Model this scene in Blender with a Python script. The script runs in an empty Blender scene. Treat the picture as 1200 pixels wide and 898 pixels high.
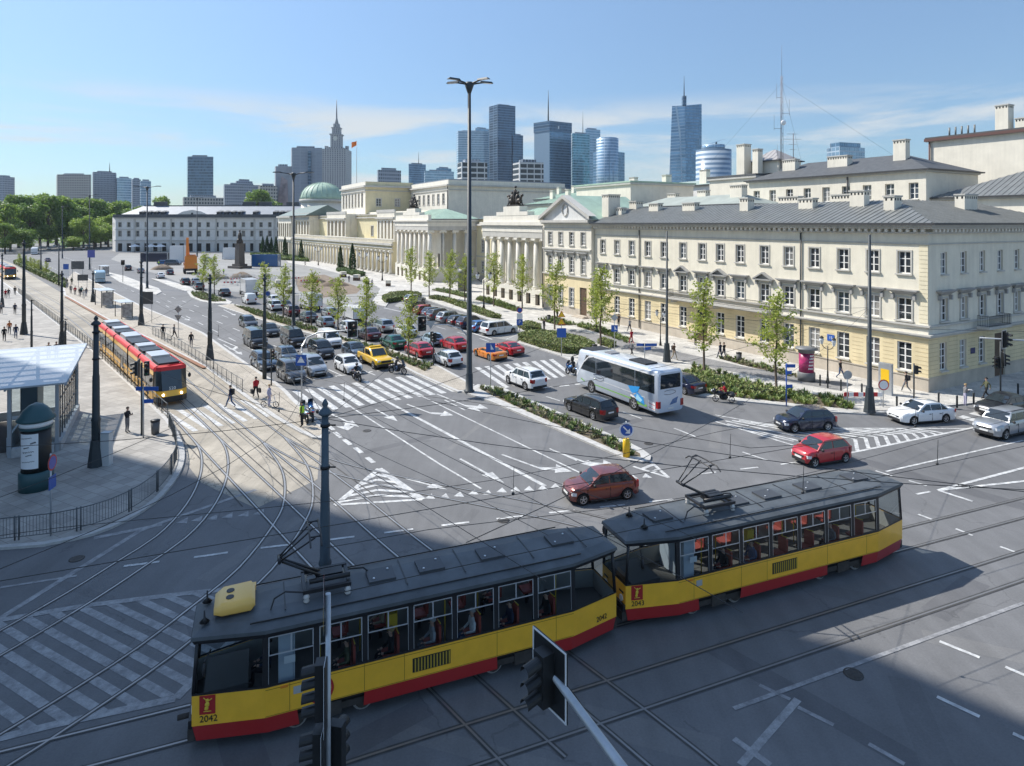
import bpy,math,random
from mathutils import Vector,Matrix
random.seed(7)
R=math.radians
PI=math.pi
scene=bpy.context.scene
COL=scene.collection
F,H,HZ=750.0,14.5,261.0
UP=Vector((0,0,1))
def G(px,py,z=0.0):
 Y=F*(H-z)/(py-HZ)
 return Vector(((px-600.0)*Y/F,Y,z))
def G2(px,py):
 p=G(px,py)
 return(p.x,p.y)
MATS={}
def mat(name,col,rough=0.6,metal=0.0,var=0.0,scale=4.0,bump=0.0,bscale=None,emit=None,spec=None,coat=0.0,detail=5.0,coords='Object'):
 if name in MATS:
  return MATS[name]
 m=bpy.data.materials.new(name)
 m.use_nodes=True
 nt=m.node_tree
 b=nt.nodes['Principled BSDF']
 c=(col[0],col[1],col[2],1)
 b.inputs['Base Color'].default_value=c
 b.inputs['Roughness'].default_value=rough
 b.inputs['Metallic'].default_value=metal
 if spec is not None:
  b.inputs['Specular IOR Level'].default_value=spec
 if coat:
  b.inputs['Coat Weight'].default_value=coat
  b.inputs['Coat Roughness'].default_value=0.06
 if emit:
  b.inputs['Emission Color'].default_value=(emit[0],emit[1],emit[2],1)
  b.inputs['Emission Strength'].default_value=emit[3]
 if var or bump:
  tc=nt.nodes.new('ShaderNodeTexCoord')
  n=nt.nodes.new('ShaderNodeTexNoise')
  n.inputs['Scale'].default_value=scale
  n.inputs['Detail'].default_value=detail
  n.inputs['Roughness'].default_value=0.62
  nt.links.new(tc.outputs[coords],n.inputs['Vector'])
  if var:
   mx=nt.nodes.new('ShaderNodeMix');mx.data_type='RGBA'
   rp=nt.nodes.new('ShaderNodeMapRange')
   rp.inputs['From Min'].default_value=0.3;rp.inputs['From Max'].default_value=0.7
   nt.links.new(n.outputs['Fac'],rp.inputs['Value'])
   nt.links.new(rp.outputs['Result'],mx.inputs['Factor'])
   mx.inputs['A'].default_value=(col[0]*(1-var),col[1]*(1-var),col[2]*(1-var),1)
   mx.inputs['B'].default_value=(min(1,col[0]*(1+var)),min(1,col[1]*(1+var)),min(1,col[2]*(1+var)),1)
   nt.links.new(mx.outputs['Result'],b.inputs['Base Color'])
  if bump:
   n2=n
   if bscale:
    n2=nt.nodes.new('ShaderNodeTexNoise')
    n2.inputs['Scale'].default_value=bscale
    nt.links.new(tc.outputs[coords],n2.inputs['Vector'])
   bp=nt.nodes.new('ShaderNodeBump')
   bp.inputs['Strength'].default_value=bump
   bp.inputs['Distance'].default_value=0.05
   nt.links.new(n2.outputs['Fac'],bp.inputs['Height'])
   nt.links.new(bp.outputs['Normal'],b.inputs['Normal'])
 MATS[name]=m
 return m
def glass_mat(name,tint=(0.8,0.88,0.9),refl=0.12):
 """thin clear glazing: mostly see-through, a share mirrored"""
 if name in MATS:return MATS[name]
 m=bpy.data.materials.new(name);m.use_nodes=True
 nt=m.node_tree;nt.nodes.clear()
 out=nt.nodes.new('ShaderNodeOutputMaterial')
 tr=nt.nodes.new('ShaderNodeBsdfTransparent');tr.inputs[0].default_value=(*tint,1)
 gl=nt.nodes.new('ShaderNodeBsdfGlossy');gl.inputs['Roughness'].default_value=0.02
 fr=nt.nodes.new('ShaderNodeLayerWeight');fr.inputs[0].default_value=0.5
 pw=nt.nodes.new('ShaderNodeMath');pw.operation='POWER';pw.inputs[1].default_value=4.0
 ad=nt.nodes.new('ShaderNodeMath');ad.operation='MULTIPLY_ADD';ad.inputs[1].default_value=0.8;ad.inputs[2].default_value=refl
 mx=nt.nodes.new('ShaderNodeMixShader')
 nt.links.new(fr.outputs['Facing'],pw.inputs[0]);nt.links.new(pw.outputs[0],ad.inputs[0]);nt.links.new(ad.outputs[0],mx.inputs[0])
 nt.links.new(tr.outputs[0],mx.inputs[1]);nt.links.new(gl.outputs[0],mx.inputs[2])
 nt.links.new(mx.outputs[0],out.inputs[0])
 MATS[name]=m
 return m
def curtain_mat(name,glass,frame,fh=3.6,fw=1.5,rough=0.12,band=0.28,metal=0.0,mull=0.12,dark=0.45):
 """curtain wall: floors along Z, bays along the face, panes of slightly different tint"""
 if name in MATS:return MATS[name]
 m=bpy.data.materials.new(name);m.use_nodes=True
 nt=m.node_tree;b=nt.nodes['Principled BSDF'];L=nt.links
 tc=nt.nodes.new('ShaderNodeTexCoord');sp=nt.nodes.new('ShaderNodeSeparateXYZ')
 L.new(tc.outputs['Object'],sp.inputs[0])
 def math_(op,a,bb=None):
  n=nt.nodes.new('ShaderNodeMath');n.operation=op
  for i,x in enumerate((a,bb)):
   if x is None:continue
   if isinstance(x,(int,float)):n.inputs[i].default_value=x
   else:L.new(x,n.inputs[i])
  return n.outputs[0]
 xy=math_('ADD',sp.outputs[0],sp.outputs[1])
 zf=math_('DIVIDE',sp.outputs[2],fh);xf=math_('DIVIDE',xy,fw)
 zfr=math_('FRACT',zf);xfr=math_('FRACT',xf)
 zm=math_('LESS_THAN',zfr,band);xm=math_('LESS_THAN',xfr,mull)
 fac=math_('MAXIMUM',zm,xm)
 cmb=nt.nodes.new('ShaderNodeCombineXYZ')
 L.new(math_('FLOOR',xf),cmb.inputs[0]);L.new(math_('FLOOR',zf),cmb.inputs[1])
 wn=nt.nodes.new('ShaderNodeTexWhiteNoise');L.new(cmb.outputs[0],wn.inputs['Vector'])
 pm=nt.nodes.new('ShaderNodeMix');pm.data_type='RGBA'
 pm.inputs['A'].default_value=(glass[0]*dark,glass[1]*dark,glass[2]*dark,1)
 pm.inputs['B'].default_value=(*glass,1)
 L.new(wn.outputs['Value'],pm.inputs['Factor'])
 mx=nt.nodes.new('ShaderNodeMix');mx.data_type='RGBA'
 L.new(fac,mx.inputs['Factor']);L.new(pm.outputs['Result'],mx.inputs['A'])
 mx.inputs['B'].default_value=(*frame,1)
 L.new(mx.outputs['Result'],b.inputs['Base Color'])
 rr=nt.nodes.new('ShaderNodeMapRange');L.new(fac,rr.inputs['Value'])
 rr.inputs['To Min'].default_value=rough;rr.inputs['To Max'].default_value=0.55
 L.new(rr.outputs['Result'],b.inputs['Roughness'])
 b.inputs['Metallic'].default_value=metal
 MATS[name]=m
 return m
class MB:
 def __init__(s):
  s.v=[];s.f=[];s.mi=[];s.sm=[];s.mats=[];s.cur=0;s.X=None;s.smooth=False
 def use(s,m,smooth=None):
  if m not in s.mats:s.mats.append(m)
  s.cur=s.mats.index(m)
  if smooth is not None:s.smooth=smooth
  return s
 def P(s,p):
  p=Vector((p[0],p[1],p[2]))
  if s.X is not None:p=s.X@p
  s.v.append(p[:]);return len(s.v)-1
 def face(s,idx,smooth=None):
  s.f.append(tuple(idx));s.mi.append(s.cur);s.sm.append(s.smooth if smooth is None else smooth)
 def poly(s,pts,smooth=False):
  s.face([s.P(p)for p in pts],smooth)
 def box(s,x0,x1,y0,y1,z0,z1):
  i=[s.P(p)for p in((x0,y0,z0),(x1,y0,z0),(x1,y1,z0),(x0,y1,z0),(x0,y0,z1),(x1,y0,z1),(x1,y1,z1),(x0,y1,z1))]
  for q in((0,3,2,1),(4,5,6,7),(0,1,5,4),(1,2,6,5),(2,3,7,6),(3,0,4,7)):
   s.face([i[k]for k in q],False)
 def cbox(s,c,d,rz=0.0):
  X0=s.X;T=Matrix.Translation(Vector(c))@Matrix.Rotation(rz,4,'Z')
  s.X=T if X0 is None else X0@T
  s.box(-d[0]/2,d[0]/2,-d[1]/2,d[1]/2,-d[2]/2,d[2]/2)
  s.X=X0
 def frustum(s,r0,z0,r1,z1):
  """r = (x0,x1,y0,y1)"""
  i=[s.P(p)for p in((r0[0],r0[2],z0),(r0[1],r0[2],z0),(r0[1],r0[3],z0),(r0[0],r0[3],z0),(r1[0],r1[2],z1),(r1[1],r1[2],z1),(r1[1],r1[3],z1),(r1[0],r1[3],z1))]
  for q in((0,3,2,1),(4,5,6,7),(0,1,5,4),(1,2,6,5),(2,3,7,6),(3,0,4,7)):
   s.face([i[k]for k in q],False)
 def prism(s,poly,z0,z1,bottom=False):
  a=sum(poly[i][0]*poly[(i+1)%len(poly)][1]-poly[(i+1)%len(poly)][0]*poly[i][1]for i in range(len(poly)))
  if a<0:poly=list(reversed(poly))
  n=len(poly)
  b=[s.P((p[0],p[1],z0))for p in poly];t=[s.P((p[0],p[1],z1))for p in poly]
  s.face(t,False)
  if bottom:s.face(list(reversed(b)),False)
  for i in range(n):
   j=(i+1)%n
   s.face((b[i],b[j],t[j],t[i]),False)
 def tube(s,p0,p1,r0,r1=None,n=8,caps=True,smooth=True):
  r1=r0 if r1 is None else r1
  p0=Vector(p0);p1=Vector(p1);d=(p1-p0)
  if d.length<1e-6:return
  d.normalize()
  a=d.orthogonal().normalized();b=d.cross(a)
  A=[];B=[]
  for k in range(n):
   t=2*PI*k/n;o=a*math.cos(t)+b*math.sin(t)
   A.append(s.P(p0+o*r0));B.append(s.P(p1+o*r1))
  for k in range(n):
   j=(k+1)%n
   s.face((A[k],A[j],B[j],B[k]),smooth)
  if caps:
   s.face(list(reversed(A)),False);s.face(B,False)
 def path(s,pts,r,n=6):
  pts=[Vector(p)for p in pts]
  rings=[]
  for i,p in enumerate(pts):
   d=(pts[min(i+1,len(pts)-1)]-pts[max(i-1,0)]).normalized()
   ref=UP if abs(d.z)<0.95 else Vector((1,0,0))
   a=d.cross(ref).normalized();b=d.cross(a)
   rr=r[i]if isinstance(r,(list,tuple))else r
   rings.append([s.P(p+(a*math.cos(2*PI*k/n)+b*math.sin(2*PI*k/n))*rr)for k in range(n)])
  for A,B in zip(rings,rings[1:]):
   for k in range(n):
    j=(k+1)%n
    s.face((A[k],A[j],B[j],B[k]),True)
  s.face(rings[0],False);s.face(list(reversed(rings[-1])),False)
 def lathe(s,prof,n=16,c=(0,0),smooth=True):
  rings=[]
  for r,z in prof:
   rings.append([s.P((c[0]+r*math.cos(2*PI*k/n),c[1]+r*math.sin(2*PI*k/n),z))for k in range(n)])
  for A,B in zip(rings,rings[1:]):
   for k in range(n):
    j=(k+1)%n
    s.face((A[k],A[j],B[j],B[k]),smooth)
  s.face(list(reversed(rings[0])),False);s.face(rings[-1],False)
 def ball(s,c,r,n=8,m=6,sx=1,sy=1,sz=1):
  rings=[]
  top=s.P((c[0],c[1],c[2]+r*sz));bot=s.P((c[0],c[1],c[2]-r*sz))
  for i in range(1,m):
   t=PI*i/m
   rings.append([s.P((c[0]+r*sx*math.sin(t)*math.cos(2*PI*k/n),c[1]+r*sy*math.sin(t)*math.sin(2*PI*k/n),c[2]+r*sz*math.cos(t)))for k in range(n)])
  for k in range(n):
   j=(k+1)%n
   s.face((top,rings[0][k],rings[0][j]),True);s.face((bot,rings[-1][j],rings[-1][k]),True)
  for A,B in zip(rings,rings[1:]):
   for k in range(n):
    j=(k+1)%n
    s.face((A[k],B[k],B[j],A[j]),True)
 def mesh(s,name):
  me=bpy.data.meshes.new(name)
  me.from_pydata(s.v,[],s.f)
  for m in s.mats:me.materials.append(m)
  me.polygons.foreach_set('material_index',s.mi)
  me.polygons.foreach_set('use_smooth',s.sm)
  me.update()
  return me
 def build(s,name,parent=None,loc=None,rz=0.0,sharp=None):
  me=s.mesh(name)
  if sharp is not None:me.set_sharp_from_angle(angle=R(sharp))
  return ob(me,name,parent,loc,rz)
def ob(me,name,parent=None,loc=None,rz=0.0):
 o=bpy.data.objects.new(name,me)
 COL.objects.link(o)
 if parent is not None:o.parent=parent
 if loc is not None:o.location=loc
 if rz:o.rotation_euler=(0,0,rz)
 return o
def tag(o,label=None,cat=None,group=None,kind=None):
 if label:o['label']=label
 if cat:o['category']=cat
 if group:o['group']=group
 if kind:o['kind']=kind
 return o
def thing(name,label,cat,loc=(0,0,0),rz=0.0,group=None):
 o=bpy.data.objects.new(name,None);COL.objects.link(o)
 o.empty_display_size=0.3
 o.location=loc;o.rotation_euler=(0,0,rz)
 return tag(o,label,cat,group)
KIDS={}
def dup(root,loc,rz=0.0,label=None,group=None,scale=None):
 r=root.copy();COL.objects.link(r);r.location=loc;r.rotation_euler=(0,0,rz)
 if label:r['label']=label
 if group:r['group']=group
 if scale:r.scale=(scale,)*3 if isinstance(scale,(int,float))else scale
 for ch in list(root.children):
  c=ch.copy();COL.objects.link(c);c.parent=r
  for g in list(ch.children):
   d=g.copy();COL.objects.link(d);d.parent=c
 return r
def drop(root):
 for o in list(root.children_recursive)+[root]:
  bpy.data.objects.remove(o,do_unlink=True)
def setmat(o,i,m):
 o.material_slots[i].link='OBJECT'
 o.material_slots[i].material=m
def text_mesh(body,size=1.0,ext=0.002,align='CENTER',bold=False):
 cu=bpy.data.curves.new('lettering','FONT')
 cu.body=body;cu.size=size;cu.extrude=ext;cu.align_x=align;cu.align_y='CENTER'
 if bold:cu.offset=size*0.015
 cu.resolution_u=3
 o=bpy.data.objects.new('lettering',cu);COL.objects.link(o)
 dg=bpy.context.evaluated_depsgraph_get();dg.update()
 me=bpy.data.meshes.new_from_object(o.evaluated_get(dg))
 bpy.data.objects.remove(o,do_unlink=True)
 return me
def put_text(body,size,material,parent,loc,rot,name='lettering',ext=0.004,bold=False):
 me=text_mesh(body,size,ext,bold=bold)
 me.materials.clear();me.materials.append(material)
 o=ob(me,name,parent,loc);o.rotation_euler=rot
 return o
def smooth_curve(pts,step=1.0):
 """Catmull-Rom through 2D/3D points, resampled"""
 P=[Vector((p[0],p[1],p[2]if len(p)>2 else 0))for p in pts]
 out=[]
 for i in range(len(P)-1):
  p0=P[max(i-1,0)];p1=P[i];p2=P[i+1];p3=P[min(i+2,len(P)-1)]
  n=max(2,int((p2-p1).length/step))
  for k in range(n):
   t=k/n
   out.append(0.5*((2*p1)+(p2-p0)*t+(2*p0-5*p1+4*p2-p3)*t*t+(3*p1-p0-3*p2+p3)*t*t*t))
 out.append(P[-1])
 return out
cam=bpy.data.cameras.new('camera');camo=bpy.data.objects.new('camera',cam);COL.objects.link(camo)
camo.location=(0,0,H);camo.rotation_euler=(R(90),0,0)
cam.sensor_width=36.0;cam.lens=36.0*F/1200.0
cam.shift_y=-(449.0-HZ)/1200.0
cam.clip_start=0.3;cam.clip_end=20000
scene.camera=camo
SUN_EL=R(47.5)
SUN_XY=Vector((-0.905,0.425)).normalized()
sd=Vector((SUN_XY.x*math.cos(SUN_EL),SUN_XY.y*math.cos(SUN_EL),math.sin(SUN_EL)))
sl=bpy.data.lights.new('sun','SUN');sl.energy=4.2;sl.angle=R(0.53);sl.color=(1.0,0.955,0.88)
so=bpy.data.objects.new('sun',sl);COL.objects.link(so)
so.rotation_euler=sd.to_track_quat('Z','Y').to_euler();so.location=(-60,40,120)
w=bpy.data.worlds.new('World');scene.world=w;w.use_nodes=True
nt=w.node_tree;nt.nodes.clear()
wo=nt.nodes.new('ShaderNodeOutputWorld');bg=nt.nodes.new('ShaderNodeBackground')
sky=nt.nodes.new('ShaderNodeTexSky');sky.sky_type='NISHITA';sky.sun_disc=False
sky.sun_elevation=SUN_EL;sky.sun_rotation=math.atan2(SUN_XY.x,SUN_XY.y)
sky.altitude=100;sky.air_density=1.0;sky.dust_density=0.3;sky.ozone_density=1.6
tc=nt.nodes.new('ShaderNodeTexCoord')
mp=nt.nodes.new('ShaderNodeMapping');mp.inputs['Scale'].default_value=(2.6,2.6,17.0);mp.inputs['Location'].default_value=(7.7,4.1,0.3)
nt.links.new(tc.outputs['Generated'],mp.inputs['Vector'])
nz=nt.nodes.new('ShaderNodeTexNoise');nz.inputs['Scale'].default_value=1.15;nz.inputs['Detail'].default_value=9;nz.inputs['Roughness'].default_value=0.6;nz.inputs['Distortion'].default_value=0.35
nt.links.new(mp.outputs[0],nz.inputs['Vector'])
cr=nt.nodes.new('ShaderNodeMapRange');cr.inputs['From Min'].default_value=0.45;cr.inputs['From Max'].default_value=0.68;cr.interpolation_type='SMOOTHSTEP'
nt.links.new(nz.outputs['Fac'],cr.inputs['Value'])
sx=nt.nodes.new('ShaderNodeSeparateXYZ');nt.links.new(tc.outputs['Generated'],sx.inputs[0])
b1=nt.nodes.new('ShaderNodeMapRange');b1.inputs['From Min'].default_value=0.20;b1.inputs['From Max'].default_value=0.145;b1.interpolation_type='SMOOTHSTEP'
nt.links.new(sx.outputs[2],b1.inputs['Value'])
mu=nt.nodes.new('ShaderNodeMath');mu.operation='MULTIPLY'
nt.links.new(cr.outputs[0],mu.inputs[0]);nt.links.new(b1.outputs[0],mu.inputs[1])
mu2=nt.nodes.new('ShaderNodeMath');mu2.operation='MULTIPLY';mu2.inputs[1].default_value=0.92
nt.links.new(mu.outputs[0],mu2.inputs[0])
mxs=nt.nodes.new('ShaderNodeMix');mxs.data_type='RGBA'
mxs.inputs['B'].default_value=(3.3,3.5,3.6,1)
nt.links.new(mu2.outputs[0],mxs.inputs['Factor'])
tn=nt.nodes.new('ShaderNodeValToRGB');nt.links.new(sx.outputs[2],tn.inputs[0]);el_=tn.color_ramp.elements
for p_,c_ in((0.0,(.315,.40,.48)),(.06,(.29,.37,.42)),(.14,(.21,.345,.36)),(.33,(.195,.345,.335)),(.55,(1.2,1.2,1.1)),(1.0,(1.45,1.38,1.25))):
 e_=el_[0]if p_==0 else el_[1]if p_==1 else el_.new(p_);e_.position=p_;e_.color=(*c_,1)
tm=nt.nodes.new('ShaderNodeMix');tm.data_type='RGBA';tm.blend_type='MULTIPLY';tm.inputs['Factor'].default_value=1.0
nt.links.new(sky.outputs[0],tm.inputs['A']);nt.links.new(tn.outputs['Color'],tm.inputs['B'])
nt.links.new(tm.outputs['Result'],mxs.inputs['A']);nt.links.new(mxs.outputs['Result'],bg.inputs['Color'])
bg.inputs['Strength'].default_value=0.15
nt.links.new(bg.outputs[0],wo.inputs['Surface'])
vs=scene.view_settings
scene.display_settings.display_device='sRGB'
vs.view_transform='Standard';vs.look='None';vs.gamma=1.0;vs.use_curve_mapping=False
vs.exposure=0.58
cy=scene.cycles
cy.max_bounces=6;cy.diffuse_bounces=3;cy.glossy_bounces=3;cy.transparent_max_bounces=12;cy.transmission_bounces=3;cy.volume_bounces=0
cy.use_denoising=True
try:cy.denoiser='OPENIMAGEDENOISE'
except Exception:pass
cy.sample_clamp_indirect=6.0
def asphalt(name,base,patch=0.21,grain=0.14,crack=0.35,cscale=0.16):
 if name in MATS:return MATS[name]
 m=bpy.data.materials.new(name);m.use_nodes=True
 nt=m.node_tree;b=nt.nodes['Principled BSDF'];L=nt.links
 tc=nt.nodes.new('ShaderNodeTexCoord')
 def noise(sc,det,rough=0.6,vec=None):
  n=nt.nodes.new('ShaderNodeTexNoise');n.inputs['Scale'].default_value=sc;n.inputs['Detail'].default_value=det
  n.inputs['Roughness'].default_value=rough
  L.new(vec or tc.outputs['Object'],n.inputs['Vector']);return n.outputs['Fac']
 def mathn(op,a,c,clamp=False):
  n=nt.nodes.new('ShaderNodeMath');n.operation=op;n.use_clamp=clamp
  for i,x in enumerate((a,c)):
   if isinstance(x,(int,float)):n.inputs[i].default_value=x
   else:L.new(x,n.inputs[i])
  return n.outputs[0]
 big=noise(0.09,6,0.65);mid=noise(0.8,5);fine=noise(14,4,0.7)
 mpp=nt.nodes.new('ShaderNodeMapping');mpp.inputs['Rotation'].default_value=(0,0,R(-34));mpp.inputs['Scale'].default_value=(1.1,0.07,1)
 L.new(tc.outputs['Object'],mpp.inputs[0]);streak=noise(1.2,4,0.6,mpp.outputs[0])
 v=mathn('ADD',mathn('MULTIPLY',mathn('SUBTRACT',big,0.5),patch*4),1.0)
 v=mathn('MULTIPLY',v,mathn('ADD',mathn('MULTIPLY',mathn('SUBTRACT',mid,0.5),patch*1.4),1.0))
 v=mathn('MULTIPLY',v,mathn('ADD',mathn('MULTIPLY',mathn('SUBTRACT',fine,0.5),grain*4),1.0))
 v=mathn('MULTIPLY',v,mathn('ADD',mathn('MULTIPLY',mathn('SUBTRACT',streak,0.5),patch*2.2),1.0))
 if crack:
  vo=nt.nodes.new('ShaderNodeTexVoronoi');vo.feature='DISTANCE_TO_EDGE';vo.inputs['Scale'].default_value=cscale
  wv=nt.nodes.new('ShaderNodeTexNoise');wv.inputs['Scale'].default_value=0.6;wv.inputs['Detail'].default_value=5
  L.new(tc.outputs['Object'],wv.inputs['Vector'])
  av=nt.nodes.new('ShaderNodeVectorMath');av.operation='ADD'
  sv=nt.nodes.new('ShaderNodeVectorMath');sv.operation='SCALE';sv.inputs['Scale'].default_value=2.2
  L.new(wv.outputs['Color'],sv.inputs[0]);L.new(sv.outputs[0],av.inputs[0]);L.new(tc.outputs['Object'],av.inputs[1])
  L.new(av.outputs[0],vo.inputs['Vector'])
  ck=mathn('LESS_THAN',vo.outputs['Distance'],0.006)
  ck=mathn('MULTIPLY',ck,mathn('GREATER_THAN',big,0.5))
  v=mathn('MULTIPLY',v,mathn('SUBTRACT',1.0,mathn('MULTIPLY',ck,crack*0.5)))
 mx=nt.nodes.new('ShaderNodeVectorMath');mx.operation='SCALE';mx.inputs[0].default_value=base
 L.new(v,mx.inputs['Scale']);L.new(mx.outputs[0],b.inputs['Base Color'])
 b.inputs['Roughness'].default_value=0.75;b.inputs['Specular IOR Level'].default_value=0.35
 bp=nt.nodes.new('ShaderNodeBump');bp.inputs['Strength'].default_value=0.25;bp.inputs['Distance'].default_value=0.02
 L.new(fine,bp.inputs['Height']);L.new(bp.outputs[0],b.inputs['Normal'])
 MATS[name]=m;return m
def paving_mat(name,base,sx,sy,rot=0.0,joint=0.03,dark=0.62,var=0.14):
 if name in MATS:return MATS[name]
 m=bpy.data.materials.new(name);m.use_nodes=True
 nt=m.node_tree;b=nt.nodes['Principled BSDF'];L=nt.links
 tc=nt.nodes.new('ShaderNodeTexCoord');mp=nt.nodes.new('ShaderNodeMapping');mp.inputs['Rotation'].default_value=(0,0,rot)
 L.new(tc.outputs['Object'],mp.inputs[0])
 br=nt.nodes.new('ShaderNodeTexBrick');br.inputs['Scale'].default_value=1.0
 br.inputs['Brick Width'].default_value=sx;br.inputs['Row Height'].default_value=sy
 br.inputs['Mortar Size'].default_value=joint;br.inputs['Bias'].default_value=0.0
 br.inputs['Color1'].default_value=(base[0]*(1-var),base[1]*(1-var),base[2]*(1-var),1)
 br.inputs['Color2'].default_value=(base[0]*(1+var),base[1]*(1+var),base[2]*(1+var),1)
 br.inputs['Mortar'].default_value=(base[0]*dark,base[1]*dark,base[2]*dark,1)
 L.new(mp.outputs[0],br.inputs['Vector'])
 n=nt.nodes.new('ShaderNodeTexNoise');n.inputs['Scale'].default_value=0.35;n.inputs['Detail'].default_value=7;n.inputs['Roughness'].default_value=0.68
 L.new(tc.outputs['Object'],n.inputs['Vector'])
 rp=nt.nodes.new('ShaderNodeMapRange');rp.inputs['From Min'].default_value=0.25;rp.inputs['From Max'].default_value=0.75
 rp.inputs['To Min'].default_value=0.72;rp.inputs['To Max'].default_value=1.2
 L.new(n.outputs['Fac'],rp.inputs['Value'])
 mx=nt.nodes.new('ShaderNodeVectorMath');mx.operation='SCALE'
 L.new(br.outputs['Color'],mx.inputs[0]);L.new(rp.outputs[0],mx.inputs['Scale'])
 L.new(mx.outputs[0],b.inputs['Base Color']);b.inputs['Roughness'].default_value=0.8
 MATS[name]=m;return m
def worn_paint(name,col,wear=0.45):
 """road paint: worn through to asphalt grey in flecks"""
 if name in MATS:return MATS[name]
 m=bpy.data.materials.new(name);m.use_nodes=True
 nt=m.node_tree;b=nt.nodes['Principled BSDF'];L=nt.links
 tc=nt.nodes.new('ShaderNodeTexCoord')
 n=nt.nodes.new('ShaderNodeTexNoise');n.inputs['Scale'].default_value=2.2;n.inputs['Detail'].default_value=8;n.inputs['Roughness'].default_value=0.75
 L.new(tc.outputs['Object'],n.inputs['Vector'])
 rp=nt.nodes.new('ShaderNodeMapRange');rp.inputs['From Min'].default_value=0.5-0.12;rp.inputs['From Max'].default_value=0.5+0.16
 rp.inputs['To Min'].default_value=wear;rp.inputs['To Max'].default_value=0.0
 L.new(n.outputs['Fac'],rp.inputs['Value'])
 mx=nt.nodes.new('ShaderNodeMix');mx.data_type='RGBA'
 L.new(rp.outputs[0],mx.inputs['Factor']);mx.inputs['A'].default_value=(*col,1);mx.inputs['B'].default_value=(0.16,0.16,0.165,1)
 L.new(mx.outputs['Result'],b.inputs['Base Color']);b.inputs['Roughness'].default_value=0.6
 MATS[name]=m;return m
ASPH=asphalt('asphalt',(0.152,0.152,0.154))
ASPH2=asphalt('asphalt_light',(0.27,0.265,0.25),patch=0.2)
CONC=asphalt('track_concrete',(0.335,0.30,0.245),patch=0.36,grain=0.12,crack=1.0,cscale=0.42)
PAVE=paving_mat('pavement_slabs',(0.35,0.33,0.30),0.7,0.7,rot=R(28),joint=0.015)
PAVE2=paving_mat('pavement_pale',(0.50,0.48,0.44),0.9,0.6,rot=R(29),joint=0.012)
SETT=paving_mat('setts_grey',(0.26,0.255,0.25),0.22,0.16,rot=R(29),joint=0.02)
TAN=paving_mat('tan_blocks',(0.42,0.375,0.31),0.25,0.14,rot=R(29),joint=0.012)
KERB=mat('kerb_granite',(0.46,0.45,0.43),0.7,var=0.18,scale=3)
WHITE=worn_paint('road_paint',(0.70,0.70,0.68),0.7)
FADED=worn_paint('faded_paint',(0.37,0.37,0.37),0.95)
SOIL=mat('soil',(0.13,0.105,0.07),0.95,var=0.4,scale=3,bump=0.6)
DIRT=mat('dug_earth',(0.20,0.155,0.115),0.95,var=0.35,scale=0.8,bump=0.8,bscale=3)
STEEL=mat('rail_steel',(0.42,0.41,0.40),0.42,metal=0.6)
STEEL_NOGLINT=mat('rail_steel_no_glint',(0.30,0.29,0.28),0.4,metal=0.6)  # same rail steel; the weaker glint of these tracks is painted in as darker colour
GROOVE=mat('rail_groove',(0.07,0.068,0.065),0.8,var=0.3,scale=2)
GRND=asphalt('ground_grey',(0.2,0.2,0.18))
LAWN=mat('lawn',(0.10,0.17,0.045),0.9,var=0.35,scale=0.7)
def signed_area(p):
 return 0.5*sum(p[i][0]*p[(i+1)%len(p)][1]-p[(i+1)%len(p)][0]*p[i][1]for i in range(len(p)))
def inset(p,d):
 p=[Vector((q[0],q[1]))for q in p]
 if signed_area(p)<0:p.reverse()
 out=[];n=len(p)
 for i in range(n):
  a=(p[i]-p[i-1]);c=(p[(i+1)%n]-p[i])
  if a.length<1e-6 or c.length<1e-6:out.append(p[i]);continue
  a.normalize();c.normalize()
  na=Vector((-a.y,a.x));nc=Vector((-c.y,c.x))
  k=na+nc
  k=na if k.length<0.3 else k.normalized()/max(0.45,k.normalized().dot(na))
  out.append(p[i]+k*d)
 return[(q.x,q.y)for q in out]
def inside(p,x,y):
 c=False;n=len(p)
 for i in range(n):
  x0,y0=p[i][0],p[i][1];x1,y1=p[i-1][0],p[i-1][1]
  if(y0>y)!=(y1>y)and x<(x1-x0)*(y-y0)/(y1-y0)+x0:c=not c
 return c
def structure(mb,name):
 return tag(mb.build(name),kind='structure')
def sheet(name,pts,z,m):
 b=MB().use(m)
 if signed_area(pts)<0:pts=list(reversed(pts))
 b.poly([(p[0],p[1],z)for p in pts]);return structure(b,name)
def GP(pix):return[G2(*p)for p in pix]
def curve2(pix,step=1.0):
 return[(p.x,p.y)for p in smooth_curve(GP(pix),step)]
def pavement(name,poly,m,kerb=0.28,h=0.12):
 b=MB().use(KERB);b.prism(poly,-0.02,h)
 b.use(m);b.prism(inset(poly,kerb),h-0.01,h+0.008)
 return structure(b,name)
PATCHM=[asphalt('asphalt_patch_dark',(0.122,0.122,0.126)),asphalt('asphalt_patch_pale',(0.172,0.17,0.168)),asphalt('asphalt_patch',(0.138,0.138,0.14))]
b=MB().use(GRND);b.poly([(-9000,-300,-0.03),(9000,-300,-0.03),(9000,12000,-0.03),(-9000,12000,-0.03)]);structure(b,'ground')
sheet('road',[(-160,2),(110,2),(110,60),(40,120),(-40,230),(-130,420),(-330,420),(-260,200)],0.0,ASPH)
fence_left=[(199,494),(180,476),(159,456),(133,432),(107,409),(71,382),(48,364),(21,343),(4,331)]
corner_left=[(-420,672),(0,645),(60,639),(110,628),(150,611),(183,590),(204,567),(215,546),(216,527),(209,509)]
lp=curve2(corner_left,0.8)+GP(fence_left)+GP([(-10,318),(-300,318)])+[(-150,60)]
pavement('pavement',lp,PAVE,kerb=0.3)
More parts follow.
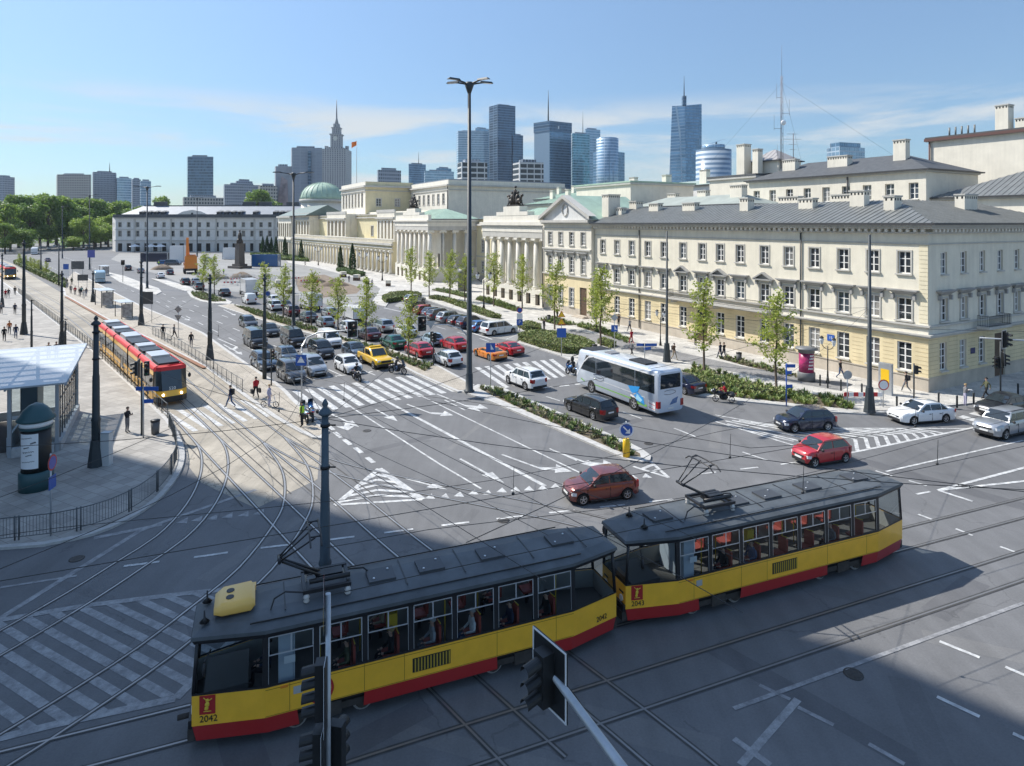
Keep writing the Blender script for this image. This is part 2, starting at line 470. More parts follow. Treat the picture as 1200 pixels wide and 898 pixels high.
tb=GP([(201,492),(216,515),(222,548),(236,566),(300,596),(372,562),(376,517)])+GP([(351,507),(320,489),(283,462),(240,430),(180,399),(128,375),(75,345),(14,309)])+GP([(-20,296),(-60,300),(3,332),(21,344),(71,383),(107,410),(159,457),(180,477)])
sheet('tram_track_bed',tb,0.004,CONC)
pl=GP([(75,346.5),(128,376.5),(180,400.5),(240,431.5),(283,463.5),(320,490.5),(351,508),(366,514.5),(378,515.5),(386,507),(366,487),(346,470),(337,460),(325,450),(296,431),(271,414),(239,391),(200,373.5),(172,362),(140,346),(104,327),(88,319),(72,334)])
pavement('platform',pl,TAN,kerb=0.35)
ed=GP([(77,348.5),(128,377.5),(180,401.5),(240,432.5)]);eb=MB().use(mat('tactile_rust',(.26,.13,.075),.85,var=.25,scale=5))
for a,c in zip(ed,ed[1:]):
 a=Vector(a);c=Vector(c);n=(c-a).normalized();n=Vector((-n.y,n.x))*.22;eb.poly([(*(a-n),.134),(*(c-n),.134),(*(c+n),.134),(*(a+n),.134)])
structure(eb,'platform_edge_line')
md_main=GP([(255,359),(272,356.5),(315,366),(370,384),(402,394.5),(460,411),(515,430),(556,452.5),(549,459),(536,460.5),(487,439),(453,421),(400,402.5),(348,388),(300,374)])
pavement('median',md_main,TAN,kerb=0.3)
md_near=GP([(541,460),(560,452),(588,455),(640,478),(690,500),(730,517),(752,528),(763,536),(762,541),(752,543.5),(738,541.5),(700,525),(640,499),(578,473)])
pavement('median.001',md_near,KERB,kerb=0.3)
md_far=GP([(218,341),(232,341),(250,345),(272,354.5),(269,357),(250,356.5),(236,354),(224,349)])
pavement('median.002',md_far,PAVE2,kerb=0.3)
pavement('median.003',GP([(120,318),(146,324),(170,333),(186,338.5),(189.5,342.5),(183,346),(165,341),(140,331)]),PAVE2,kerb=0.3)
pavement('median.004',GP([(178,327),(195,329),(222,336.5),(229,340.5),(218,342),(200,336)]),PAVE2,kerb=0.3)
rk=[(606,402.5),(632,410),(657,418),(676,427),(740,446),(805,463),(858,470.5),(924,477),(975,484.5),(1012,486.5),(1045,484.5),(1090,479),(1140,474),(1200,463),(1300,447)]
rp_=GP(rk)+[(70,62),(60,120),(20,160),(-12,175),(-30,200)]+GP([(470,324),(430,330),(446,339),(441,346),(437,353),(441,357.5),(452,360),(458,352.5),(472,348.5),(487,350),(500,352),(520,359),(560,371),(598,384),(622,392),(612,398)])
pavement('pavement.001',rp_,PAVE2,kerb=0.3)
sheet('cycle_path',GP([(640,392),(700,404),(770,418),(840,434),(905,446),(985,460),(1000,452),(940,443),(870,431),(800,415),(730,399),(672,388)]),0.136,SETT)
sheet('plaza',GP([(186,322),(215,333),(262,341),(300,344),(352,347),(400,362),(440,346),(446,339),(430,329),(470,323),(420,312),(353,301.5),(300,297.5),(140,297),(130,304),(160,314)]),0.006,ASPH2)
sheet('plaza.001',GP([(330,300),(353,303),(420,315),(470,325),(500,333),(470,338),(420,327),(372,314),(338,308)]),0.012,PAVE2)
sheet('earth',GP([(345,325),(380,322),(424,338),(418,344),(372,350),(350,341)]),0.014,DIRT)
sheet('parking_bay',GP([(474,350),(488,353.5),(520,361),(560,373),(600,386.5),(617,393),(604,400),(577,396),(530,381.5),(486,368),(462,358.5)]),0.006,ASPH2)
sheet('lawn',GP([(66,282.5),(120,283),(100,286),(75,291)]),0.02,LAWN)
MK={'w':MB().use(WHITE),'f':MB().use(FADED)}
Z_MK=0.009
ZC=[0]
def strip(p,q,wd,k='w',z=None):
 if z is None or z==Z_MK+0.003:ZC[0]=(ZC[0]+1)%37;z=Z_MK+ZC[0]*0.0002
 p=Vector(p[:2]);q=Vector(q[:2]);d=(q-p)
 if d.length<1e-4:return
 n=Vector((-d.y,d.x)).normalized()*wd/2
 MK[k].poly([(*(p-n),z),(*(q-n),z),(*(q+n),z),(*(p+n),z)])
def line(pix,wd=0.14,k='w'):
 g=GP(pix)
 for a,c in zip(g,g[1:]):strip(a,c,wd,k)
def quad(pix,k='w'):
 p=GP(pix)
 if signed_area(p)<0:p.reverse()
 MK[k].poly([(x,y,Z_MK)for x,y in p])
def dashes(pix,on,off,wd=0.14,k='w'):
 g=[Vector(p)for p in GP(pix)];pos=0.0
 for a,c in zip(g,g[1:]):
  L=(c-a).length;d=(c-a)/L;t=-pos
  while t<L:
   s0=max(t,0);s1=min(t+on,L)
   if s1>s0:strip(a+d*s0,a+d*s1,wd,k)
   t+=on+off
  pos=(L+pos)%(on+off)
def zebra(t0,t1,b0,b1,n,fill=0.5,k='w',ext=0):
 T0,T1,B0,B1=(Vector(G2(*p))for p in(t0,t1,b0,b1))
 for i in range(-ext,n):
  a=i/(n-1);c=a+fill/(n-1)
  pts=[T0.lerp(T1,a),T0.lerp(T1,c),B0.lerp(B1,c),B0.lerp(B1,a)]
  if signed_area(pts)<0:pts.reverse()
  MK[k].poly([(p.x,p.y,Z_MK)for p in pts])
def arrow(tail,head,kind='s',k='w',wd=0.16):
 t=Vector(G2(*tail));h=Vector(G2(*head));d=(h-t);L=d.length;d.normalize();n=Vector((-d.y,d.x))
 def pl_(pts):
  ZC[0]=(ZC[0]+1)%37;z=Z_MK+ZC[0]*0.0002
  q=[t+d*a+n*c for a,c in pts]
  if signed_area(q)<0:q.reverse()
  MK[k].poly([(p.x,p.y,z)for p in q])
 hl=min(1.7,L*0.4)
 if 's' in kind:
  pl_([(0,-wd/2),(L-hl,-wd/2),(L-hl,wd/2),(0,wd/2)]);pl_([(L-hl,-0.38),(L,0),(L-hl,0.38)])
 for ch,s in(('l',1),('r',-1)):
  if ch in kind:
   if 's' not in kind:pl_([(0,-wd/2),(L*0.62,-wd/2),(L*0.62,wd/2),(0,wd/2)])
   e=L*0.62
   pl_([(e,-wd/2*s),(e,wd/2*s),(e+0.9,0.75*s),(e+1.3,0.55*s),(e+0.5,-wd/2*s)])
   pl_([(e+0.5,1.15*s),(e+1.9,0.95*s),(e+1.3,0.1*s)])
def clip_convex(pts,poly):
 if signed_area(poly)<0:poly=list(reversed(poly))
 out=[Vector(p)for p in pts];n=len(poly)
 for i in range(n):
  a=Vector(poly[i]);e=Vector(poly[(i+1)%n])-a
  inn=lambda p:e.x*(p.y-a.y)-e.y*(p.x-a.x)>=0
  src=out;out=[]
  for j in range(len(src)):
   p,q=src[j-1],src[j]
   if inn(p)!=inn(q):
    r=q-p;den=e.x*r.y-e.y*r.x
    t=-(e.x*(p.y-a.y)-e.y*(p.x-a.x))/den
    out.append(p+r*t)
   if inn(q):out.append(q)
  if not out:return[]
 return out
def hatch(pix,dirA,dirB,spacing,wd,k='w',off=0.0,outline=0.2):
 poly=GP(pix);d=(Vector(G2(*dirB))-Vector(G2(*dirA))).normalized();n=Vector((-d.y,d.x))
 pr=[Vector(p).dot(n)for p in poly];t=min(pr)+off
 while t<max(pr):
  c=n*t;along=[Vector(p).dot(d)for p in poly]
  q=[c+d*(min(along)-1)-n*wd/2,c+d*(max(along)+1)-n*wd/2,c+d*(max(along)+1)+n*wd/2,c+d*(min(along)-1)+n*wd/2]
  r=clip_convex(q,poly)
  if len(r)>2:
   if signed_area(r)<0:r.reverse()
   ZC[0]=(ZC[0]+1)%37;MK[k].poly([(p.x,p.y,Z_MK-.002+ZC[0]*.00003)for p in r])
  t+=spacing
 if outline:
  for a,c in zip(poly,poly[1:]+poly[:1]):strip(a,c,outline,k,Z_MK+0.003)
zebra((356.5,456.6),(486.8,439),(390,480.4),(530,459.5),11,ext=2)
zebra((556,431),(643,421.6),(592,455),(668,440),9)
zebra((733,409.5),(792,405),(765,421),(822,416.5),6)
zebra((190,483),(281,469.5),(226,506),(312,489),7,fill=0.42)
zebra((1122,489),(1160,477),(1150,497),(1190,484),4)
dashes([(340,447),(363,445),(448,434),(470,431)],1.6,0.45,0.3)
dashes([(636,455),(700,448)],1.0,0.6,0.3)
line([(411,477),(515,544)],0.13);line([(515,544),(564,573)],0.13)
line([(454,471),(639,570)],0.26)
line([(495,465),(679,554)],0.13)
line([(644,526),(676,540)],0.12);line([(521,469),(545,481)],0.13)
for a in((387,501),(396,510),(407,518.5),(420,528),(434,539.5)):
 line([(a[0]-4,a[1]-3.2),(a[0]+4,a[1]+3.2)],0.3)
arrow((440,480),(466,494),'s');arrow((477,474),(519,490),'l');arrow((385,484),(421,501),'sr')
arrow((539,538),(591,566.5),'s');arrow((588,533),(657,558),'l');arrow((648,528),(710,551),'sl')
arrow((512,462),(566,484),'sl');arrow((476,561),(524,574),'s','w')
for x,y in((538,581),(555,578.5),(571.5,579),(588,576),(604,575),(620,574),(636,573),(651,571),(722,562),(742,560),(758,559),(504,583.5),(521,583),(214,612),(231,610),(249,608),(267,606),(286,604),(304,602)):
 g=Vector(G2(x,y));quad_=[(g.x-0.28,g.y-0.10),(g.x+0.28,g.y-0.15),(g.x+0.02,g.y+0.50)]
 MK['w' if x>400 else 'f'].poly([(p[0],p[1],Z_MK)for p in quad_])
c_ap,c_l,c_r=(444,549.5),(393,592),(495,585.6)
line([c_ap,c_l],0.3);line([c_ap,c_r],0.4);line([c_l,c_r],0.22)
for i in range(5):
 t=0.30+0.155*i
 A=(c_ap[0]+(c_l[0]-c_ap[0])*t,c_ap[1]+(c_l[1]-c_ap[1])*t);B=(c_ap[0]+(c_r[0]-c_ap[0])*t,c_ap[1]+(c_r[1]-c_ap[1])*t)
 M_=((A[0]+B[0])/2-2,(A[1]+B[1])/2-5.0)
 line([A,M_,B],0.26)
line([(742,547),(783.5,560),(762,541)],0.2);line([(752,550),(765,545)],0.25);line([(763,554),(773,550)],0.25)
dashes([(145,664),(239,652),(290,644.5),(345,638),(409,630),(531,614.5),(646,601),(760,588.5),(864,578),(904,572),(1015,557.5)],1.35,1.35,0.16)
dashes([(818,556),(864,550.5),(900,546.5),(940,541)],1.2,1.6,0.14)
line([(0,689),(90,675)],0.15,'f');line([(0,725),(163,623),(186,614),(300,574)],0.26,'f');line([(110,631),(190,615)],0.3,'f')
for p,q in(((790,502),(815,512)),((870,530),(900,540)),((1026,552),(1045.5,558)),((1065,563.6),(1086,569.6)),((1074,579.5),(1090,576.5)),((1076,603),(1097,611)),((1120,620),(1140,628)),((1172,641),(1189,647)),((1101,752),(1148,771)),((1178,782),(1215,798)),((1098,817),(1148,840.5)),((1187,860),(1230,880)),((700,474),(716,480)),((730,483),(752,491)),((640,465),(656,470))):
 line([p,q],0.15)
line([(1038,553),(1199,516.5)],0.15)
line([(1240,538),(1099.5,575),(1140,588)],0.2);line([(1099.5,575),(1240,560)],0.2)
line([(860,831),(1200,707)],0.15,'f');line([(868,897),(935,820)],0.22,'f');line([(890,803),(926,820)],0.14,'f')
line([(860,866),(903,897)],0.2,'f');line([(1018,872),(1060,896)],0.15,'f');line([(935,829),(977,850)],0.15,'f')
line([(838,486.5),(900,497.5),(988,502),(1137,502.5)],0.15);line([(838,494),(933,523)],0.18);line([(992,532),(1200,489)],0.2)
tops=[(988,516),(1002,515),(1014,513.5),(1026,512),(1037,511),(1048,510),(1059,509),(1070,508.2),(1080,507.4),(1089,506.8),(1097,506.3)]
feet=[(993,531),(1005,528.5),(1018,526),(1030,523.8),(1042,521.4),(1054,519),(1065,516.8),(1077,514.4),(1087,512.4),(1098,510),(1107,508.4)]
arms=[(858,493),(866,493),(880,494.5),(895,497),(930,499),(960,500.5),(985,502),(1012,502.5),(1030,502.6),(1050,502.6),(1070,502.6)]
for t,f_,a in zip(tops,feet,arms):line([a,t,f_],0.24)
for a,c in(((852,497),(945,519)),((850,493.5),(962,518)),((870,503.5),(930,517.5))):line([a,c],0.2)
hatch([(-160,754),(103,709.6),(216,696),(306,687),(316,705),(206,819),(66,849),(-160,905)],(57,725),(199,801),0.66,0.29,'f',off=0.2,outline=0.3)
dashes([(440,440),(360,407),(275,375),(200,348),(160,332)],3.0,5.0,0.14)
dashes([(363,444),(300,412),(240,382),(190,356),(140,335)],3.0,5.0,0.14)
dashes([(400,440),(330,409),(250,375),(190,350)],3.0,5.0,0.14)
arrow((262,404),(284,416),'s');arrow((255,397),(292,413),'r');arrow((262,363),(276,370),'s');arrow((210,370),(222,376),'s')
arrow((190,378),(202,384),'s');dashes([(470,372),(560,396),(600,410)],2.5,3.0,0.14)
line([(530,383),(577,398)],0.3);line([(450,361),(486,369)],0.3)
for i in range(8):
 t=i/7;line([(463+t*130,359+t*39),(478+t*130,354+t*37.5)],0.12)
dashes([(30,300),(70,318),(96,332)],3,4,0.2);dashes([(60,296),(110,314),(150,330)],3,4,0.2);dashes([(85,340),(150,366),(240,410)],3,5,0.15)
rq=random.Random(12)
for i in range(26):
 px_,py_=((700,660),(880,620),(1010,700),(960,830),(760,860),(640,620),(470,520),(560,500),(820,540),(1080,560),(900,600),(520,640),(1120,700),(300,640),(120,700),(260,800),(560,880),(980,560),(720,500),(840,500),(620,540),(430,470),(1150,760),(1080,850),(400,880),(660,590))[i]
 c=Vector(G2(px_,py_));a=(-.36 if i%3 else .62)+rq.gauss(0,.04)+(PI/2 if i%2 else 0);l_,w_=rq.uniform(2.5,11),rq.uniform(.35,1.1);u=Vector((math.cos(a),math.sin(a)));v=Vector((-u.y,u.x))
 b=MB().use(PATCHM[i%3]);b.poly([(*(c+u*l_*s+v*w_*q),.0016+i*.00004)for s,q in((-.5,-.5),(.5,-.5),(.5,.5),(-.5,.5))]);structure(b,'road_patch')
MANM=mat('cast_iron',(0.06,0.055,0.05),0.6,metal=.4,var=.3,scale=9)
for i,(px_,py_,lb)in enumerate(((590,610,'round manhole cover near the dashed line before the second tram'),(1000,790,'round manhole cover in the shade at the lower edge'),(430,505,'round manhole cover in the lane beside the short dashes'),(905,590,'round manhole cover between the red car and second tram'),(1130,570,'round manhole cover by the white road triangle'),(90,655,'round manhole cover off the left pavement kerb'),(760,520,'round manhole cover right of the median nose'))):
 g=G(px_,py_,.004);b=MB().use(MANM);b.lathe([(.30,.0),(.30,.012),(.25,.014),(.23,.010),(.02,.012)],20);o=b.build('manhole_cover',None,g);tag(o,lb,'manhole cover','manhole covers')
tag(MK['w'].build('road_markings'),kind='structure');tag(MK['f'].build('worn_road_markings'),kind='structure')
TRK={
'A':[(640,905),(583,850),(404,678),(307,580),(246,519),(203,476),(133,412),(75,364.5),(11,327),(-25,307),(-60,296)],
'B':[(870,960),(742,850),(475,640),(403,580),(320,515),(251,461),(170,396),(118,360),(50,322),(10,303),(-25,291)],
'C':[(203,476),(229,502),(247,522),(252,544),(246,571),(229,600),(200,630),(155,660),(96,698),(0,754),(-90,803)],
'D':[(320,515),(345,548),(350,584),(338,615),(299,667),(243,715),(180,765),(117,808),(33,862),(-40,906)],
'E':[(-60,919),(40,893),(400,801),(760,708),(900,672),(1130,613),(1300,569)],
'F':[(380,931),(500,890),(860,773),(1200,662),(1340,616)],
'G':[(320,515),(372,541),(450,562),(560,584),(680,609),(790,640),(880,665),(960,657)],
}
TRKC={k:smooth_curve(GP(v),0.8)for k,v in TRK.items()}
rb=MB()
for k,pts in TRKC.items():
 for side in(-1,1):
  prev=None
  for i,p in enumerate(pts):
   d=(pts[min(i+1,len(pts)-1)]-pts[max(i-1,0)]).normalized();n=Vector((-d.y,d.x,0))
   c=p+n*side*0.7175
   cur=(c-n*0.032,c+n*0.032,c-n*side*0.062-n*0.026,c-n*side*0.062+n*0.026,c+n*side*0.066-n*0.03,c+n*side*0.066+n*0.03,c+n*side*.52-n*.035,c+n*side*.52+n*.035)
   if prev:
    zo=0.0004*ord(k[0])-0.026
    def q(a,c2,z):rb.poly([(prev[a].x,prev[a].y,z),(cur[a].x,cur[a].y,z),(cur[c2].x,cur[c2].y,z),(prev[c2].x,prev[c2].y,z)])
    rb.use(STEEL_NOGLINT if k in 'EF' or p.y<23 else STEEL);q(0,1,0.014+zo+0.006)
    if k in 'AB' and p.y>34:rb.use(GROOVE);q(6,7,0.0105+zo+.004)
    rb.use(GROOVE);q(2,3,0.012+zo+0.004);q(4,5,0.0122+zo+0.004)
   prev=cur
tag(rb.build('tram_rails'),kind='structure')
LEAF=[mat('leaf_fresh',(0.21,0.27,0.06),0.55,var=0.3,scale=9),mat('leaf_mid',(0.12,0.185,0.05),0.6,var=0.3,scale=9),mat('leaf_pale',(0.24,0.25,0.075),0.6,var=0.3,scale=9),mat('leaf_grey',(0.24,0.23,0.13),0.7,var=0.2,scale=9)]
def leaf(b,c,r,up=0.3,rnd=random):
 d=Vector((rnd.gauss(0,1),rnd.gauss(0,1),rnd.gauss(0,1)+up)).normalized()
 a=d.orthogonal().normalized();a=(Matrix.Rotation(rnd.uniform(0,6.28),3,d)@a);e=d.cross(a)
 c=Vector(c)
 b.poly([c-a*r,c+e*r*0.55,c+a*r,c-e*r*0.55])
def tuft(b,c,r,h,n,rnd=random):
 c=Vector(c)
 for i in range(n):
  a=rnd.uniform(0,6.28);q=rnd.random()
  base=c+Vector((math.cos(a),math.sin(a),0))*r*0.35*q
  tip=c+Vector((math.cos(a)*r*(0.4+q),math.sin(a)*r*(0.4+q),h*rnd.uniform(0.5,1.0)))
  sd_=Vector((-math.sin(a),math.cos(a),0))*0.020*rnd.uniform(0.8,2.0)
  mid=base.lerp(tip,0.55)+Vector((0,0,h*0.12))
  b.poly([base-sd_*0.4,base+sd_*0.4,mid+sd_,mid-sd_]);b.poly([mid-sd_,mid+sd_,tip])
def fill_bed(name,poly,dens,r,h,n,mats_,z=0.13,soil=True,kind=tuft):
 if soil:sheet('soil',poly,z,SOIL)
 xs=[p[0]for p in poly];ys=[p[1]for p in poly]
 cnt=int(abs(signed_area(poly))*dens*3.4);r*=.62;h*=.72;b=MB();k=0;tries=0
 while k<cnt and tries<cnt*30:
  tries+=1
  x,y=random.uniform(min(xs),max(xs)),random.uniform(min(ys),max(ys))
  if not inside(poly,x,y):continue
  k+=1;b.use(random.choice(mats_))
  s=random.uniform(0.6,1.25)
  tuft(b,(x,y,z),r*s,h*s*random.uniform(0.7,1.2),n)
 return tag(b.build(name),kind='stuff')
bed1=GP([(560,456),(585,458.5),(638,481),(690,504),(728,521),(750,534),(751,538),(738,537),(700,520.5),(640,494),(580,467)])
fill_bed('ground_cover_plants',bed1,3.0,0.34,0.55,22,[LEAF[0],LEAF[1],LEAF[1],LEAF[3],LEAF[3]])
bed2=GP([(274,359),(315,368),(370,386),(402,397),(460,414),(507,430),(498,436.5),(455,418.5),(400,399.5),(348,385.5),(300,371)])
fill_bed('ground_cover_plants.001',bed2,2.6,0.36,0.55,20,[LEAF[0],LEAF[1],LEAF[1],LEAF[3],LEAF[2]])
bed3=GP([(223,343),(233,343),(250,347),(266,354),(250,354.5),(236,352),(227,348)])
fill_bed('ground_cover_plants.002',bed3,1.8,0.45,0.6,16,[LEAF[0],LEAF[1],LEAF[3]])
bed4=GP([(806,460),(858,467),(924,474),(1000,482),(985,468),(940,462),(880,450),(815,430),(800,440)])
fill_bed('ground_cover_plants.003',bed4,2.6,0.42,0.62,22,[LEAF[0],LEAF[0],LEAF[1],LEAF[1],LEAF[2]])
bed5=GP([(843,422),(872,430),(912,440),(938,446),(930,439),(890,428),(850,418)])
fill_bed('ground_cover_plants.004',bed5,2.4,0.35,0.5,18,[LEAF[3],LEAF[3],LEAF[1],LEAF[0]])
bed6=GP([(676,384),(700,391),(735,404),(737,398),(705,385),(682,380)])
fill_bed('ground_cover_plants.005',bed6,2.2,0.4,0.6,18,[LEAF[0],LEAF[1],LEAF[0]])
bed7=GP([(630,376),(655,383),(676,382),(650,373)])
fill_bed('ground_cover_plants.006',bed7,2.2,0.4,0.6,18,[LEAF[0],LEAF[1]])
bed8=GP([(556,352),(580,359),(602,366),(612,364),(585,354),(565,349)])
fill_bed('ground_cover_plants.007',bed8,2.0,0.45,0.7,16,[LEAF[0],LEAF[0],LEAF[1]])
bed9=GP([(505,341),(530,346),(548,351),(552,347),(520,339)])
fill_bed('ground_cover_plants.008',bed9,1.6,0.5,0.7,14,[LEAF[0],LEAF[1]])
def hedge(label,pix,h,z=0.13,dens=95,mats_=None,r=0.085):
 poly=GP(pix);mats_=mats_ or[LEAF[2],LEAF[2],LEAF[0],LEAF[1]]
 b=MB().use(mat('hedge_twigs',(0.05,0.055,0.02),0.9,var=0.3));b.prism(inset(poly,0.14),z-0.1,z+h-0.12)
 xs=[p[0]for p in poly];ys=[p[1]for p in poly];A=abs(signed_area(poly))
 for i in range(int(A*dens)):
  for _ in range(20):
   x,y=random.uniform(min(xs),max(xs)),random.uniform(min(ys),max(ys))
   if inside(poly,x,y):break
  else:continue
  b.use(random.choice(mats_));leaf(b,(x,y,z+h+random.gauss(-0.03,0.05)+0.05*math.sin(x*3)*math.sin(y*2.3)),r*random.uniform(0.7,1.4),0.8)
 n=len(poly)
 for i in range(n):
  p,q=Vector(poly[i]),Vector(poly[(i+1)%n]);L=(q-p).length
  for k in range(int(L*h*dens*1.1)):
   t=random.random();c=p.lerp(q,t)
   b.use(random.choice(mats_));leaf(b,(c.x+random.gauss(0,0.05),c.y+random.gauss(0,0.05),z+random.uniform(0.0,h)),r*random.uniform(0.7,1.4),0.2)
 c=sum((Vector(p)for p in poly),Vector((0,0)))/n
 return tag(b.build('hedge'),label,'hedge')
hedge('long trimmed hedge of yellowish green leaves beside the red coupe',[(607,400),(622,395),(650,396),(684,404),(697,411),(691,417),(660,416),(630,408)],0.85)
hedge('low oval hedge on the kerbed island at the head of the parking bay',[(448,352),(458,347.5),(475,346),(490,347),(494,350),(478,351.5),(462,354.5),(452,356)],0.8,dens=50,r=0.12)
hedge('narrow brownish hedge behind the row of parked cars',[(503,351),(520,354),(552,366),(575,374),(588,375),(560,364),(530,354),(512,350)],0.6,dens=45,r=0.12)
hedge('short hedge block behind the white minivan, near the parking sign',[(606,385),(618,390),(632,391),(634,387),(620,383)],0.8,dens=80)
hedge('low clipped strip of hedge beside the white coach and the young tree',[(700,404),(716,410),(722,407),(708,402)],0.6,dens=80)
hedge('clipped band of box hedge along the kerb between coach and scooter rider',[(806,452),(836,457),(880,463),(918,469),(925,466),(885,459),(840,452),(808,447)],0.55,dens=80)
hedge('far low hedge beside the tram tracks under the small shrubs',[(16,309),(40,321),(76,338),(78,332.5),(48,316),(24,306)],0.9,dens=9,r=0.28,mats_=[LEAF[0],LEAF[2],LEAF[1]])
hedge('dark low hedge under the pair of columnar evergreens by the arcade',[(394,318),(420,325),(428,323),(400,315)],0.8,dens=18,r=0.2,mats_=[LEAF[1]])
hedge('dark low hedge along the far end of the arcade',[(293,299),(330,305),(362,307),(358,303.5),(325,299)],0.9,dens=8,r=0.3,mats_=[LEAF[1],LEAF[0]])
def stucco(name,col,rough=0.85,var=0.08):
 m=mat(name,col,rough,var=var,scale=0.55,bump=0.12,bscale=18);n=m.node_tree
 t=[k for k in n.nodes if k.type=='TEX_COORD'][0];mp=n.nodes.new('ShaderNodeMapping');mp.inputs['Scale'].default_value=(1.6,1.6,0.09);no=n.nodes.new('ShaderNodeTexNoise');no.inputs['Scale'].default_value=1.5;no.inputs['Detail'].default_value=6
 n.links.new(t.outputs['Object'],mp.inputs[0]);n.links.new(mp.outputs[0],no.inputs['Vector']);r=n.nodes.new('ShaderNodeMapRange');r.inputs['From Min'].default_value=.32;r.inputs['From Max'].default_value=.6;r.inputs['To Min'].default_value=.925
 n.links.new(no.outputs['Fac'],r.inputs['Value']);s=n.nodes.new('ShaderNodeVectorMath');s.operation='SCALE';b=n.nodes['Principled BSDF'];l=b.inputs['Base Color'].links[0].from_socket
 n.links.new(l,s.inputs[0]);n.links.new(r.outputs[0],s.inputs['Scale']);n.links.new(s.outputs[0],b.inputs['Base Color']);return m
CREAM=stucco('stucco_cream',(0.77,0.715,0.585));OCHRE=stucco('stucco_ochre',(0.74,0.62,0.385),var=0.1)
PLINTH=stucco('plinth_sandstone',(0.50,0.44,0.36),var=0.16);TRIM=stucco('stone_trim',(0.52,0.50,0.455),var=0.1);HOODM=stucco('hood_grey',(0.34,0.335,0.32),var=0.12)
IVORY=stucco('stucco_ivory',(0.76,0.71,0.60));STONEW=stucco('stone_white',(0.74,0.70,0.61),var=0.08)
YELLOW=stucco('stucco_yellow',(0.70,0.62,0.40));GREYST=stucco('stucco_grey',(0.64,0.62,0.58))
BEIGE=stucco('stucco_beige',(0.72,0.70,0.66))
ZINC=mat('zinc_roof',(0.195,0.20,0.19),0.5,metal=0.2,var=0.16,scale=1.2)
SLATE=mat('dark_roof_felt',(0.085,0.09,0.095),0.7,var=0.2,scale=1.5)
ZINCL=mat('pale_zinc_roof',(0.21,0.235,0.27),0.55,metal=0.1,var=0.12,scale=0.4)
COPPER=mat('copper_green_roof',(0.35,0.47,0.37),0.6,var=0.14,scale=0.5)
GUTTER=mat('gutter_dark',(0.05,0.052,0.055),0.5)
WFRAME=mat('window_frame_white',(0.80,0.79,0.76),0.45)
WFGREY=mat('window_frame_grey',(0.35,0.35,0.34),0.5)
WGLASS=mat('window_glass_dark',(0.035,0.042,0.05),0.06,spec=0.8,var=0.5,scale=0.7)
WPANES=[WGLASS,WGLASS,WGLASS,mat('window_curtain_pale',(0.30,0.29,0.27),0.15,spec=0.7,var=0.35,scale=1.2),mat('window_blind',(0.17,0.17,0.165),0.12,spec=0.8,var=0.5,scale=0.9),WGLASS,mat('window_glass_sky',(0.07,0.09,0.115),0.04,spec=1.0)]
IRON=mat('wrought_iron',(0.025,0.026,0.028),0.5,metal=0.4)
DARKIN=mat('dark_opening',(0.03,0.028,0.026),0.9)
DOORW=mat('door_wood',(0.10,0.06,0.035),0.55,var=0.25,scale=3)
BRONZE=mat('bronze_dark',(0.055,0.047,0.04),0.5,metal=0.5,var=0.3,scale=2)
REVEAL=stucco('window_reveal',(0.66,0.60,0.48))
def wall(b,O,U,N,L,z0,z1,ops,bands,depth=0.24,rev=None,courses=None):
 """rectangular wall with real openings; bands = [(ztop, material), ...] from the bottom"""
 O=Vector((O[0],O[1],0));U=Vector((U[0],U[1],0));N=Vector((N[0],N[1],0))
 xs=sorted({0.0,L}|{o[0]for o in ops}|{o[1]for o in ops})
 zs=sorted({z0,z1}|{o[2]for o in ops}|{o[3]for o in ops}|{bz for bz,_ in bands if z0<bz<z1})
 def pt(s,z,d=0.0):return O+U*s-N*d+Vector((0,0,z))
 for i in range(len(zs)-1):
  za,zb=zs[i],zs[i+1];zc=(za+zb)/2
  m=bands[-1][1]
  for bz,bm in bands:
   if zc<bz:m=bm;break
  b.use(m)
  run=None
  for j in range(len(xs)-1):
   xc=(xs[j]+xs[j+1])/2
   hole=any(o[0]<xc<o[1]and o[2]<zc<o[3]for o in ops)
   if not hole and run is None:run=xs[j]
   if(hole or j==len(xs)-2)and run is not None:
    e=xs[j]if hole else xs[j+1]
    b.poly([pt(run,za),pt(e,za),pt(e,zb),pt(run,zb)]);run=None
 b.use(rev or REVEAL)
 for s0,s1,za,zb in ops:
  b.poly([pt(s0,za),pt(s0,za,depth),pt(s0,zb,depth),pt(s0,zb)]);b.poly([pt(s1,za),pt(s1,zb),pt(s1,zb,depth),pt(s1,za,depth)])
  b.poly([pt(s0,za),pt(s1,za),pt(s1,za,depth),pt(s0,za,depth)]);b.poly([pt(s0,zb),pt(s0,zb,depth),pt(s1,zb,depth),pt(s1,zb)])
WIN={}
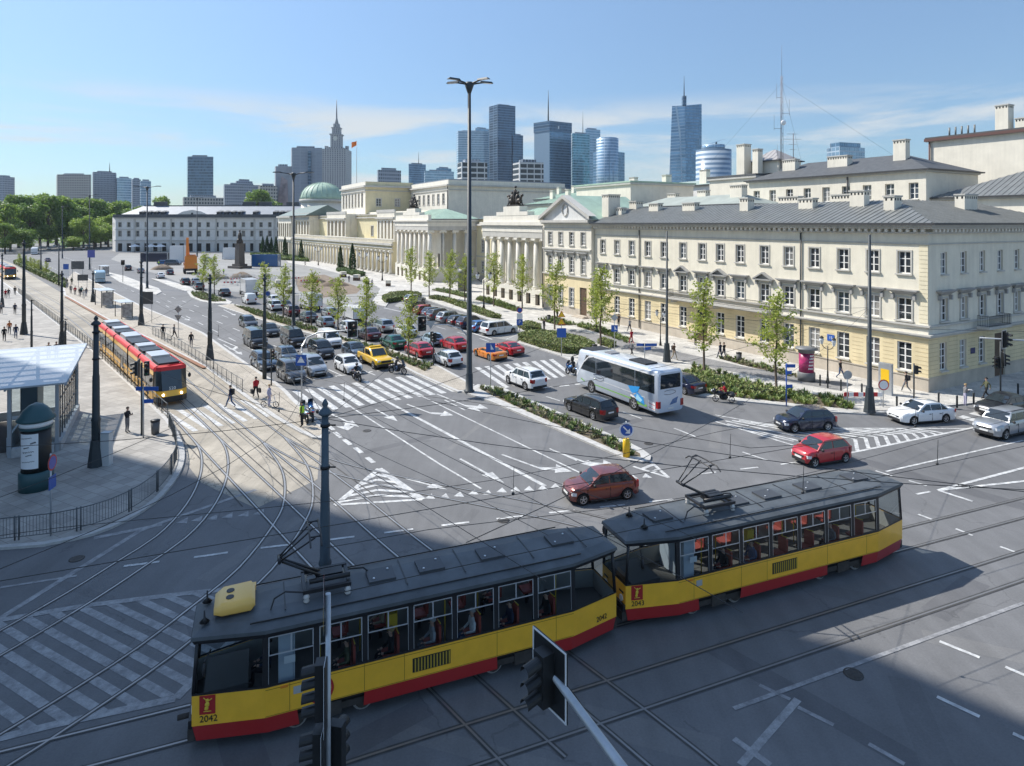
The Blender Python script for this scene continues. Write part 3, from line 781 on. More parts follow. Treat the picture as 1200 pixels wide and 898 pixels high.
def win_mesh(w_,h_,cols=2,rows=3,depth=0.24,surround=0.14,sm=None,fm=None,hood=None,sill=True,fr=0.09,mt=0.055):
 key=(w_,h_,cols,rows,depth,surround,hood,sill,(sm or TRIM).name,(fm or WFRAME).name)
 if key in WIN:return WIN[key]
 b=MB().use(fm or WFRAME);y0,y1=depth-0.09,depth-0.015;a=w_/2
 b.box(-a,-a+fr,y0,y1,0,h_);b.box(a-fr,a,y0,y1,0,h_)
 b.box(-a+fr,a-fr,y0,y1,0,fr);b.box(-a+fr,a-fr,y0,y1,h_-fr,h_)
 for i in range(1,cols):
  x=-a+w_*i/cols;b.box(x-mt,x+mt,y0+0.006,y1-0.01,fr,h_-fr)
 for i in range(1,rows):
  z=h_*i/rows
  for c in range(cols):
   b.box(-a+w_*c/cols+(fr if c==0 else mt),-a+w_*(c+1)/cols-(fr if c==cols-1 else mt),y0+0.012,y1-0.012,z-mt*0.6,z+mt*0.6)
 if surround:
  b.use(sm or TRIM);s=surround
  b.box(-a-s,-a-0.003,-0.06,-0.003,-s*0.3,h_+s);b.box(a+0.003,a+s,-0.06,-0.003,-s*0.3,h_+s);b.box(-a-0.003,a+0.003,-0.06,-0.003,h_+0.003,h_+s)
 if sill:
  b.use(sm or TRIM);b.box(-a-surround-0.06,a+surround+0.06,-0.17,0.1,-0.13,-0.003)
 g=MB().use(WGLASS);g.poly([(-a+0.02,depth-0.045,0.02),(a-0.02,depth-0.045,0.02),(a-0.02,depth-0.045,h_-0.02),(-a+0.02,depth-0.045,h_-0.02)])
 hm=None
 if hood:
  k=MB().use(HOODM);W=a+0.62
  if hood=='flat':
   k.frustum((-a-0.2,a+0.2,-0.14,-0.004),h_+0.30,(-W,W,-0.42,-0.004),h_+0.62);k.box(-W-0.05,W+0.05,-0.48,-0.004,h_+0.623,h_+0.74)
   k.box(-a-0.42,-a-0.2,-0.26,-0.004,h_-0.12,h_+0.297);k.box(a+0.2,a+0.42,-0.26,-0.004,h_-0.12,h_+0.297)
  else:
   k.box(-W,W,-0.42,-0.004,h_+0.36,h_+0.50)
   for y in(-0.46,):
    for sgn in(-1,1):
     k.poly([(sgn*W*1.04,y,h_+0.52),(0,y,h_+1.25),(0,y,h_+1.08),(sgn*(W-0.25),y,h_+0.52)])
     k.poly([(sgn*W*1.04,y,h_+0.52),(0,y,h_+1.25),(0,-0.004,h_+1.25),(sgn*W*1.04,-0.004,h_+0.52)])
     k.poly([(sgn*(W-0.25),y,h_+0.52),(0,y,h_+1.08),(0,-0.1,h_+1.08),(sgn*(W-0.25),-0.1,h_+0.52)])
   k.poly([(-W,-0.1,h_+0.5),(W,-0.1,h_+0.5),(0,-0.1,h_+1.15)])
   k.box(-a-0.42,-a-0.2,-0.26,-0.004,h_-0.12,h_+0.357);k.box(a+0.2,a+0.42,-0.26,-0.004,h_-0.12,h_+0.357)
  hm=k.mesh('hood')
 WIN[key]=(b.mesh('window'),g.mesh('pane'),hm)
 return WIN[key]
def put_window(parent,meshes,loc,rz):
 o=ob(meshes[0],'window',parent,loc,rz);setmat(ob(meshes[1],'pane',o),0,WPANES[int(loc[0]*7.3+loc[1]*5.7+loc[2]*3.1)%7])
 if meshes[2]:ob(meshes[2],'hood',o)
 return o
def rib(b,p,q,n,wd=0.045,h=0.045):
 p=Vector(p);q=Vector(q);d=(q-p)
 if d.length<0.2:return
 d.normalize();n=Vector(n);s=d.cross(n).normalized()*wd/2;u=n*h
 b.poly([p-s,q-s,q-s+u,p-s+u]);b.poly([p+s,p+s+u,q+s+u,q+s]);b.poly([p-s+u,q-s+u,q+s+u,p+s+u])
def hip_roof(b,x0,x1,y0,y1,z,rise,m,ov=0.5,seam=0.62,gable0=False,gable1=False,fascia=True):
 """hip roof over a rectangle in local space, ridge along the longer side"""
 X0,X1,Y0,Y1=x0-ov,x1+ov,y0-ov,y1+ov
 b.use(m);zr=z+rise
 if(Y1-Y0)>=(X1-X0):
  r=(X1-X0)/2;a=Vector(((X0+X1)/2,Y0+(0 if gable0 else r),zr));c=Vector(((X0+X1)/2,Y1-(0 if gable1 else r),zr))
  c00,c10,c11,c01=(Vector(p)for p in((X0,Y0,z),(X1,Y0,z),(X1,Y1,z),(X0,Y1,z)))
  b.poly([c00,a,c,c01]);b.poly([c10,c11,c,a]);b.poly([c00,c10,a]);b.poly([c11,c01,c])
  if seam:
   for sx in(0,1):
    n=Vector((-rise if sx==0 else rise,0,r)).normalized();xe=X0 if sx==0 else X1;y=Y0+seam/2
    while y<Y1:
     k=1.0
     if not gable0:k=min(k,(y-Y0)/r)
     if not gable1:k=min(k,(Y1-y)/r)
     rib(b,(xe,y,z),(xe+((a.x-xe)*k),y,z+rise*k),n);y+=seam
   for sy in((0,)if not gable0 else())+((1,)if not gable1 else()):
    n=Vector((0,-rise if sy==0 else rise,r)).normalized();ye=Y0 if sy==0 else Y1;x=X0+seam/2
    while x<X1:
     k=min(1,(x-X0)/r,(X1-x)/r);rib(b,(x,ye,z),(x,ye+(r*k if sy==0 else-r*k),z+rise*k),n);x+=seam
 else:
  r=(Y1-Y0)/2;a=Vector((X0+(0 if gable0 else r),(Y0+Y1)/2,zr));c=Vector((X1-(0 if gable1 else r),(Y0+Y1)/2,zr))
  c00,c10,c11,c01=(Vector(p)for p in((X0,Y0,z),(X1,Y0,z),(X1,Y1,z),(X0,Y1,z)))
  b.poly([c00,c10,c,a]);b.poly([c11,c01,a,c]);b.poly([c01,c00,a]);b.poly([c10,c11,c])
  if seam:
   for sy in(0,1):
    n=Vector((0,-rise if sy==0 else rise,r)).normalized();ye=Y0 if sy==0 else Y1;x=X0+seam/2
    while x<X1:
     k=1.0
     if not gable0:k=min(k,(x-X0)/r)
     if not gable1:k=min(k,(X1-x)/r)
     rib(b,(x,ye,z),(x,ye+(r*k if sy==0 else-r*k),z+rise*k),n);x+=seam
 b.use(GUTTER);b.poly([(X0,Y0,z-0.02),(X1,Y0,z-0.02),(X1,Y1,z-0.02),(X0,Y1,z-0.02)])
 if fascia:
  t=0.12
  b.box(X0-t,X0,Y0-t,Y1+t,z-0.14,z+0.03);b.box(X1,X1+t,Y0-t,Y1+t,z-0.14,z+0.03);b.box(X0,X1,Y0-t,Y0,z-0.14,z+0.03);b.box(X0,X1,Y1,Y1+t,z-0.14,z+0.03)
def chimney(parent,x,y,z0,z1,a=0.9,c=1.3,m=None):
 b=MB().use(m or IVORY);b.box(x-a/2,x+a/2,y-c/2,y+c/2,z0,z1)
 b.use(TRIM);b.box(x-a/2-0.08,x+a/2+0.08,y-c/2-0.08,y+c/2+0.08,z1+0.004,z1+0.14)
 b.use(DARKIN)
 n=max(2,int(c/0.35))
 for i in range(n):
  yy=y-c/2+c*(i+0.5)/n
  b.box(x-a/2-0.012,x-a/2-0.002,yy-0.08,yy+0.08,z1-0.34,z1-0.1)
 m_=max(2,int(a/0.35))
 for i in range(m_):
  xx=x-a/2+a*(i+0.5)/m_
  b.box(xx-0.08,xx+0.08,y-c/2-0.012,y-c/2-0.002,z1-0.34,z1-0.1)
 return b.build('chimney',parent)
def cornice(b,x,y0,y1,z,prof,m,side='x'):
 """stepped mouldings along y, projecting to -x; prof = [(dz0, dz1, out), ...]"""
 b.use(m)
 for d0,d1,o in prof:b.box(x-o,x-0.003,y0-o,y1+o if side=='xx' else y1,z+d0,z+d1)
CW=Vector((0.875,0.485));CU=Vector((-0.485,0.875));CRZ=math.atan2(0.485,0.875)
CX,CY=35.2,54.1
def L2W(x,y):return(CX+CW.x*x+CU.x*y,CY+CW.y*x+CU.y*y)
ROT_F=R(-90)
bld=thing('corner_building','long three-storey cream building with ochre ground floor and grey metal roof on the street corner','building',(CX,CY,0),CRZ)
LEN,DEP,WNG=47.2,12.0,25.0
ys=[2.0,4.8,7.7,10.75,13.7,16.7,20.0,22.9,25.7,28.9,32.3,35.4,38.7,41.9,45.2]
ops=[];wl=[]
for i,y in enumerate(ys):
 ops+=[(y-0.55,y+0.55,10.05,12.0),(y-0.62,y+0.62,6.0,7.95)]
 if i==8:ops.append((y-0.85,y+0.85,0.35,4.2))
 else:ops.append((y-0.62,y+0.62,1.65,4.1))
 ped=i in(5,7,9)
 wl.append((y,10.05,(1.1,1.95),None));wl.append((y,6.0,(1.24,1.95),'tri' if ped else 'flat'))
 if i!=8:wl.append((y,1.65,(1.24,2.45),None))
bands=[(1.25,PLINTH),(4.75,OCHRE),(5.75,IVORY),(14.4,CREAM)]
b=MB();wall(b,(0,0),(0,1),(-1,0),LEN,0,14.35,ops,bands)
xs=[2.4,5.6,8.8,12.0]
xg=[2.3,5.5,8.7,12.4,18.5]
so_=[]
for x in xs+[15.2,18.4,21.6]:so_+=[(x-0.5,x+0.5,10.05,11.95),(x-0.55,x+0.55,6.0,7.95)]
for x in xg[:3]:so_.append((x-0.55,x+0.55,1.75,4.15))
so_+=[(11.0,13.0,0.02,4.2),(17.2,20.2,0.02,4.3),(22.0,23.2,1.75,4.15)]
wall(b,(0,0),(1,0),(0,-1),WNG,0,14.35,so_,bands)
b.use(CREAM)
b.poly([(WNG,0,0),(WNG,DEP,0),(WNG,DEP,14.35),(WNG,0,14.35)]);b.poly([(WNG,DEP,0),(DEP,DEP,0),(DEP,DEP,14.35),(WNG,DEP,14.35)])
b.poly([(DEP,DEP,0),(DEP,LEN,0),(DEP,LEN,14.35),(DEP,DEP,14.35)]);b.poly([(0,LEN,0),(DEP,LEN,0),(DEP,LEN,14.35),(0,LEN,14.35)])
b.use(mat('groove_shade',(0.52,0.42,0.25),0.9))
def free(ops_,s,z):return not any(o[0]-0.28<s<o[1]+0.28 and o[2]-0.28<z<o[3]+0.42 for o in ops_)
for k in range(9):
 z=1.62+k*0.36
 for(ol,Lh,side)in((ops,LEN,0),(so_,WNG,1)):
  cuts=sorted([0.0,Lh]+[c for o in ol if o[2]-0.28<z<o[3]+0.42 for c in(o[0]-0.28,o[1]+0.28)])
  for s0,s1 in zip(cuts,cuts[1:]):
   if s1-s0>0.05 and free(ol,(s0+s1)/2,z):
    if side==0:b.box(-0.012,-0.002,s0+0.01,s1-0.01,z,z+0.035)
    else:b.box(s0+0.01,s1-0.01,-0.012,-0.002,z,z+0.035)
b.use(stucco('quoin_cream',(0.77,0.69,0.50)))
for k in range(20):
 z=5.95+k*0.36
 if z>12.6:break
 b.box(-0.03,-0.004,0.02,0.75,z,z+0.32);
b.build('wall',bld)
t=MB()
def ring(z0,z1,o,m):
 t.use(m);t.box(-o,-0.004,-o,LEN-0.02,z0,z1);t.box(-0.003,WNG+0.02,-o,-0.004,z0,z1)
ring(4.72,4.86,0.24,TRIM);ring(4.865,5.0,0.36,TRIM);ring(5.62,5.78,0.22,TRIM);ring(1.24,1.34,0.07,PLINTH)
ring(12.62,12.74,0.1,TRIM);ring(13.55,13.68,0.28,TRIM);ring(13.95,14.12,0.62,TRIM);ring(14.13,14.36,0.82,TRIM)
t.use(STONEW)
y=0.1
while y<LEN-0.4:t.box(-0.5,-0.28,y,y+0.26,13.69,13.945);y+=0.62
x=0.1
while x<WNG:t.box(x,x+0.26,-0.5,-0.28,13.69,13.945);x+=0.62
t.build('cornice',bld)
for y,z,(w_,h_),hd in wl:
 rows=4 if h_>2.2 else 3
 put_window(bld,win_mesh(w_,h_,2,rows,hood=hd,surround=0.13 if z>4 else 0.0,sm=TRIM,sill=True),(0,y,z),ROT_F)
for x in xs+[15.2,18.4,21.6]:
 put_window(bld,win_mesh(1.0,1.9,2,3,surround=0.0),(x,0,10.05),0);put_window(bld,win_mesh(1.1,1.95,2,3,hood='flat'),(x,0,6.0),0)
for x in xg[:3]+[22.6]:put_window(bld,win_mesh(1.1 if x<20 else 1.2,2.4,2,4,surround=0.0),(x,0,1.75),0)
d=MB().use(DOORW);y=ys[8];d.box(0.12,0.2,y-0.83,y-0.02,0.36,3.1);d.box(0.12,0.2,y+0.02,y+0.83,0.36,3.1);d.use(WGLASS);d.box(0.14,0.18,y-0.83,y+0.83,3.12,4.18)
dd=d.build('door',bld)
d=MB().use(PLINTH);d.box(-0.9,0,y-1.5,y+1.5,0.13,0.24);d.box(-0.6,0,y-1.2,y+1.2,0.243,0.36);d.build('doorstep',bld)
d=MB().use(DOORW);d.box(11.0,13.0,0.18,0.22,0.05,4.18);d.build('door',bld)
d=MB().use(mat('brick_passage',(0.30,0.12,0.08),0.9,var=0.3,scale=5));d.box(17.2,20.2,0.2,0.24,0.02,4.3);d.build('gateway',bld)
def balcony(x0,x1,y0,y1,z,face):
 d=MB().use(TRIM)
 if face=='x':
  d.box(x0,-0.37,y0,y1,z-0.22,z)
  for yy in(y0+0.6,y1-0.6,(y0+y1)/2):d.box(x0+0.3,-0.37,yy-0.15,yy+0.15,z-0.6,z-0.222)
 else:
  d.box(x0,x1,y0,-0.37,z-0.22,z)
 o=d.build('balcony',bld)
 r=MB().use(IRON)
 def run(p,q):
  p=Vector(p);q=Vector(q);n=max(2,int((q-p).length/0.13))
  r.tube(p+UP*0.95,q+UP*0.95,0.025,n=5);r.tube(p+UP*0.1,q+UP*0.1,0.02,n=5)
  for i in range(n+1):c=p.lerp(q,i/n);r.tube(c+UP*0.02,c+UP*0.95,0.012,n=4,caps=False)
 if face=='x':run((x0+0.06,y0+0.05,z),(x0+0.06,y1-0.05,z));run((x0+0.06,y0+0.05,z),(-0.4,y0+0.05,z));run((x0+0.06,y1-0.05,z),(-0.4,y1-0.05,z))
 else:run((x0+0.05,y0+0.06,z),(x1-0.05,y0+0.06,z));run((x0+0.05,y0+0.06,z),(x0+0.05,-0.4,z));run((x1-0.05,y0+0.06,z),(x1-0.05,-0.4,z))
 r.build('railing',o)
balcony(-1.5,0,15.2,30.2,5.25,'x');balcony(7.0,11.0,-1.4,0,5.25,'y')
for y in(12.2,37.0):
 d=MB().use(GUTTER);d.tube((-0.12,y,0.3),(-0.12,y,13.5),0.075,n=8);d.build('drainpipe',bld)
r=MB().use(ZINC);o=0.9;z=14.42;hr=2.3;h6=DEP/2
R0=(h6,h6,z+hr);R1=(h6,LEN+0.3,z+hr);R2=(WNG-h6,h6,z+hr)
r.poly([(-o,-o,z),R0,R1,(-o,LEN+0.3,z)]);r.poly([(-o,-o,z),(WNG+o,-o,z),R2,R0]);r.poly([(WNG+o,-o,z),(WNG+o,DEP+o,z),R2])
r.poly([(WNG+o,DEP+o,z),(DEP+o,DEP+o,z),R0,R2]);r.poly([(DEP+o,DEP+o,z),(DEP+o,LEN+0.3,z),R1,R0])
nf=Vector((-hr,0,h6+o)).normalized();y=-o+0.3
while y<LEN:
 k=min(1,(y+o)/(h6+o));rib(r,(-o,y,z),(-o+(h6+o)*k,y,z+hr*k),nf);y+=0.6
nf=Vector((0,-hr,h6+o)).normalized();x=-o+0.3
while x<WNG+o:
 k=min(1,(x+o)/(h6+o),(WNG+o-x)/(h6+o));rib(r,(x,-o,z),(x,-o+(h6+o)*k,z+hr*k),nf);x+=0.6
r.use(GUTTER);r.box(-o-0.12,-o,-o-0.12,LEN,z-0.12,z+0.06);r.box(-o,WNG+o,-o-0.12,-o,z-0.12,z+0.06)
rf=r.build('roof',bld)
for(x,y,a,c,zt)in((3.4,5.0,1.2,1.0,16.9),(4.6,9.0,0.9,1.5,17.6),(4.2,14.5,0.9,1.7,17.0),(7.2,19.0,0.9,2.6,17.4),(4.0,22.5,1.1,1.2,17.3),(4.4,32.0,0.9,2.2,17.0),(4.6,39.0,0.9,1.9,17.1),(3.2,45.0,0.9,1.3,16.6),(13.5,3.6,2.4,0.9,17.2),(7.0,12.0,1.0,2.8,17.4)):
 chimney(rf,x,y,14.4,zt,a,c)
def sign_plate(parent,loc,rot,w_,h_,m,name='street_sign'):
 d=MB().use(m);d.box(-w_/2,w_/2,-0.03,0,-h_/2,h_/2);o=d.build(name,parent,loc);o.rotation_euler=rot;return o
BLUE=mat('sign_blue',(0.02,0.10,0.42),0.4);SWHITE=mat('sign_white',(0.82,0.82,0.82),0.4);SRED=mat('sign_red',(0.55,0.02,0.03),0.4);SYEL=mat('sign_yellow',(0.85,0.52,0.02),0.4);SBLK=mat('sign_black',(0.02,0.02,0.02),0.5)
sp=sign_plate(bld,(-0.01,8.95,3.35),(0,0,ROT_F),0.75,0.62,BLUE)
put_text('15',0.36,SWHITE,sp,(0,-0.036,0),(R(90),0,0))
sp=sign_plate(bld,(7.1,-0.01,3.0),(0,0,0),0.75,0.5,mat('plate_navy',(0.03,0.03,0.12),0.4))
ph=thing('pedimented_house','narrow cream house with triangular pediment between the long building and the white columned portico','building',(*L2W(-0.55,47.25),0),CRZ)
PW=13.6;ops=[];wl=[]
for i,y in enumerate((2.1,5.2,8.3,11.4)):
 ops+=[(y-0.6,y+0.6,11.0,13.0),(y-0.62,y+0.62,6.7,9.2)];wl+=[(y,11.0,1.2,2.0,None),(y,6.7,1.24,2.5,'flat')]
 if i==0:ops.append((y-0.9,y+0.9,0.4,4.6))
 else:ops.append((y-0.62,y+0.62,1.5,4.3));wl.append((y,1.5,1.24,2.8,None))
b=MB();wall(b,(0,0),(0,1),(-1,0),PW,0,14.9,ops,[(1.3,PLINTH),(6.1,OCHRE),(15,IVORY)])
b.use(IVORY);b.poly([(0,0,0),(12,0,0),(12,0,14.9),(0,0,14.9)]);b.poly([(0,PW,0),(12,PW,0),(12,PW,14.9),(0,PW,14.9)]);b.poly([(12,0,0),(12,PW,0),(12,PW,14.9),(12,0,14.9)])
b.build('wall',ph)
t=MB()
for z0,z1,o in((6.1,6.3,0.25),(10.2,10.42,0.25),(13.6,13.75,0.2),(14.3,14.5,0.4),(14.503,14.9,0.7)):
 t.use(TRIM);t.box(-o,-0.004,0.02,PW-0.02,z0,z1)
t.use(TRIM)
for sgn in(0,1):
 p0=(-0.75,-0.4 if sgn==0 else PW+0.4,14.92);p1=(-0.75,PW/2,18.3)
 e=Vector((0,0,0.55));dd_=Vector((1.4,0,0));p0=Vector(p0);p1=Vector(p1)
 t.poly([p0,p1,p1+e,p0+e]);t.poly([p0+e,p1+e,p1+e+dd_,p0+e+dd_]);t.poly([p0,p0+dd_,p1+dd_,p1])
t.build('cornice',ph)
t=MB().use(stucco('tympanum',(0.66,0.66,0.64)));t.poly([(-0.1,-0.2,14.9),(-0.1,PW+0.2,14.9),(-0.1,PW/2,18.5)])
t.use(TRIM);t.path([(-0.2,PW/2+0.75*math.cos(a*PI/8),16.5+0.95*math.sin(a*PI/8))for a in range(17)],0.09,5);t.build('pediment',ph)
for y,z,w_,h_,hd in wl:put_window(ph,win_mesh(w_,h_,2,4,hood=hd,surround=0.12),(0,y,z),ROT_F)
d=MB().use(DOORW);d.box(0.14,0.2,1.22,2.98,0.42,4.58);d.build('door',ph)
d=MB().use(PLINTH);d.box(-1.2,-0.01,0.6,3.6,0.13,0.28);d.box(-0.8,-0.01,0.9,3.3,0.283,0.42);d.build('doorstep',ph)
r=MB().use(COPPER);r.poly([(0,-0.4,14.95),(0,PW/2,18.8),(12,PW/2,18.8),(12,-0.4,14.95)]);r.poly([(0,PW+0.4,14.95),(12,PW+0.4,14.95),(12,PW/2,18.8),(0,PW/2,18.8)]);r.build('roof',ph)
d=MB().use(GUTTER);d.tube((-0.15,PW-0.1,0.3),(-0.15,PW-0.1,13.4),0.09,n=8);d.build('drainpipe',ph)
chimney(ph,3.5,-0.2,15,18.6,2.2,1.6,IVORY);chimney(ph,6.5,-2.4,15,17.6,1.3,1.6,IVORY)
COLM={}
def column_mesh(r,h,base=0.5):
 k=(round(r,2),round(h,2))
 if k not in COLM:
  b=MB().use(STONEW)
  b.box(-r*1.35,r*1.35,-r*1.35,r*1.35,0,0.22);b.lathe([(r*1.28,0.22),(r*1.28,0.42),(r*1.02,0.55),(r,0.6),(r*0.98,h*0.35),(r*0.84,h-0.75)],14)
  b.lathe([(r*0.84,h-0.75),(r*0.98,h-0.6),(r*0.98,h-0.4)],14);b.box(-r*1.35,r*1.35,-r*1.3,r*1.3,h-0.42,h-0.12);b.box(-r*1.25,r*1.25,-r*1.25,r*1.25,h-0.118,h)
  for s in(-1,1):
   for q in(-1,1):b.tube((s*r*1.2,q*r*1.32,h-0.38),(s*r*1.2,q*r*1.12,h-0.38),0.24,n=8)
  COLM[k]=b.mesh('column')
 return COLM[k]
def statue_group(label,x,y,z,parts,s=1.0):
 t_=thing('rooftop_sculpture',label,'sculpture',(*L2W(x,y),z),CRZ+ROT_F)
 b=MB().use(BRONZE);b.box(-2.2,2.2,-0.6,0.6,0,0.3)
 for(px,h,lean)in parts:
  b.lathe([(0.48,0.3),(0.42,0.9*h),(0.5,1.5*h),(0.28,1.95*h),(0.17,2.05*h)],8,(px,0));b.ball((px+lean*0.2,0,2.3*h),0.26)
  b.tube((px,0,1.75*h),(px+lean*0.9,-0.2,1.5*h+0.5),0.14,0.1,n=6);b.tube((px,0,1.75*h),(px-lean*0.5,-0.3,1.0*h),0.14,0.1,n=6)
 for s_ in(-1,1):
  b.ball((s_*1.5,0,0.95),0.55,sx=1.5);b.tube((s_*1.9,0,1.1),(s_*2.4,0,1.9),0.28,0.2,n=6);b.ball((s_*2.55,0,1.95),0.28,sx=1.4)
  for q in(-0.25,0.25):b.tube((s_*1.1,q,0.8),(s_*1.0,q,0.28),0.13,n=5);b.tube((s_*2.0,q,0.8),(s_*2.3,q,0.28),0.13,n=5)
 b.build('figures',t_)
def portico(label,ya,yb,depth,ncol,side_cols,zc0,zc1,zt):
 p=thing('portico_building',label,'building',(*L2W(0,ya),0),CRZ)
 W=yb-ya;b=MB()
 n_ar=ncol-1;st=(W-1.6)/n_ar;ops=[(0.8+st*i+st*0.5-0.75,0.8+st*i+st*0.5+0.75,0.25,zc0-0.75)for i in range(n_ar)]
 wall(b,(0,0),(0,1),(-1,0),W,0,zc0,ops,[(9,STONEW)],depth=0.6,rev=PLINTH)
 b.use(STONEW);b.poly([(0,0,zc0),(0,W,zc0),(depth,W,zc0),(depth,0,zc0)]);b.poly([(0,0,0),(depth,0,0),(depth,0,zc0),(0,0,zc0)]);b.poly([(0,W,0),(depth,W,0),(depth,W,zc0),(0,W,zc0)])
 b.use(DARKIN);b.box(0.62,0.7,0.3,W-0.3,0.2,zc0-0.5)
 b.build('podium',p)
 rec=3.4;b=MB().use(YELLOW)
 inn=[(1.6+i*(W-3.2)/3-0.7,1.6+i*(W-3.2)/3+0.7,zc0+0.2,zc0+3.6)for i in range(4)]
 wall(b,(rec,0),(0,1),(-1,0),W,zc0,zc1,inn,[(99,IVORY)],depth=0.3)
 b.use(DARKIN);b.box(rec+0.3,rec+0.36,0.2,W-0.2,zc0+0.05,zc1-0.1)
 b.use(IVORY)
 if side_cols:b.poly([(rec,rec,zc0),(depth,rec,zc0),(depth,rec,zc1),(rec,rec,zc1)])
 else:b.poly([(rec,0,zc0),(depth,0,zc0),(depth,0,zc1),(rec,0,zc1)])
 b.poly([(rec,W,zc0),(depth,W,zc0),(depth,W,zc1),(rec,W,zc1)]);b.build('wall',p)
 cm=column_mesh(0.56,zc1-zc0)
 for i in range(ncol):ob(cm,'column',p,(0.75,0.8+(W-1.6)*i/(ncol-1),zc0))
 for i in range(1,side_cols+1):ob(cm,'column',p,(0.75+i*(depth-1.5)/side_cols,0.8,zc0))
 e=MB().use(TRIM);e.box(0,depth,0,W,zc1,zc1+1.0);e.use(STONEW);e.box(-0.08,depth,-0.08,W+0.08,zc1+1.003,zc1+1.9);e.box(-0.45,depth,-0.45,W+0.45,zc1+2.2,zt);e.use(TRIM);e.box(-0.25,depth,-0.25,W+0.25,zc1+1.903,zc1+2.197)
 y=-0.2
 e.use(STONEW)
 e.build('entablature',p)
 e=MB().use(STONEW);e.box(0.1,0.9,0.2,W-0.2,zt+0.003,zt+1.2);e.box(0.05,1.5,W*0.25,W*0.75,zt+1.203,zt+1.9);e.box(0.05,1.7,W*0.37,W*0.63,zt+1.903,zt+2.9);e.build('attic',p)
 r=MB();hip_roof(r,1.6,depth-0.5,0.6,W-0.6,zt+0.2,2.6,COPPER,ov=0.2,seam=0.9);r.build('roof',p)
 return p,zt+2.9
p1,zt1=portico('white portico building of eight columns with a bronze group, right beside the pedimented house',61.2,84.8,16,8,0,2.9,11.8,14.6)
statue_group('dark bronze sculpture group on the attic of the portico beside the pedimented house',0.9,73.0,zt1,[(-0.9,1.1,-1),(0,1.55,1),(0.9,1.1,1)])
p2,zt2=portico('white portico building with columns on front and flank, next to the arcade',114.2,138.5,14.5,8,4,3.3,12.6,15.2)
statue_group('dark bronze sculpture group on the portico next to the arcade',0.9,126.5,zt2,[(-0.8,1.2,-1),(0.2,1.5,1),(1.0,1.0,1)])
bk=thing('bank_building','cream courtyard building with green copper roof set back between the two porticos','building',(*L2W(13,84.8),0),CRZ)
ops=[]
for y in(3.5,9,14.7,20.4,26):ops+=[(y-0.8,y+0.8,2.2,5.0),(y-0.8,y+0.8,7.2,10.2)]
b=MB();wall(b,(0,0),(0,1),(-1,0),29.4,0,14.2,ops,[(1.5,PLINTH),(20,YELLOW)]);b.use(YELLOW);b.box(0.4,34,0.01,29.39,14.0,15.4);b.poly([(3,0,0),(34,0,0),(34,0,14.2),(3,0,14.2)])
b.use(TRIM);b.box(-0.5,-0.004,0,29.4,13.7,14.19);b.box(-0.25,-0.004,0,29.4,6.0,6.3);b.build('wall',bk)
for y in(3.5,9,14.7,20.4,26):put_window(bk,win_mesh(1.6,2.8,2,4),(0,y,2.2),ROT_F);put_window(bk,win_mesh(1.6,3.0,2,4),(0,y,7.2),ROT_F)
r=MB();hip_roof(r,0,34,0,29.4,15.45,3.2,mat('dark_green_roof',(0.12,0.17,0.16),0.6,var=0.2,scale=0.6),ov=0.3,seam=0)
r.build('roof',bk)
def green_block(label,x0,x1,y0,y1,z,rise=2.2):
 g=thing('palace_wing',label,'building',(*L2W(x0,y0),0),CRZ);b=MB()
 W,D=y1-y0,x1-x0;n=int(W/4)
 ops=[(W*(i+0.5)/n-0.6,W*(i+0.5)/n+0.6,z-3.4,z-1.4)for i in range(n)]
 wall(b,(0,0),(0,1),(-1,0),W,0,z,ops,[(99,IVORY)]);b.use(IVORY);b.poly([(0,0,0),(D,0,0),(D,0,z),(0,0,z)]);b.poly([(0,W,0),(D,W,0),(D,W,z),(0,W,z)])
 b.use(TRIM);b.box(-0.4,-0.004,-0.4,W+0.4,z-0.5,z-0.02);b.box(-0.003,D,-0.4,-0.004,z-0.5,z-0.02);b.build('wall',g)
 for i in range(n):put_window(g,win_mesh(1.2,2.0,2,3),(0,W*(i+0.5)/n,z-3.4),ROT_F)
 r=MB();hip_roof(r,0,D,0,W,z,rise,COPPER,ov=0.5,seam=0.9);rf_=r.build('roof',g)
 for k in range(3):chimney(rf_,D*0.3,W*(0.2+0.3*k),z+0.5,z+rise+0.9,0.8,1.2)
green_block('cream wing with green hipped roof and chimneys behind the white portico',17,33,76,97,18.6)
green_block('smaller cream wing with green hipped roof, farther behind the bronze-topped portico',36,52,100,124,21.0,2.4)
ar=thing('arcade_palace','long pale yellow palace with ground-floor arcade and upper loggias along the square','building',(*G2(460,321),0),math.atan2(0.556,0.831))
AL=126.0;nb=32;st=AL*0.83/nb
b=MB();ops=[(0.9+i*st,0.9+i*st+st-1.15,0.3,6.6)for i in range(nb)]
wall(b,(0,0),(0,1),(-1,0),AL*0.83+0.6,0,8.2,ops,[(99,YELLOW)],depth=1.0,rev=YELLOW)
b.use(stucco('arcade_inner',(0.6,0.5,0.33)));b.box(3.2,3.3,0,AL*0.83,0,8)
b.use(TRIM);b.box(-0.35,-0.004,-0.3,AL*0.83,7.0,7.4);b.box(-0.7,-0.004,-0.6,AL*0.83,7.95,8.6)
b.use(YELLOW);b.poly([(0,0,0),(20,0,0),(20,0,9),(0,0,9)]);b.poly([(0,0,8.61),(0,AL*0.83,8.61),(20,AL*0.83,8.61),(20,0,8.61)])
b.build('arcade',ar)
cm=column_mesh(0.42,6.5)
for i in range(nb):ob(cm,'column',ar,(-0.5,0.35+i*st,0.1))
b=MB()
lo=[(1,14),(42,62),(84,104)];wls=[(14,42),(62,84)]
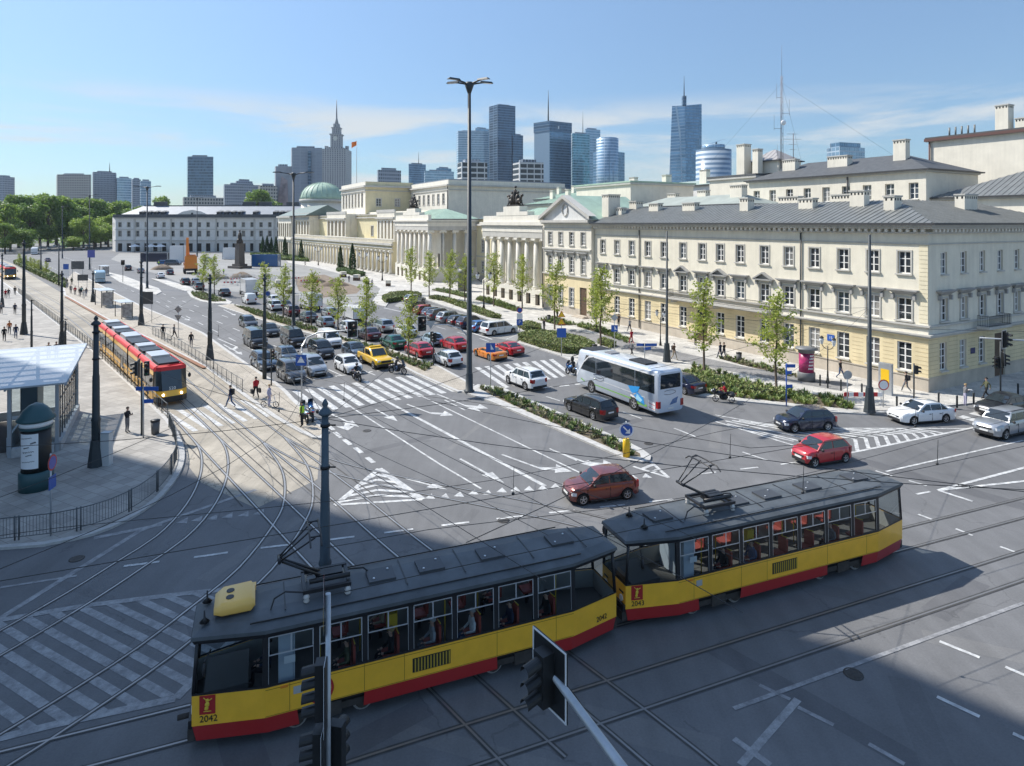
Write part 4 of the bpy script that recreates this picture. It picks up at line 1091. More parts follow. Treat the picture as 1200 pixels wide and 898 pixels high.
for y0,y1 in lo:
 n=5;s2=(y1-y0)/n
 wall(b,(1.0,y0),(0,1),(-1,0),y1-y0,8.6,17.4,[(0.7+i*s2,0.7+i*s2+s2-1.4,9.8,15.0)for i in range(n)],[(99,IVORY)],depth=0.8)
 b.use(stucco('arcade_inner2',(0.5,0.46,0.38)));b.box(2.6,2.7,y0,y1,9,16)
 b.use(IVORY);b.poly([(1,y0,8.6),(6,y0,8.6),(6,y0,17.4),(1,y0,17.4)]);b.poly([(1,y0,17.4),(1,y1,17.4),(12,y1,17.4),(12,y0,17.4)]);b.poly([(1,y1,8.6),(6,y1,8.6),(6,y1,17.4),(1,y1,17.4)])
 b.use(TRIM);b.box(0.4,0.996,y0-0.3,y1+0.3,15.6,16.1);b.box(0.9,1.3,y0-0.3,y1+0.3,17.403,18.3)
for y0,y1 in wls:
 wall(b,(5.0,y0),(0,1),(-1,0),y1-y0,8.6,17.0,[((y1-y0)/2-1.1,(y1-y0)/2+1.1,10.2,13.4)],[(99,YELLOW)],depth=0.3)
 b.use(TRIM);b.box(4.5,4.996,y0,y1,15.9,16.3);b.box(4.6,12,y0,y1,16.9,17.2)
b.build('wall',ar)
for y0,y1 in wls:put_window(ar,win_mesh(2.2,3.2,2,3,surround=0.2,fm=WFGREY),(5.0,(y0+y1)/2,10.2),ROT_F)
b=MB().use(STONEW);y=0
b.box(0.05,0.35,0,AL*0.83,9.5,9.7)
while y<AL*0.83:b.box(0.1,0.3,y,y+0.22,8.62,9.5);y+=0.55
b.build('balustrade',ar)
b=MB();y0=AL*0.83+0.6;W=AL*0.17;n=6;s2=W/n
wall(b,(-0.4,y0),(0,1),(-1,0),W,0,16.6,[(0.6+i*s2,s2*i+s2-0.6,0.4,6.2)for i in range(n)]+[(0.6+i*s2,s2*i+s2-0.6,8.4,14.2)for i in range(n)],[(99,IVORY)],depth=0.7)
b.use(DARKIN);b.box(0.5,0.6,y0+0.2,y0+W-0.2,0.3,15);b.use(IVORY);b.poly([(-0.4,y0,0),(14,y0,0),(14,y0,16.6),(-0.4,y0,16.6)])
b.use(TRIM);b.box(-0.9,-0.404,y0-0.3,y0+W,7.1,7.5);b.box(-1.2,14,y0-0.4,y0+W,16.603,17.3);b.build('pavilion',ar)
r=MB();hip_roof(r,0,16,84,AL,17.35,4.2,mat('dark_green_roof',(0.12,0.17,0.16),0.6,var=0.2,scale=0.6),ov=0.6,seam=0,gable0=True);r.use(YELLOW);r.poly([(0,83.6,17.3),(16,83.6,17.3),(8,83.6,21.4)]);r.use(IVORY);r.box(12.01,20,1,83,8.62,18.2);r.build('roof',ar)
cb=thing('palace_central_block','tall pale central block with a row of upper windows behind the green-roofed portico','building',(*L2W(25,160),0),CRZ)
ops=[(3+i*4.4,4.9+i*4.4,20.6,24.0)for i in range(9)]
b=MB();wall(b,(0,0),(0,1),(-1,0),44,0,28.3,ops,[(99,STONEW)]);b.use(IVORY);b.poly([(0,0,0),(45,0,0),(45,0,28.3),(0,0,28.3)]);b.poly([(0,44,0),(20,44,0),(20,44,28.3),(0,44,28.3)]);b.poly([(0,0,28.3),(45,0,28.3),(45,44,28.3),(0,44,28.3)])
b.use(TRIM);b.box(-0.9,-0.004,-0.9,44,26.4,26.9);b.box(-0.003,45,-0.9,-0.004,26.4,26.9);b.box(-0.3,-0.004,-0.3,44,25.0,25.3);b.box(-0.003,45,-0.3,-0.004,25.0,25.3);b.use(ZINCL);b.box(0.5,44,1,43,28.31,28.7)
b.build('wall',cb)
for i in range(9):put_window(cb,win_mesh(1.9,3.4,2,3,surround=0.22),(0,3.95+i*4.4,20.6),ROT_F)
d=MB().use(GUTTER);d.tube((-0.15,0.3,15),(-0.15,0.3,26.2),0.14,n=6);d.build('drainpipe',cb)
cb2=thing('palace_front_block','pale front block with close-set windows and a flat attic beside the copper dome','building',(*L2W(8,195),0),CRZ)
ops=[(3+i*4.4,5.2+i*4.4,20.2,25.2)for i in range(7)];o2=[(4,5.8,20.4,23.2),(11,12.8,20.4,23.2)]
b=MB();wall(b,(0,0),(0,1),(-1,0),34,0,29.2,ops,[(99,STONEW)],depth=0.4);wall(b,(0,0),(1,0),(0,-1),18,0,29.2,o2,[(99,YELLOW)]);b.use(IVORY);b.poly([(0,34,0),(20,34,0),(20,34,29.2),(0,34,29.2)]);b.poly([(0,0,29.2),(18,0,29.2),(18,34,29.2),(0,34,29.2)])
b.use(TRIM);b.box(-0.9,-0.004,-0.9,34,27.2,27.8);b.box(-0.003,18,-0.9,-0.004,27.2,27.8);b.box(-0.4,-0.004,-0.4,34,25.8,26.1);b.box(-0.003,18,-0.4,-0.004,25.8,26.1);b.build('wall',cb2)
for i in range(7):put_window(cb2,win_mesh(2.2,5.0,2,4,surround=0.22,depth=0.4),(0,4.1+i*4.4,20.2),ROT_F)
for x in(4.9,11.9):put_window(cb2,win_mesh(1.8,2.8,2,3,surround=0.2),(x,0,20.4),0)
dm=thing('domed_rotunda','round drum with a ribbed green copper dome behind the arcade','building',(-84.5,285,0))
b=MB().use(STONEW);b.lathe([(9.0,0),(9.0,23.5)],40);b.use(TRIM);b.lathe([(9.7,23.5),(9.8,24.6),(9.2,24.8)],40);b.build('drum',dm)
b=MB().use(COPPER);b.lathe([(9.4*math.cos(a*PI/24),24.8+7.5*math.sin(a*PI/24))for a in range(12)]+[(0.6,32.4)],48)
for k in range(24):
 a=2*PI*k/24;pts=[(9.46*math.cos(q*PI/24)*math.cos(a),9.46*math.cos(q*PI/24)*math.sin(a),24.83+7.56*math.sin(q*PI/24))for q in range(12)]
 b.path(pts,0.09,4)
b.build('dome',dm)
fp=thing('flagpole','flagpole with a small orange-red flag above the palace roof beside the dome','flagpole',(-58,239,28))
b=MB().use(mat('pole_grey',(0.4,0.4,0.4),0.4));b.tube((0,0,0),(0,0,16.9),0.12,0.07);b.build('pole',fp)
b=MB().use(mat('flag_cloth',(0.75,0.2,0.05),0.7))
for i in range(6):
 b.poly([(-i*.32,.3*math.sin(i),17-i*.1),(-(i+1)*.32,.3*math.sin(i+1),17-(i+1)*.1),(-(i+1)*.32,.3*math.sin(i+1.3),15.5-(i+1)*.22),(-i*.32,.3*math.sin(i+.3),15.5-i*.22)])
b.build('flag',fp)
def plain_block(name,label,x0,x1,y0,y1,z,wm,roofm,rise=0.0,rows=(),fw=(1.2,1.9),step=3.0,chims=(),seam=0.62,side=()):
 g=thing(name,label,'building',(*L2W(x0,y0),0),CRZ);b=MB();W,D=y1-y0,x1-x0
 ops=[];n=int(W/step)
 for zz in rows:ops+=[(W*(i+0.5)/n-fw[0]/2,W*(i+0.5)/n+fw[0]/2,zz,zz+fw[1])for i in range(n)]
 so2=[];n2=int(D/step)
 for zz in side:so2+=[(D*(i+0.5)/n2-fw[0]/2,D*(i+0.5)/n2+fw[0]/2,zz,zz+fw[1])for i in range(n2)]
 wall(b,(0,0),(0,1),(-1,0),W,0,z,ops,[(99,wm)],depth=0.35);wall(b,(0,0),(1,0),(0,-1),D,0,z,so2,[(99,wm)],depth=0.35)
 b.use(wm);b.poly([(0,W,0),(D,W,0),(D,W,z),(0,W,z)]);b.poly([(D,0,0),(D,W,0),(D,W,z),(D,0,z)])
 b.use(TRIM);b.box(-0.3,-0.004,-0.3,W+0.3,z-0.35,z-0.02);b.box(-0.003,D,-0.3,-0.004,z-0.35,z-0.02);b.build('wall',g)
 r=MB()
 if rise:hip_roof(r,0,D,0,W,z,rise,roofm,ov=0.45,seam=seam)
 else:
  r.use(roofm);r.box(-0.35,D+0.35,-0.35,W+0.35,z+0.004,z+0.3)
 rf_=r.build('roof',g)
 for zz in rows:
  for i in range(n):put_window(g,win_mesh(fw[0],fw[1],2,3,depth=0.35,surround=0.0),(0,W*(i+0.5)/n,zz),ROT_F)
 for zz in side:
  for i in range(n2):put_window(g,win_mesh(fw[0],fw[1],2,3,depth=0.35,surround=0.0),(D*(i+0.5)/n2,0,zz),0)
 for c in chims:chimney(rf_,*c)
 return g
g=plain_block('windowed_block','cream block with one row of small windows and dark felt roof behind the long building',24,36,13.0,39.4,21.0,IVORY,SLATE,2.6,rows=(17.4,),fw=(1.15,2.0),step=2.7,seam=0,
chims=((3.5,21.5,21.2,24.0,1.0,2.2),(4,5.2,21.5,25.2,1.0,1.6),(3.5,13.5,21.2,23.8,1.2,3.0)))
d=MB().use(GUTTER);d.tube((-0.12,10,14),(-0.12,10,20.6),0.09,n=6);d.build('drainpipe',g)
g=plain_block('blind_wall_block','tall block with a huge blank cream wall and chimneys on its rim',40,56,-14,21.2,26.4,IVORY,SLATE,0.0,
chims=((1.6,26.5,26.5,30.0,1.5,1.5),(1.6,24.3,26.5,28.0,1.4,1.4)))
b=MB().use(mat('brown_flashing',(0.12,0.06,0.05),0.6));b.box(-0.5,-0.36,-0.4,35.6,26.1,26.5);b.tube((-0.2,35.0,16),(-0.2,35.0,26.2),0.12,n=6);b.build('flashing',g)
for i in range(5):
 b=MB().use(ZINC);b.tube((1.5,30+i*0.8,26.7),(1.5,30+i*0.8,28.0),0.12);b.build('vent_pipe',g)
plain_block('hip_roofed_house','low cream house with hipped grey roof and one chimney before the blank wall',25.3,39,-3,12.7,17.5,IVORY,ZINC,3.2,chims=((4.6,6.0,18,21.2,1.6,1.6),))
plain_block('flat_roofed_block','low cream block with grey-green felt roof behind the left half of the long building',16,23.6,33,57,17.2,IVORY,mat('grey_green_felt',(0.30,0.33,0.30),0.75,var=0.15,scale=0.5),1.6,seam=0,
chims=((3,4,17.4,20.0,1.2,2.2),(4,12,17.4,19.6,1.0,1.8),(5,20,17.4,19.4,0.9,2.0)))
plain_block('blank_cream_block','plain blank-walled cream box with pale green roof edge behind the pedimented house',16,31,58.3,75,21.6,IVORY,COPPER,0.0,chims=((11,3,21.8,23.4,1.0,1.0),))
g=plain_block('tower_house','cream house with tall chimney towers and small roof lantern under the antenna mast',26,38,39.8,49.5,22.0,IVORY,SLATE,0.0,chims=((1.2,3.4,22.1,27.2,1.6,1.6),(1.4,.8,22.1,26.2,1.1,1.1)))
b=MB().use(IVORY);b.box(2.6,8,-2.2,3.6,22.4,24.4);b.build('penthouse',g)
b=MB();hip_roof(b,2.6,8,-2.2,3.6,24.42,2.0,mat('lantern_roof',(0.35,0.33,0.32),0.5),ov=0.3,seam=0.9);b.build('lantern',g)
plain_block('far_roof_block','distant pale block with green-grey roof between the portico and the round office tower',45,70,60,110,22.6,BEIGE,mat('far_green_felt',(0.33,0.40,0.35),0.7,var=0.1),2.0,seam=0,chims=((3,12,22.8,26.0,1.2,2.0),(3,24,22.8,25.6,1.2,2.0),(3,36,22.8,25.8,1.2,2.0)))
ms=thing('antenna_mast','tall thin guyed lattice antenna mast with white dish on the roof','mast',(*L2W(29,37.3),23.0))
b=MB().use(mat('mast_steel',(0.16,0.14,0.14),0.5,metal=0.3))
for k in range(3):
 a=k*2.094;b.tube((0.22*math.cos(a),0.22*math.sin(a),0),(0.16*math.cos(a),0.16*math.sin(a),14.6),0.035,n=5)
for i in range(24):
 z=i*0.6;a=(i%3)*2.094;c=a+2.094
 b.tube((0.2*math.cos(a),0.2*math.sin(a),z),(0.2*math.cos(c),0.2*math.sin(c),z+0.6),0.02,n=4)
b.tube((0,0,14.6),(0,0,19.4),0.03,0.015,n=5)
for z,l,s in((6.3,1.2,-1),(8.7,1.2,1),(11.2,0.8,-1),(1.6,0.7,-1)):
 b.tube((0,0,z),(s*l,0,z),0.03,n=4);b.tube((s*l,0,z-0.3),(s*l,0,z+2.2),0.02,n=4)
b.build('lattice',ms)
b=MB().use(SWHITE);b.ball((0.15,-0.3,7.2),0.42,sy=0.4);b.build('dish',ms)
for k,(x,y)in enumerate(((-13,-6),(9,12),(14,-8))):
 b=MB().use(IRON);b.tube((0,0,13.5),(x,y,0.5),0.012,n=4);b.build('guy_wire',ms)
an=thing('television_antenna','short rooftop television antenna with horizontal bars beside the tall mast','antenna',(*L2W(29,35.2),23.3))
b=MB().use(mat('mast_steel',(0,0,0)));b.tube((0,0,0),(0,0,5.0),0.05,n=6)
for z,l in((4.9,0.9),(4.1,1.5),(3.3,0.7),(2.5,0.5),(1.2,0.5)):
 b.tube((-l,0,z),(l*0.8,0.2,z),0.025,n=4)
 for i in range(5):b.tube((-l+i*l*0.45,-0.25,z),(-l+i*l*0.45,0.25,z),0.012,n=4)
b.build('bars',an)
fp_=thing('far_palace','long grey-white palace with pale metal roof and dormers at the far end of the square','building',(-197,318,0),R(0.0))
FL=92.0;n=21;ops=[];xs_=[2.2+i*(FL-4.4)/(n-1)for i in range(n)]
for x in xs_:ops+=[(x-0.75,x+0.75,12.3,14.6),(x-0.8,x+0.8,7.6,10.4),(x-1.1,x+1.1,0.2,4.2)]
b=MB();wall(b,(0,0),(1,0),(0,-1),FL,0,17.2,ops,[(5.4,GREYST),(99,BEIGE)],depth=0.5)
wall(b,(-9,12),(0.6,-0.8),(-0.8,-0.6),15,0,17.2,[(3,4.5,12.3,14.6),(3,4.5,7.6,10.4),(8,9.5,12.3,14.6),(8,9.5,7.6,10.4)],[(5.4,GREYST),(99,BEIGE)],depth=0.5)
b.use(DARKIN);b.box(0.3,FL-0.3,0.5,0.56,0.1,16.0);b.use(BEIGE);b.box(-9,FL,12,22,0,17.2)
b.use(TRIM);b.box(-0.3,FL,-0.35,-0.004,5.4,5.9);b.box(-0.3,FL,-0.3,-0.004,11.0,11.3);b.box(-0.3,FL,-0.8,-0.004,16.4,17.2)
for x in(9.5,27.5,50,69,79):b.box(x-0.4,x+0.4,-0.25,-0.005,0.2,16.39)
b.build('wall',fp_)
for x in xs_:
 for z,w_,h_ in((12.3,1.5,2.3),(7.6,1.6,2.8)):put_window(fp_,win_mesh(w_,h_,2,2,depth=0.5,surround=0.2,fm=WFGREY),(x,0,z),0)
r=MB().use(ZINCL)
r.poly([(-0.5,-0.6,17.25),(FL,-0.6,17.25),(FL,9,23.0),(9,9,23.0)]);r.poly([(-0.5,-0.6,17.25),(9,9,23.0),(9,20,23),(-9.5,13,17.25)]);r.poly([(9,9,23),(FL,9,23),(FL,21,22.4),(9,21,22.4)])
r.use(SLATE);r.box(-0.7,FL,-1.0,-0.6,17.0,18.6);r.box(9,FL,8.8,9.2,22.9,23.3)
rf_=r.build('roof',fp_)
r=MB().use(GREYST);r.prism([(29,-0.9),(48,-0.9),(48,0.6),(29,0.6)],17.25,17.6);r.poly([(29,-0.92,17.6),(48,-0.92,17.6),(43,-0.92,20.0),(38.5,-0.92,20.8),(34,-0.92,20.0)]);r.use(DARKIN);r.tube((38.5,-0.96,18.9),(38.5,-0.9,18.9),0.55,n=12);r.build('gable',fp_)
for x in(12.5,16,19.5,23,51,54.5,58,61.5,69,79,82,85,88):
 d=MB().use(SLATE);d.box(x-0.9,x+0.9,0.2,3.2,18.3,19.8);d.poly([(x-1.1,0,19.8),(x+1.1,0,19.8),(x+1.1,4.4,20.6),(x-1.1,4.4,20.6)]);d.use(DARKIN);d.box(x-0.5,x+0.5,0.15,0.19,18.6,19.6);d.build('dormer',rf_)
for x,y in((17,10),(62,11),(70,12),(84,12)):
 chimney(rf_,x,y,22,25.0,6,2,SLATE)
for i,x in enumerate((12,20,24.5)):
 u=thing('cafe_parasol','cream cafe parasol in front of the far palace, %s of three'%('leftmost','middle one','rightmost')[i],'parasol',(-197+x,314,0),0,'cafe parasols')
 b=MB().use(IRON);b.tube((0,0,0),(0,0,3.0),0.05);b.build('pole',u)
 b=MB().use(SWHITE);b.lathe([(2.6,2.7),(2.5,2.9),(0.1,3.9)],8,smooth=False);b.build('canopy',u)
ot=thing('office_block','high grey office block beside the crossing that throws the big shadow','building')
plan=[(-110,80.6),(-50.2,50.9),(-37.0,37.5),(-52,5),(-130,-10),(-150,50)]
b=MB().use(curtain_mat('office_grid',(0.10,0.13,0.16),(0.42,0.41,0.40),3.4,1.8));b.prism(plan,0,75);b.build('wall',ot)
b=MB().use(SLATE);b.prism(inset(plan,1.0),74.9,75.3);b.build('roof',ot)
STL=mat('painted_steel_grey',(0.34,0.37,0.40),0.45,metal=0.3)
RGL=mat('roof_glazing',(0.66,0.71,0.75),.3);RGL.node_tree.nodes['Principled BSDF'].inputs['Alpha'].default_value=.72
CGL=glass_mat('clear_glazing',(0.80,0.86,0.88),0.06)
sh=thing('station_shelter','glass and steel station entrance shelter with sloping glazed roof on the pavement','shelter',(*G2(67,531),0.12),math.atan2(0.47,0.88))
def shb(name,m,boxes):
 b=MB().use(m)
 for bx in boxes:b.box(*bx)
 return b.build(name,sh)
LN,WD=9.6,9.0
for y in(0.0,LN):
 for x in(0.0,-2.4,-WD):
  shb('post',STL,[(x-0.1,x+0.1,y-0.1,y+0.1,0,4.35+0.05*y)])
shb('base_wall',mat('shelter_concrete',(0.42,0.42,0.42),0.8,var=0.15),[(-0.2,0.2,0.12,LN-0.12,0,0.55),(-2.28,-0.12,-0.2,0.2,0,0.55),(-WD,-0.2,LN-0.15,LN+0.15,0,0.55)])
for i in range(9):
 y=0.12+i*(LN-0.24)/9;y1=0.12+(i+1)*(LN-0.24)/9;p=shb('glass_panel',CGL,[(-0.012,0.012,y+0.03,y1-0.03,0.58,4.2)])
 if i:shb('mullion',mat('mullion_dark',(0.06,0.065,0.07),0.5),[(-0.04,0.04,y-0.028,y+0.028,0.56,4.3)])
shb('rail',mat('mullion_dark',(0,0,0)),[(-0.034,0.034,0.1,LN-0.1,1.7,1.76)]);shb('rail',mat('mullion_dark',(0,0,0)),[(-0.034,0.034,0.1,LN-0.1,3.0,3.06)])
shb('glass_panel',CGL,[(-2.28,-0.12,-0.012,0.012,0.58,2.3)]);shb('glass_panel',CGL,[(-2.28,-0.12,-0.012,0.012,2.5,4.2)])
shb('beam',STL,[(-WD,0.1,-0.08,0.08,4.25,4.4)]);shb('beam',STL,[(-2.28,-0.12,-0.08,0.08,2.32,2.48)])
shb('lift_shaft',mat('shaft_dark',(0.10,0.12,0.13),0.3),[(-2.2,-1.3,2.0,4.2,0,3.8)])
shb('stair_opening',DARKIN,[(-8.5,-2.7,1.2,8.8,0.02,0.04)])
for x in(-2.6,-8.6):shb('handrail',STL,[(x-0.06,x+0.06,0.6,8.8,0,1.05)])
rb_=MB().use(RGL);z0,z1=4.42,4.95
rb_.poly([(-WD-0.6,-0.7,z0),(0.55,-0.7,z0),(0.55,LN+1.2,z1),(-WD-0.6,LN+1.2,z1)]);ro=rb_.build('roof',sh)
for i in range(9):
 y=-0.7+(LN+1.9)*i/8;z=z0+(z1-z0)*i/8;shb('purlin',STL,[(-WD-0.6,0.55,y-0.05,y+0.05,z-0.10,z-0.01)])
for x in(0.5,-2.5,-5.5,-9.5):
 b=MB().use(STL);b.tube((x,-0.7,z0-0.16),(x,LN+1.2,z1-0.16),0.07,n=6);b.build('rafter',sh)
sp=sign_plate(sh,(-0.9,-0.02,2.6),(0,0,0),0.55,0.55,SWHITE,'number_sign');put_text('04',0.36,SBLK,sp,(0,-0.034,0),(R(90),0,0))
def paint(name,col,metal=0.0,rough=0.28):
 return mat('paint_'+name,col,rough,metal=metal,coat=0.9,var=0.03,scale=2)
PNT={'white':paint('white',(0.74,0.75,0.76)),'silver':paint('silver',(0.38,0.40,0.425),0.5),'grey':paint('grey',(0.085,0.09,0.10),0.4),'dark':paint('dark',(0.02,0.022,0.027),0.2),
'black':paint('black',(0.012,0.012,0.014)),'navy':paint('navy',(0.012,0.018,0.05),0.2),'blue':paint('blue',(0.02,0.12,0.33),0.3),'steel':paint('steelblue',(0.085,0.12,0.165),0.4),
'red':paint('red',(0.42,0.012,0.02)),'crimson':paint('crimson',(0.36,0.012,0.045)),'maroon':paint('maroon',(0.20,0.055,0.045),0.35),'bordeaux':paint('bordeaux',(0.075,0.02,0.03),0.2),'green':paint('green',(0.012,0.13,0.075),0.3),
'yellow':paint('yellow',(0.78,0.48,0.01)),'orange':paint('orange',(0.72,0.22,0.015)),'lblue':paint('lightblue',(0.40,0.52,0.62),0.2),'teal':paint('pale_blue',(0.30,0.45,0.55))}
CGLASS=mat('car_glass',(0.02,0.028,0.034),0.05,spec=0.9)
PLAS=mat('black_plastic',(0.022,0.022,0.024),0.55)
TYRE=mat('tyre_rubber',(0.018,0.018,0.018),0.85)
RIM=mat('alloy_rim',(0.50,0.50,0.51),0.35,metal=0.7)
LAMP=mat('headlamp_glass',(0.70,0.72,0.74),0.12,spec=0.8)
TAIL=mat('tail_lamp',(0.32,0.008,0.01),0.2,spec=0.7)
PLATE=mat('number_plate_white',(0.75,0.75,0.73),0.5)
CHROME=mat('chrome',(0.7,0.7,0.7),0.15,metal=0.9)
def wheel_meshes(r,wd=0.2):
 b=MB().use(TYRE)
 prof=[(r*0.66,-wd/2),(r*0.93,-wd/2),(r,-wd*0.32),(r,wd*0.32),(r*0.93,wd/2),(r*0.66,wd/2)]
 n=20;rings=[[b.P((q*math.cos(2*PI*k/n),y,q*math.sin(2*PI*k/n)))for k in range(n)]for q,y in prof]
 for A,B in zip(rings,rings[1:]):
  for k in range(n):b.face((A[k],A[(k+1)%n],B[(k+1)%n],B[k]),True)
 tyre=b.mesh('wheel')
 b=MB().use(PLAS);b.tube((0,-wd*0.3,0),(0,wd*0.3,0),r*0.665,n=18)
 b.use(RIM)
 for s in(-1,1):
  b.tube((0,s*wd*0.31,0),(0,s*wd*0.44,0),r*0.14,n=10)
  for k in range(5):
   a=2*PI*k/5;X0=b.X;b.X=Matrix.Rotation(a,4,'Y')
   b.box(-r*0.085,r*0.085,min(s*wd*0.32,s*wd*0.42),max(s*wd*0.32,s*wd*0.42),r*0.1,r*0.63);b.X=X0
  nn=18
  A=[b.P((r*0.66*math.cos(2*PI*k/nn),s*wd*0.46,r*0.66*math.sin(2*PI*k/nn)))for k in range(nn)];B=[b.P((r*0.57*math.cos(2*PI*k/nn),s*wd*0.40,r*0.57*math.sin(2*PI*k/nn)))for k in range(nn)]
  for k in range(nn):b.face((A[k],A[(k+1)%nn],B[(k+1)%nn],B[k]),True)
 return tyre,b.mesh('rim')
def lerp(a,c,t):return a+(c-a)*t
def curve_at(tab,x):
 if x<=tab[0][0]:return tab[0][1]
 for(x0,y0),(x1,y1)in zip(tab,tab[1:]):
  if x<=x1:
   t=(x-x0)/(x1-x0);t=t*t*(3-2*t)
   return y0+(y1-y0)*t
 return tab[-1][1]
def car_proto(kind,L,W,Hh,wb,wr,belt,hoodz,trunkz,A,B,C,D,pillars,sill=0.2,hatch=True,panel=False,roofrack=False,fo=None):
 """A/B = windscreen foot/top, C/D = roof end/rear glass foot (x forward, origin at the middle)"""
 root=thing('car',kind,'car',(0,0,-50))
 w2=W/2;xf=L/2;xr=-L/2
 fo=fo if fo is not None else(L-wb)*0.5*0.96
 xw=(xf-fo,xf-fo-wb)
 ra=wr*1.16
 xs=set([xr,xr+0.06,xr+0.2,xr+0.45,xf-0.55,xf-0.28,xf-0.10,xf,A,D])
 for c in xw:
  for i in range(-6,7):xs.add(c+ra*math.sin(i/6*PI/2))
 x=xr+0.6
 while x<xf-0.5:xs.add(x);x+=0.35
 xs=sorted(xs);xs=[v for i,v in enumerate(xs)if i==0 or v-xs[i-1]>0.012]
 top=[(xr,trunkz-0.16),(xr+0.12,trunkz-0.02),(D-0.02 if D>xr+0.2 else xr+0.2,trunkz),(D+0.12,belt),(A-0.25,belt),(A+0.05,belt-0.01),(lerp(A,xf,0.55),lerp(belt,hoodz,0.45)),(xf-0.22,hoodz),(xf-0.06,hoodz-0.10),(xf,hoodz-0.26)]
 top=sorted(top)
 wid=[(xr,w2*0.80),(xr+0.12,w2*0.91),(xr+0.45,w2*0.98),(0,w2),(xf-0.7,w2*0.98),(xf-0.28,w2*0.90),(xf-0.08,w2*0.80),(xf,w2*0.66)]
 b=MB().use(PNT['grey'],True)
 rings=[]
 for x in xs:
  zl=sill+0.05*max(0,(abs(x)-L*0.42)/(L*0.08))
  for c in xw:
   if abs(x-c)<ra:zl=max(zl,wr+math.sqrt(max(0,ra*ra-(x-c)**2)))
  zt=max(curve_at(top,x),zl+0.06);w_=curve_at(wid,x);zs=zl+(zt-zl)*0.80
  zm=max(zl+0.02,lerp(sill,zt,0.45))
  rings.append([b.P(p)for p in((x,-w_*0.955,zl),(x,-w_,zm if zm<zs else(zl+zs)/2),(x,-w_*0.975,zs),(x,-w_*0.90,zt),(x,-w_*0.45,zt+0.035),(x,0,zt+0.045),(x,w_*0.45,zt+0.035),(x,w_*0.90,zt),(x,w_*0.975,zs),(x,w_,zm if zm<zs else(zl+zs)/2),(x,w_*0.955,zl))])
 for P_,Q in zip(rings,rings[1:]):
  for k in range(10):b.face((P_[k],P_[k+1],Q[k+1],Q[k]),True)
 b.face(rings[0],False);b.face(list(reversed(rings[-1])),False)
 zb=belt+0.005;zr=Hh-0.03;wbt=w2*0.90;wtp=w2*0.735
 def side_y(z):return lerp(wbt,wtp,(z-zb)/(zr-zb))
 nA=5
 rows=[]
 for x,z,wd in((A,zb-0.03,wbt*0.94),(lerp(A,B,0.5),lerp(zb,zr,0.55),lerp(wbt,wtp,0.5)),(B,zr-0.01,wtp*0.97),(lerp(B,C,0.33),zr+0.025,wtp),(lerp(B,C,0.7),zr+0.02,wtp),(C,zr-0.02,wtp*0.97),(lerp(C,D,0.5),lerp(zr,zb,0.45),lerp(wtp,wbt,0.5)),(D,zb-0.03,wbt*0.93)):
  rows.append([b.P((x,wd*(-1+2*k/4),z+(0.03 if k in(1,3)else 0.045 if k==2 else 0)))for k in range(5)])
 for P_,Q in zip(rows,rows[1:]):
  for k in range(4):b.face((P_[k],Q[k],Q[k+1],P_[k+1]),True)
 for s,k in((-1,0),(1,4)):
  ff=[b.P((x,s*wbt,zb-0.03))for x in(A,lerp(A,D,0.33),lerp(A,D,0.66),D)]
  b.face((ff[0],rows[0][k],rows[1][k]),False);b.face((ff[0],rows[1][k],rows[2][k],rows[3][k],ff[1]),False);b.face((ff[1],rows[3][k],rows[4][k],ff[2]),False);b.face((ff[2],rows[4][k],rows[5][k],rows[6][k],ff[3]),False);b.face((ff[3],rows[6][k],rows[7][k]),False)
 b.use(PLAS,False)
 b.box(xr+0.35,xf-0.35,-w2*0.80,w2*0.80,0.14,belt-0.14)
 for s in(-1,1):
  b.box(xw[1]+ra+0.03,xw[0]-ra-0.03,min(s*w2*0.935,s*w2*0.985),max(s*w2*0.935,s*w2*0.985),sill-0.03,sill+0.05)
  for px_ in[p for p in pillars]+[A+0.12]:
   b.box(px_-0.008,px_+0.008,min(s*w2*0.95,s*w2*1.004),max(s*w2*0.95,s*w2*1.004),sill+0.08,belt-0.14)
  if not panel:
   for px_ in pillars:b.box(px_+0.10,px_+0.26,min(s*w2*0.98,s*w2*1.02),max(s*w2*0.98,s*w2*1.02),belt-0.22,belt-0.185)
 if roofrack:
  for s in(-1,1):b.tube((B-0.1,s*wtp*0.88,zr+0.055),(C+0.1,s*wtp*0.88,zr+0.05),0.02,n=5)
 b.build('body',root,sharp=38)
 def pane(name,pts,n):
  n=Vector(n).normalized()*0.014;g=MB().use(CGLASS);q=[Vector(p)+n for p in pts]
  g.poly(q);g.poly([p-n*0.6 for p in reversed(q)]);return g.build(name,root)
 e=0.08;a0=Vector((A,0,zb));a1=Vector((B,0,zr));c1=Vector((C,0,zr));d1=Vector((D,0,zb))
 def fr_pts(P0,P1,t0,t1,k):
  lo=P0.lerp(P1,t0);hi=P0.lerp(P1,t1);y0=lerp(wbt*0.94,wtp*0.97,t0)*k;y1=lerp(wbt*0.94,wtp*0.97,t1)*k
  return[(lo.x,-y0,lo.z),(lo.x,y0,lo.z),(hi.x,y1,hi.z),(hi.x,-y1,hi.z)]
 dirw=(a1-a0);nw=Vector((-dirw.z,0,dirw.x));nw=nw if nw.x>0 else-nw
 dirr=(c1-d1);nr=Vector((dirr.z,0,-dirr.x));nr=nr if nr.x<0 else-nr
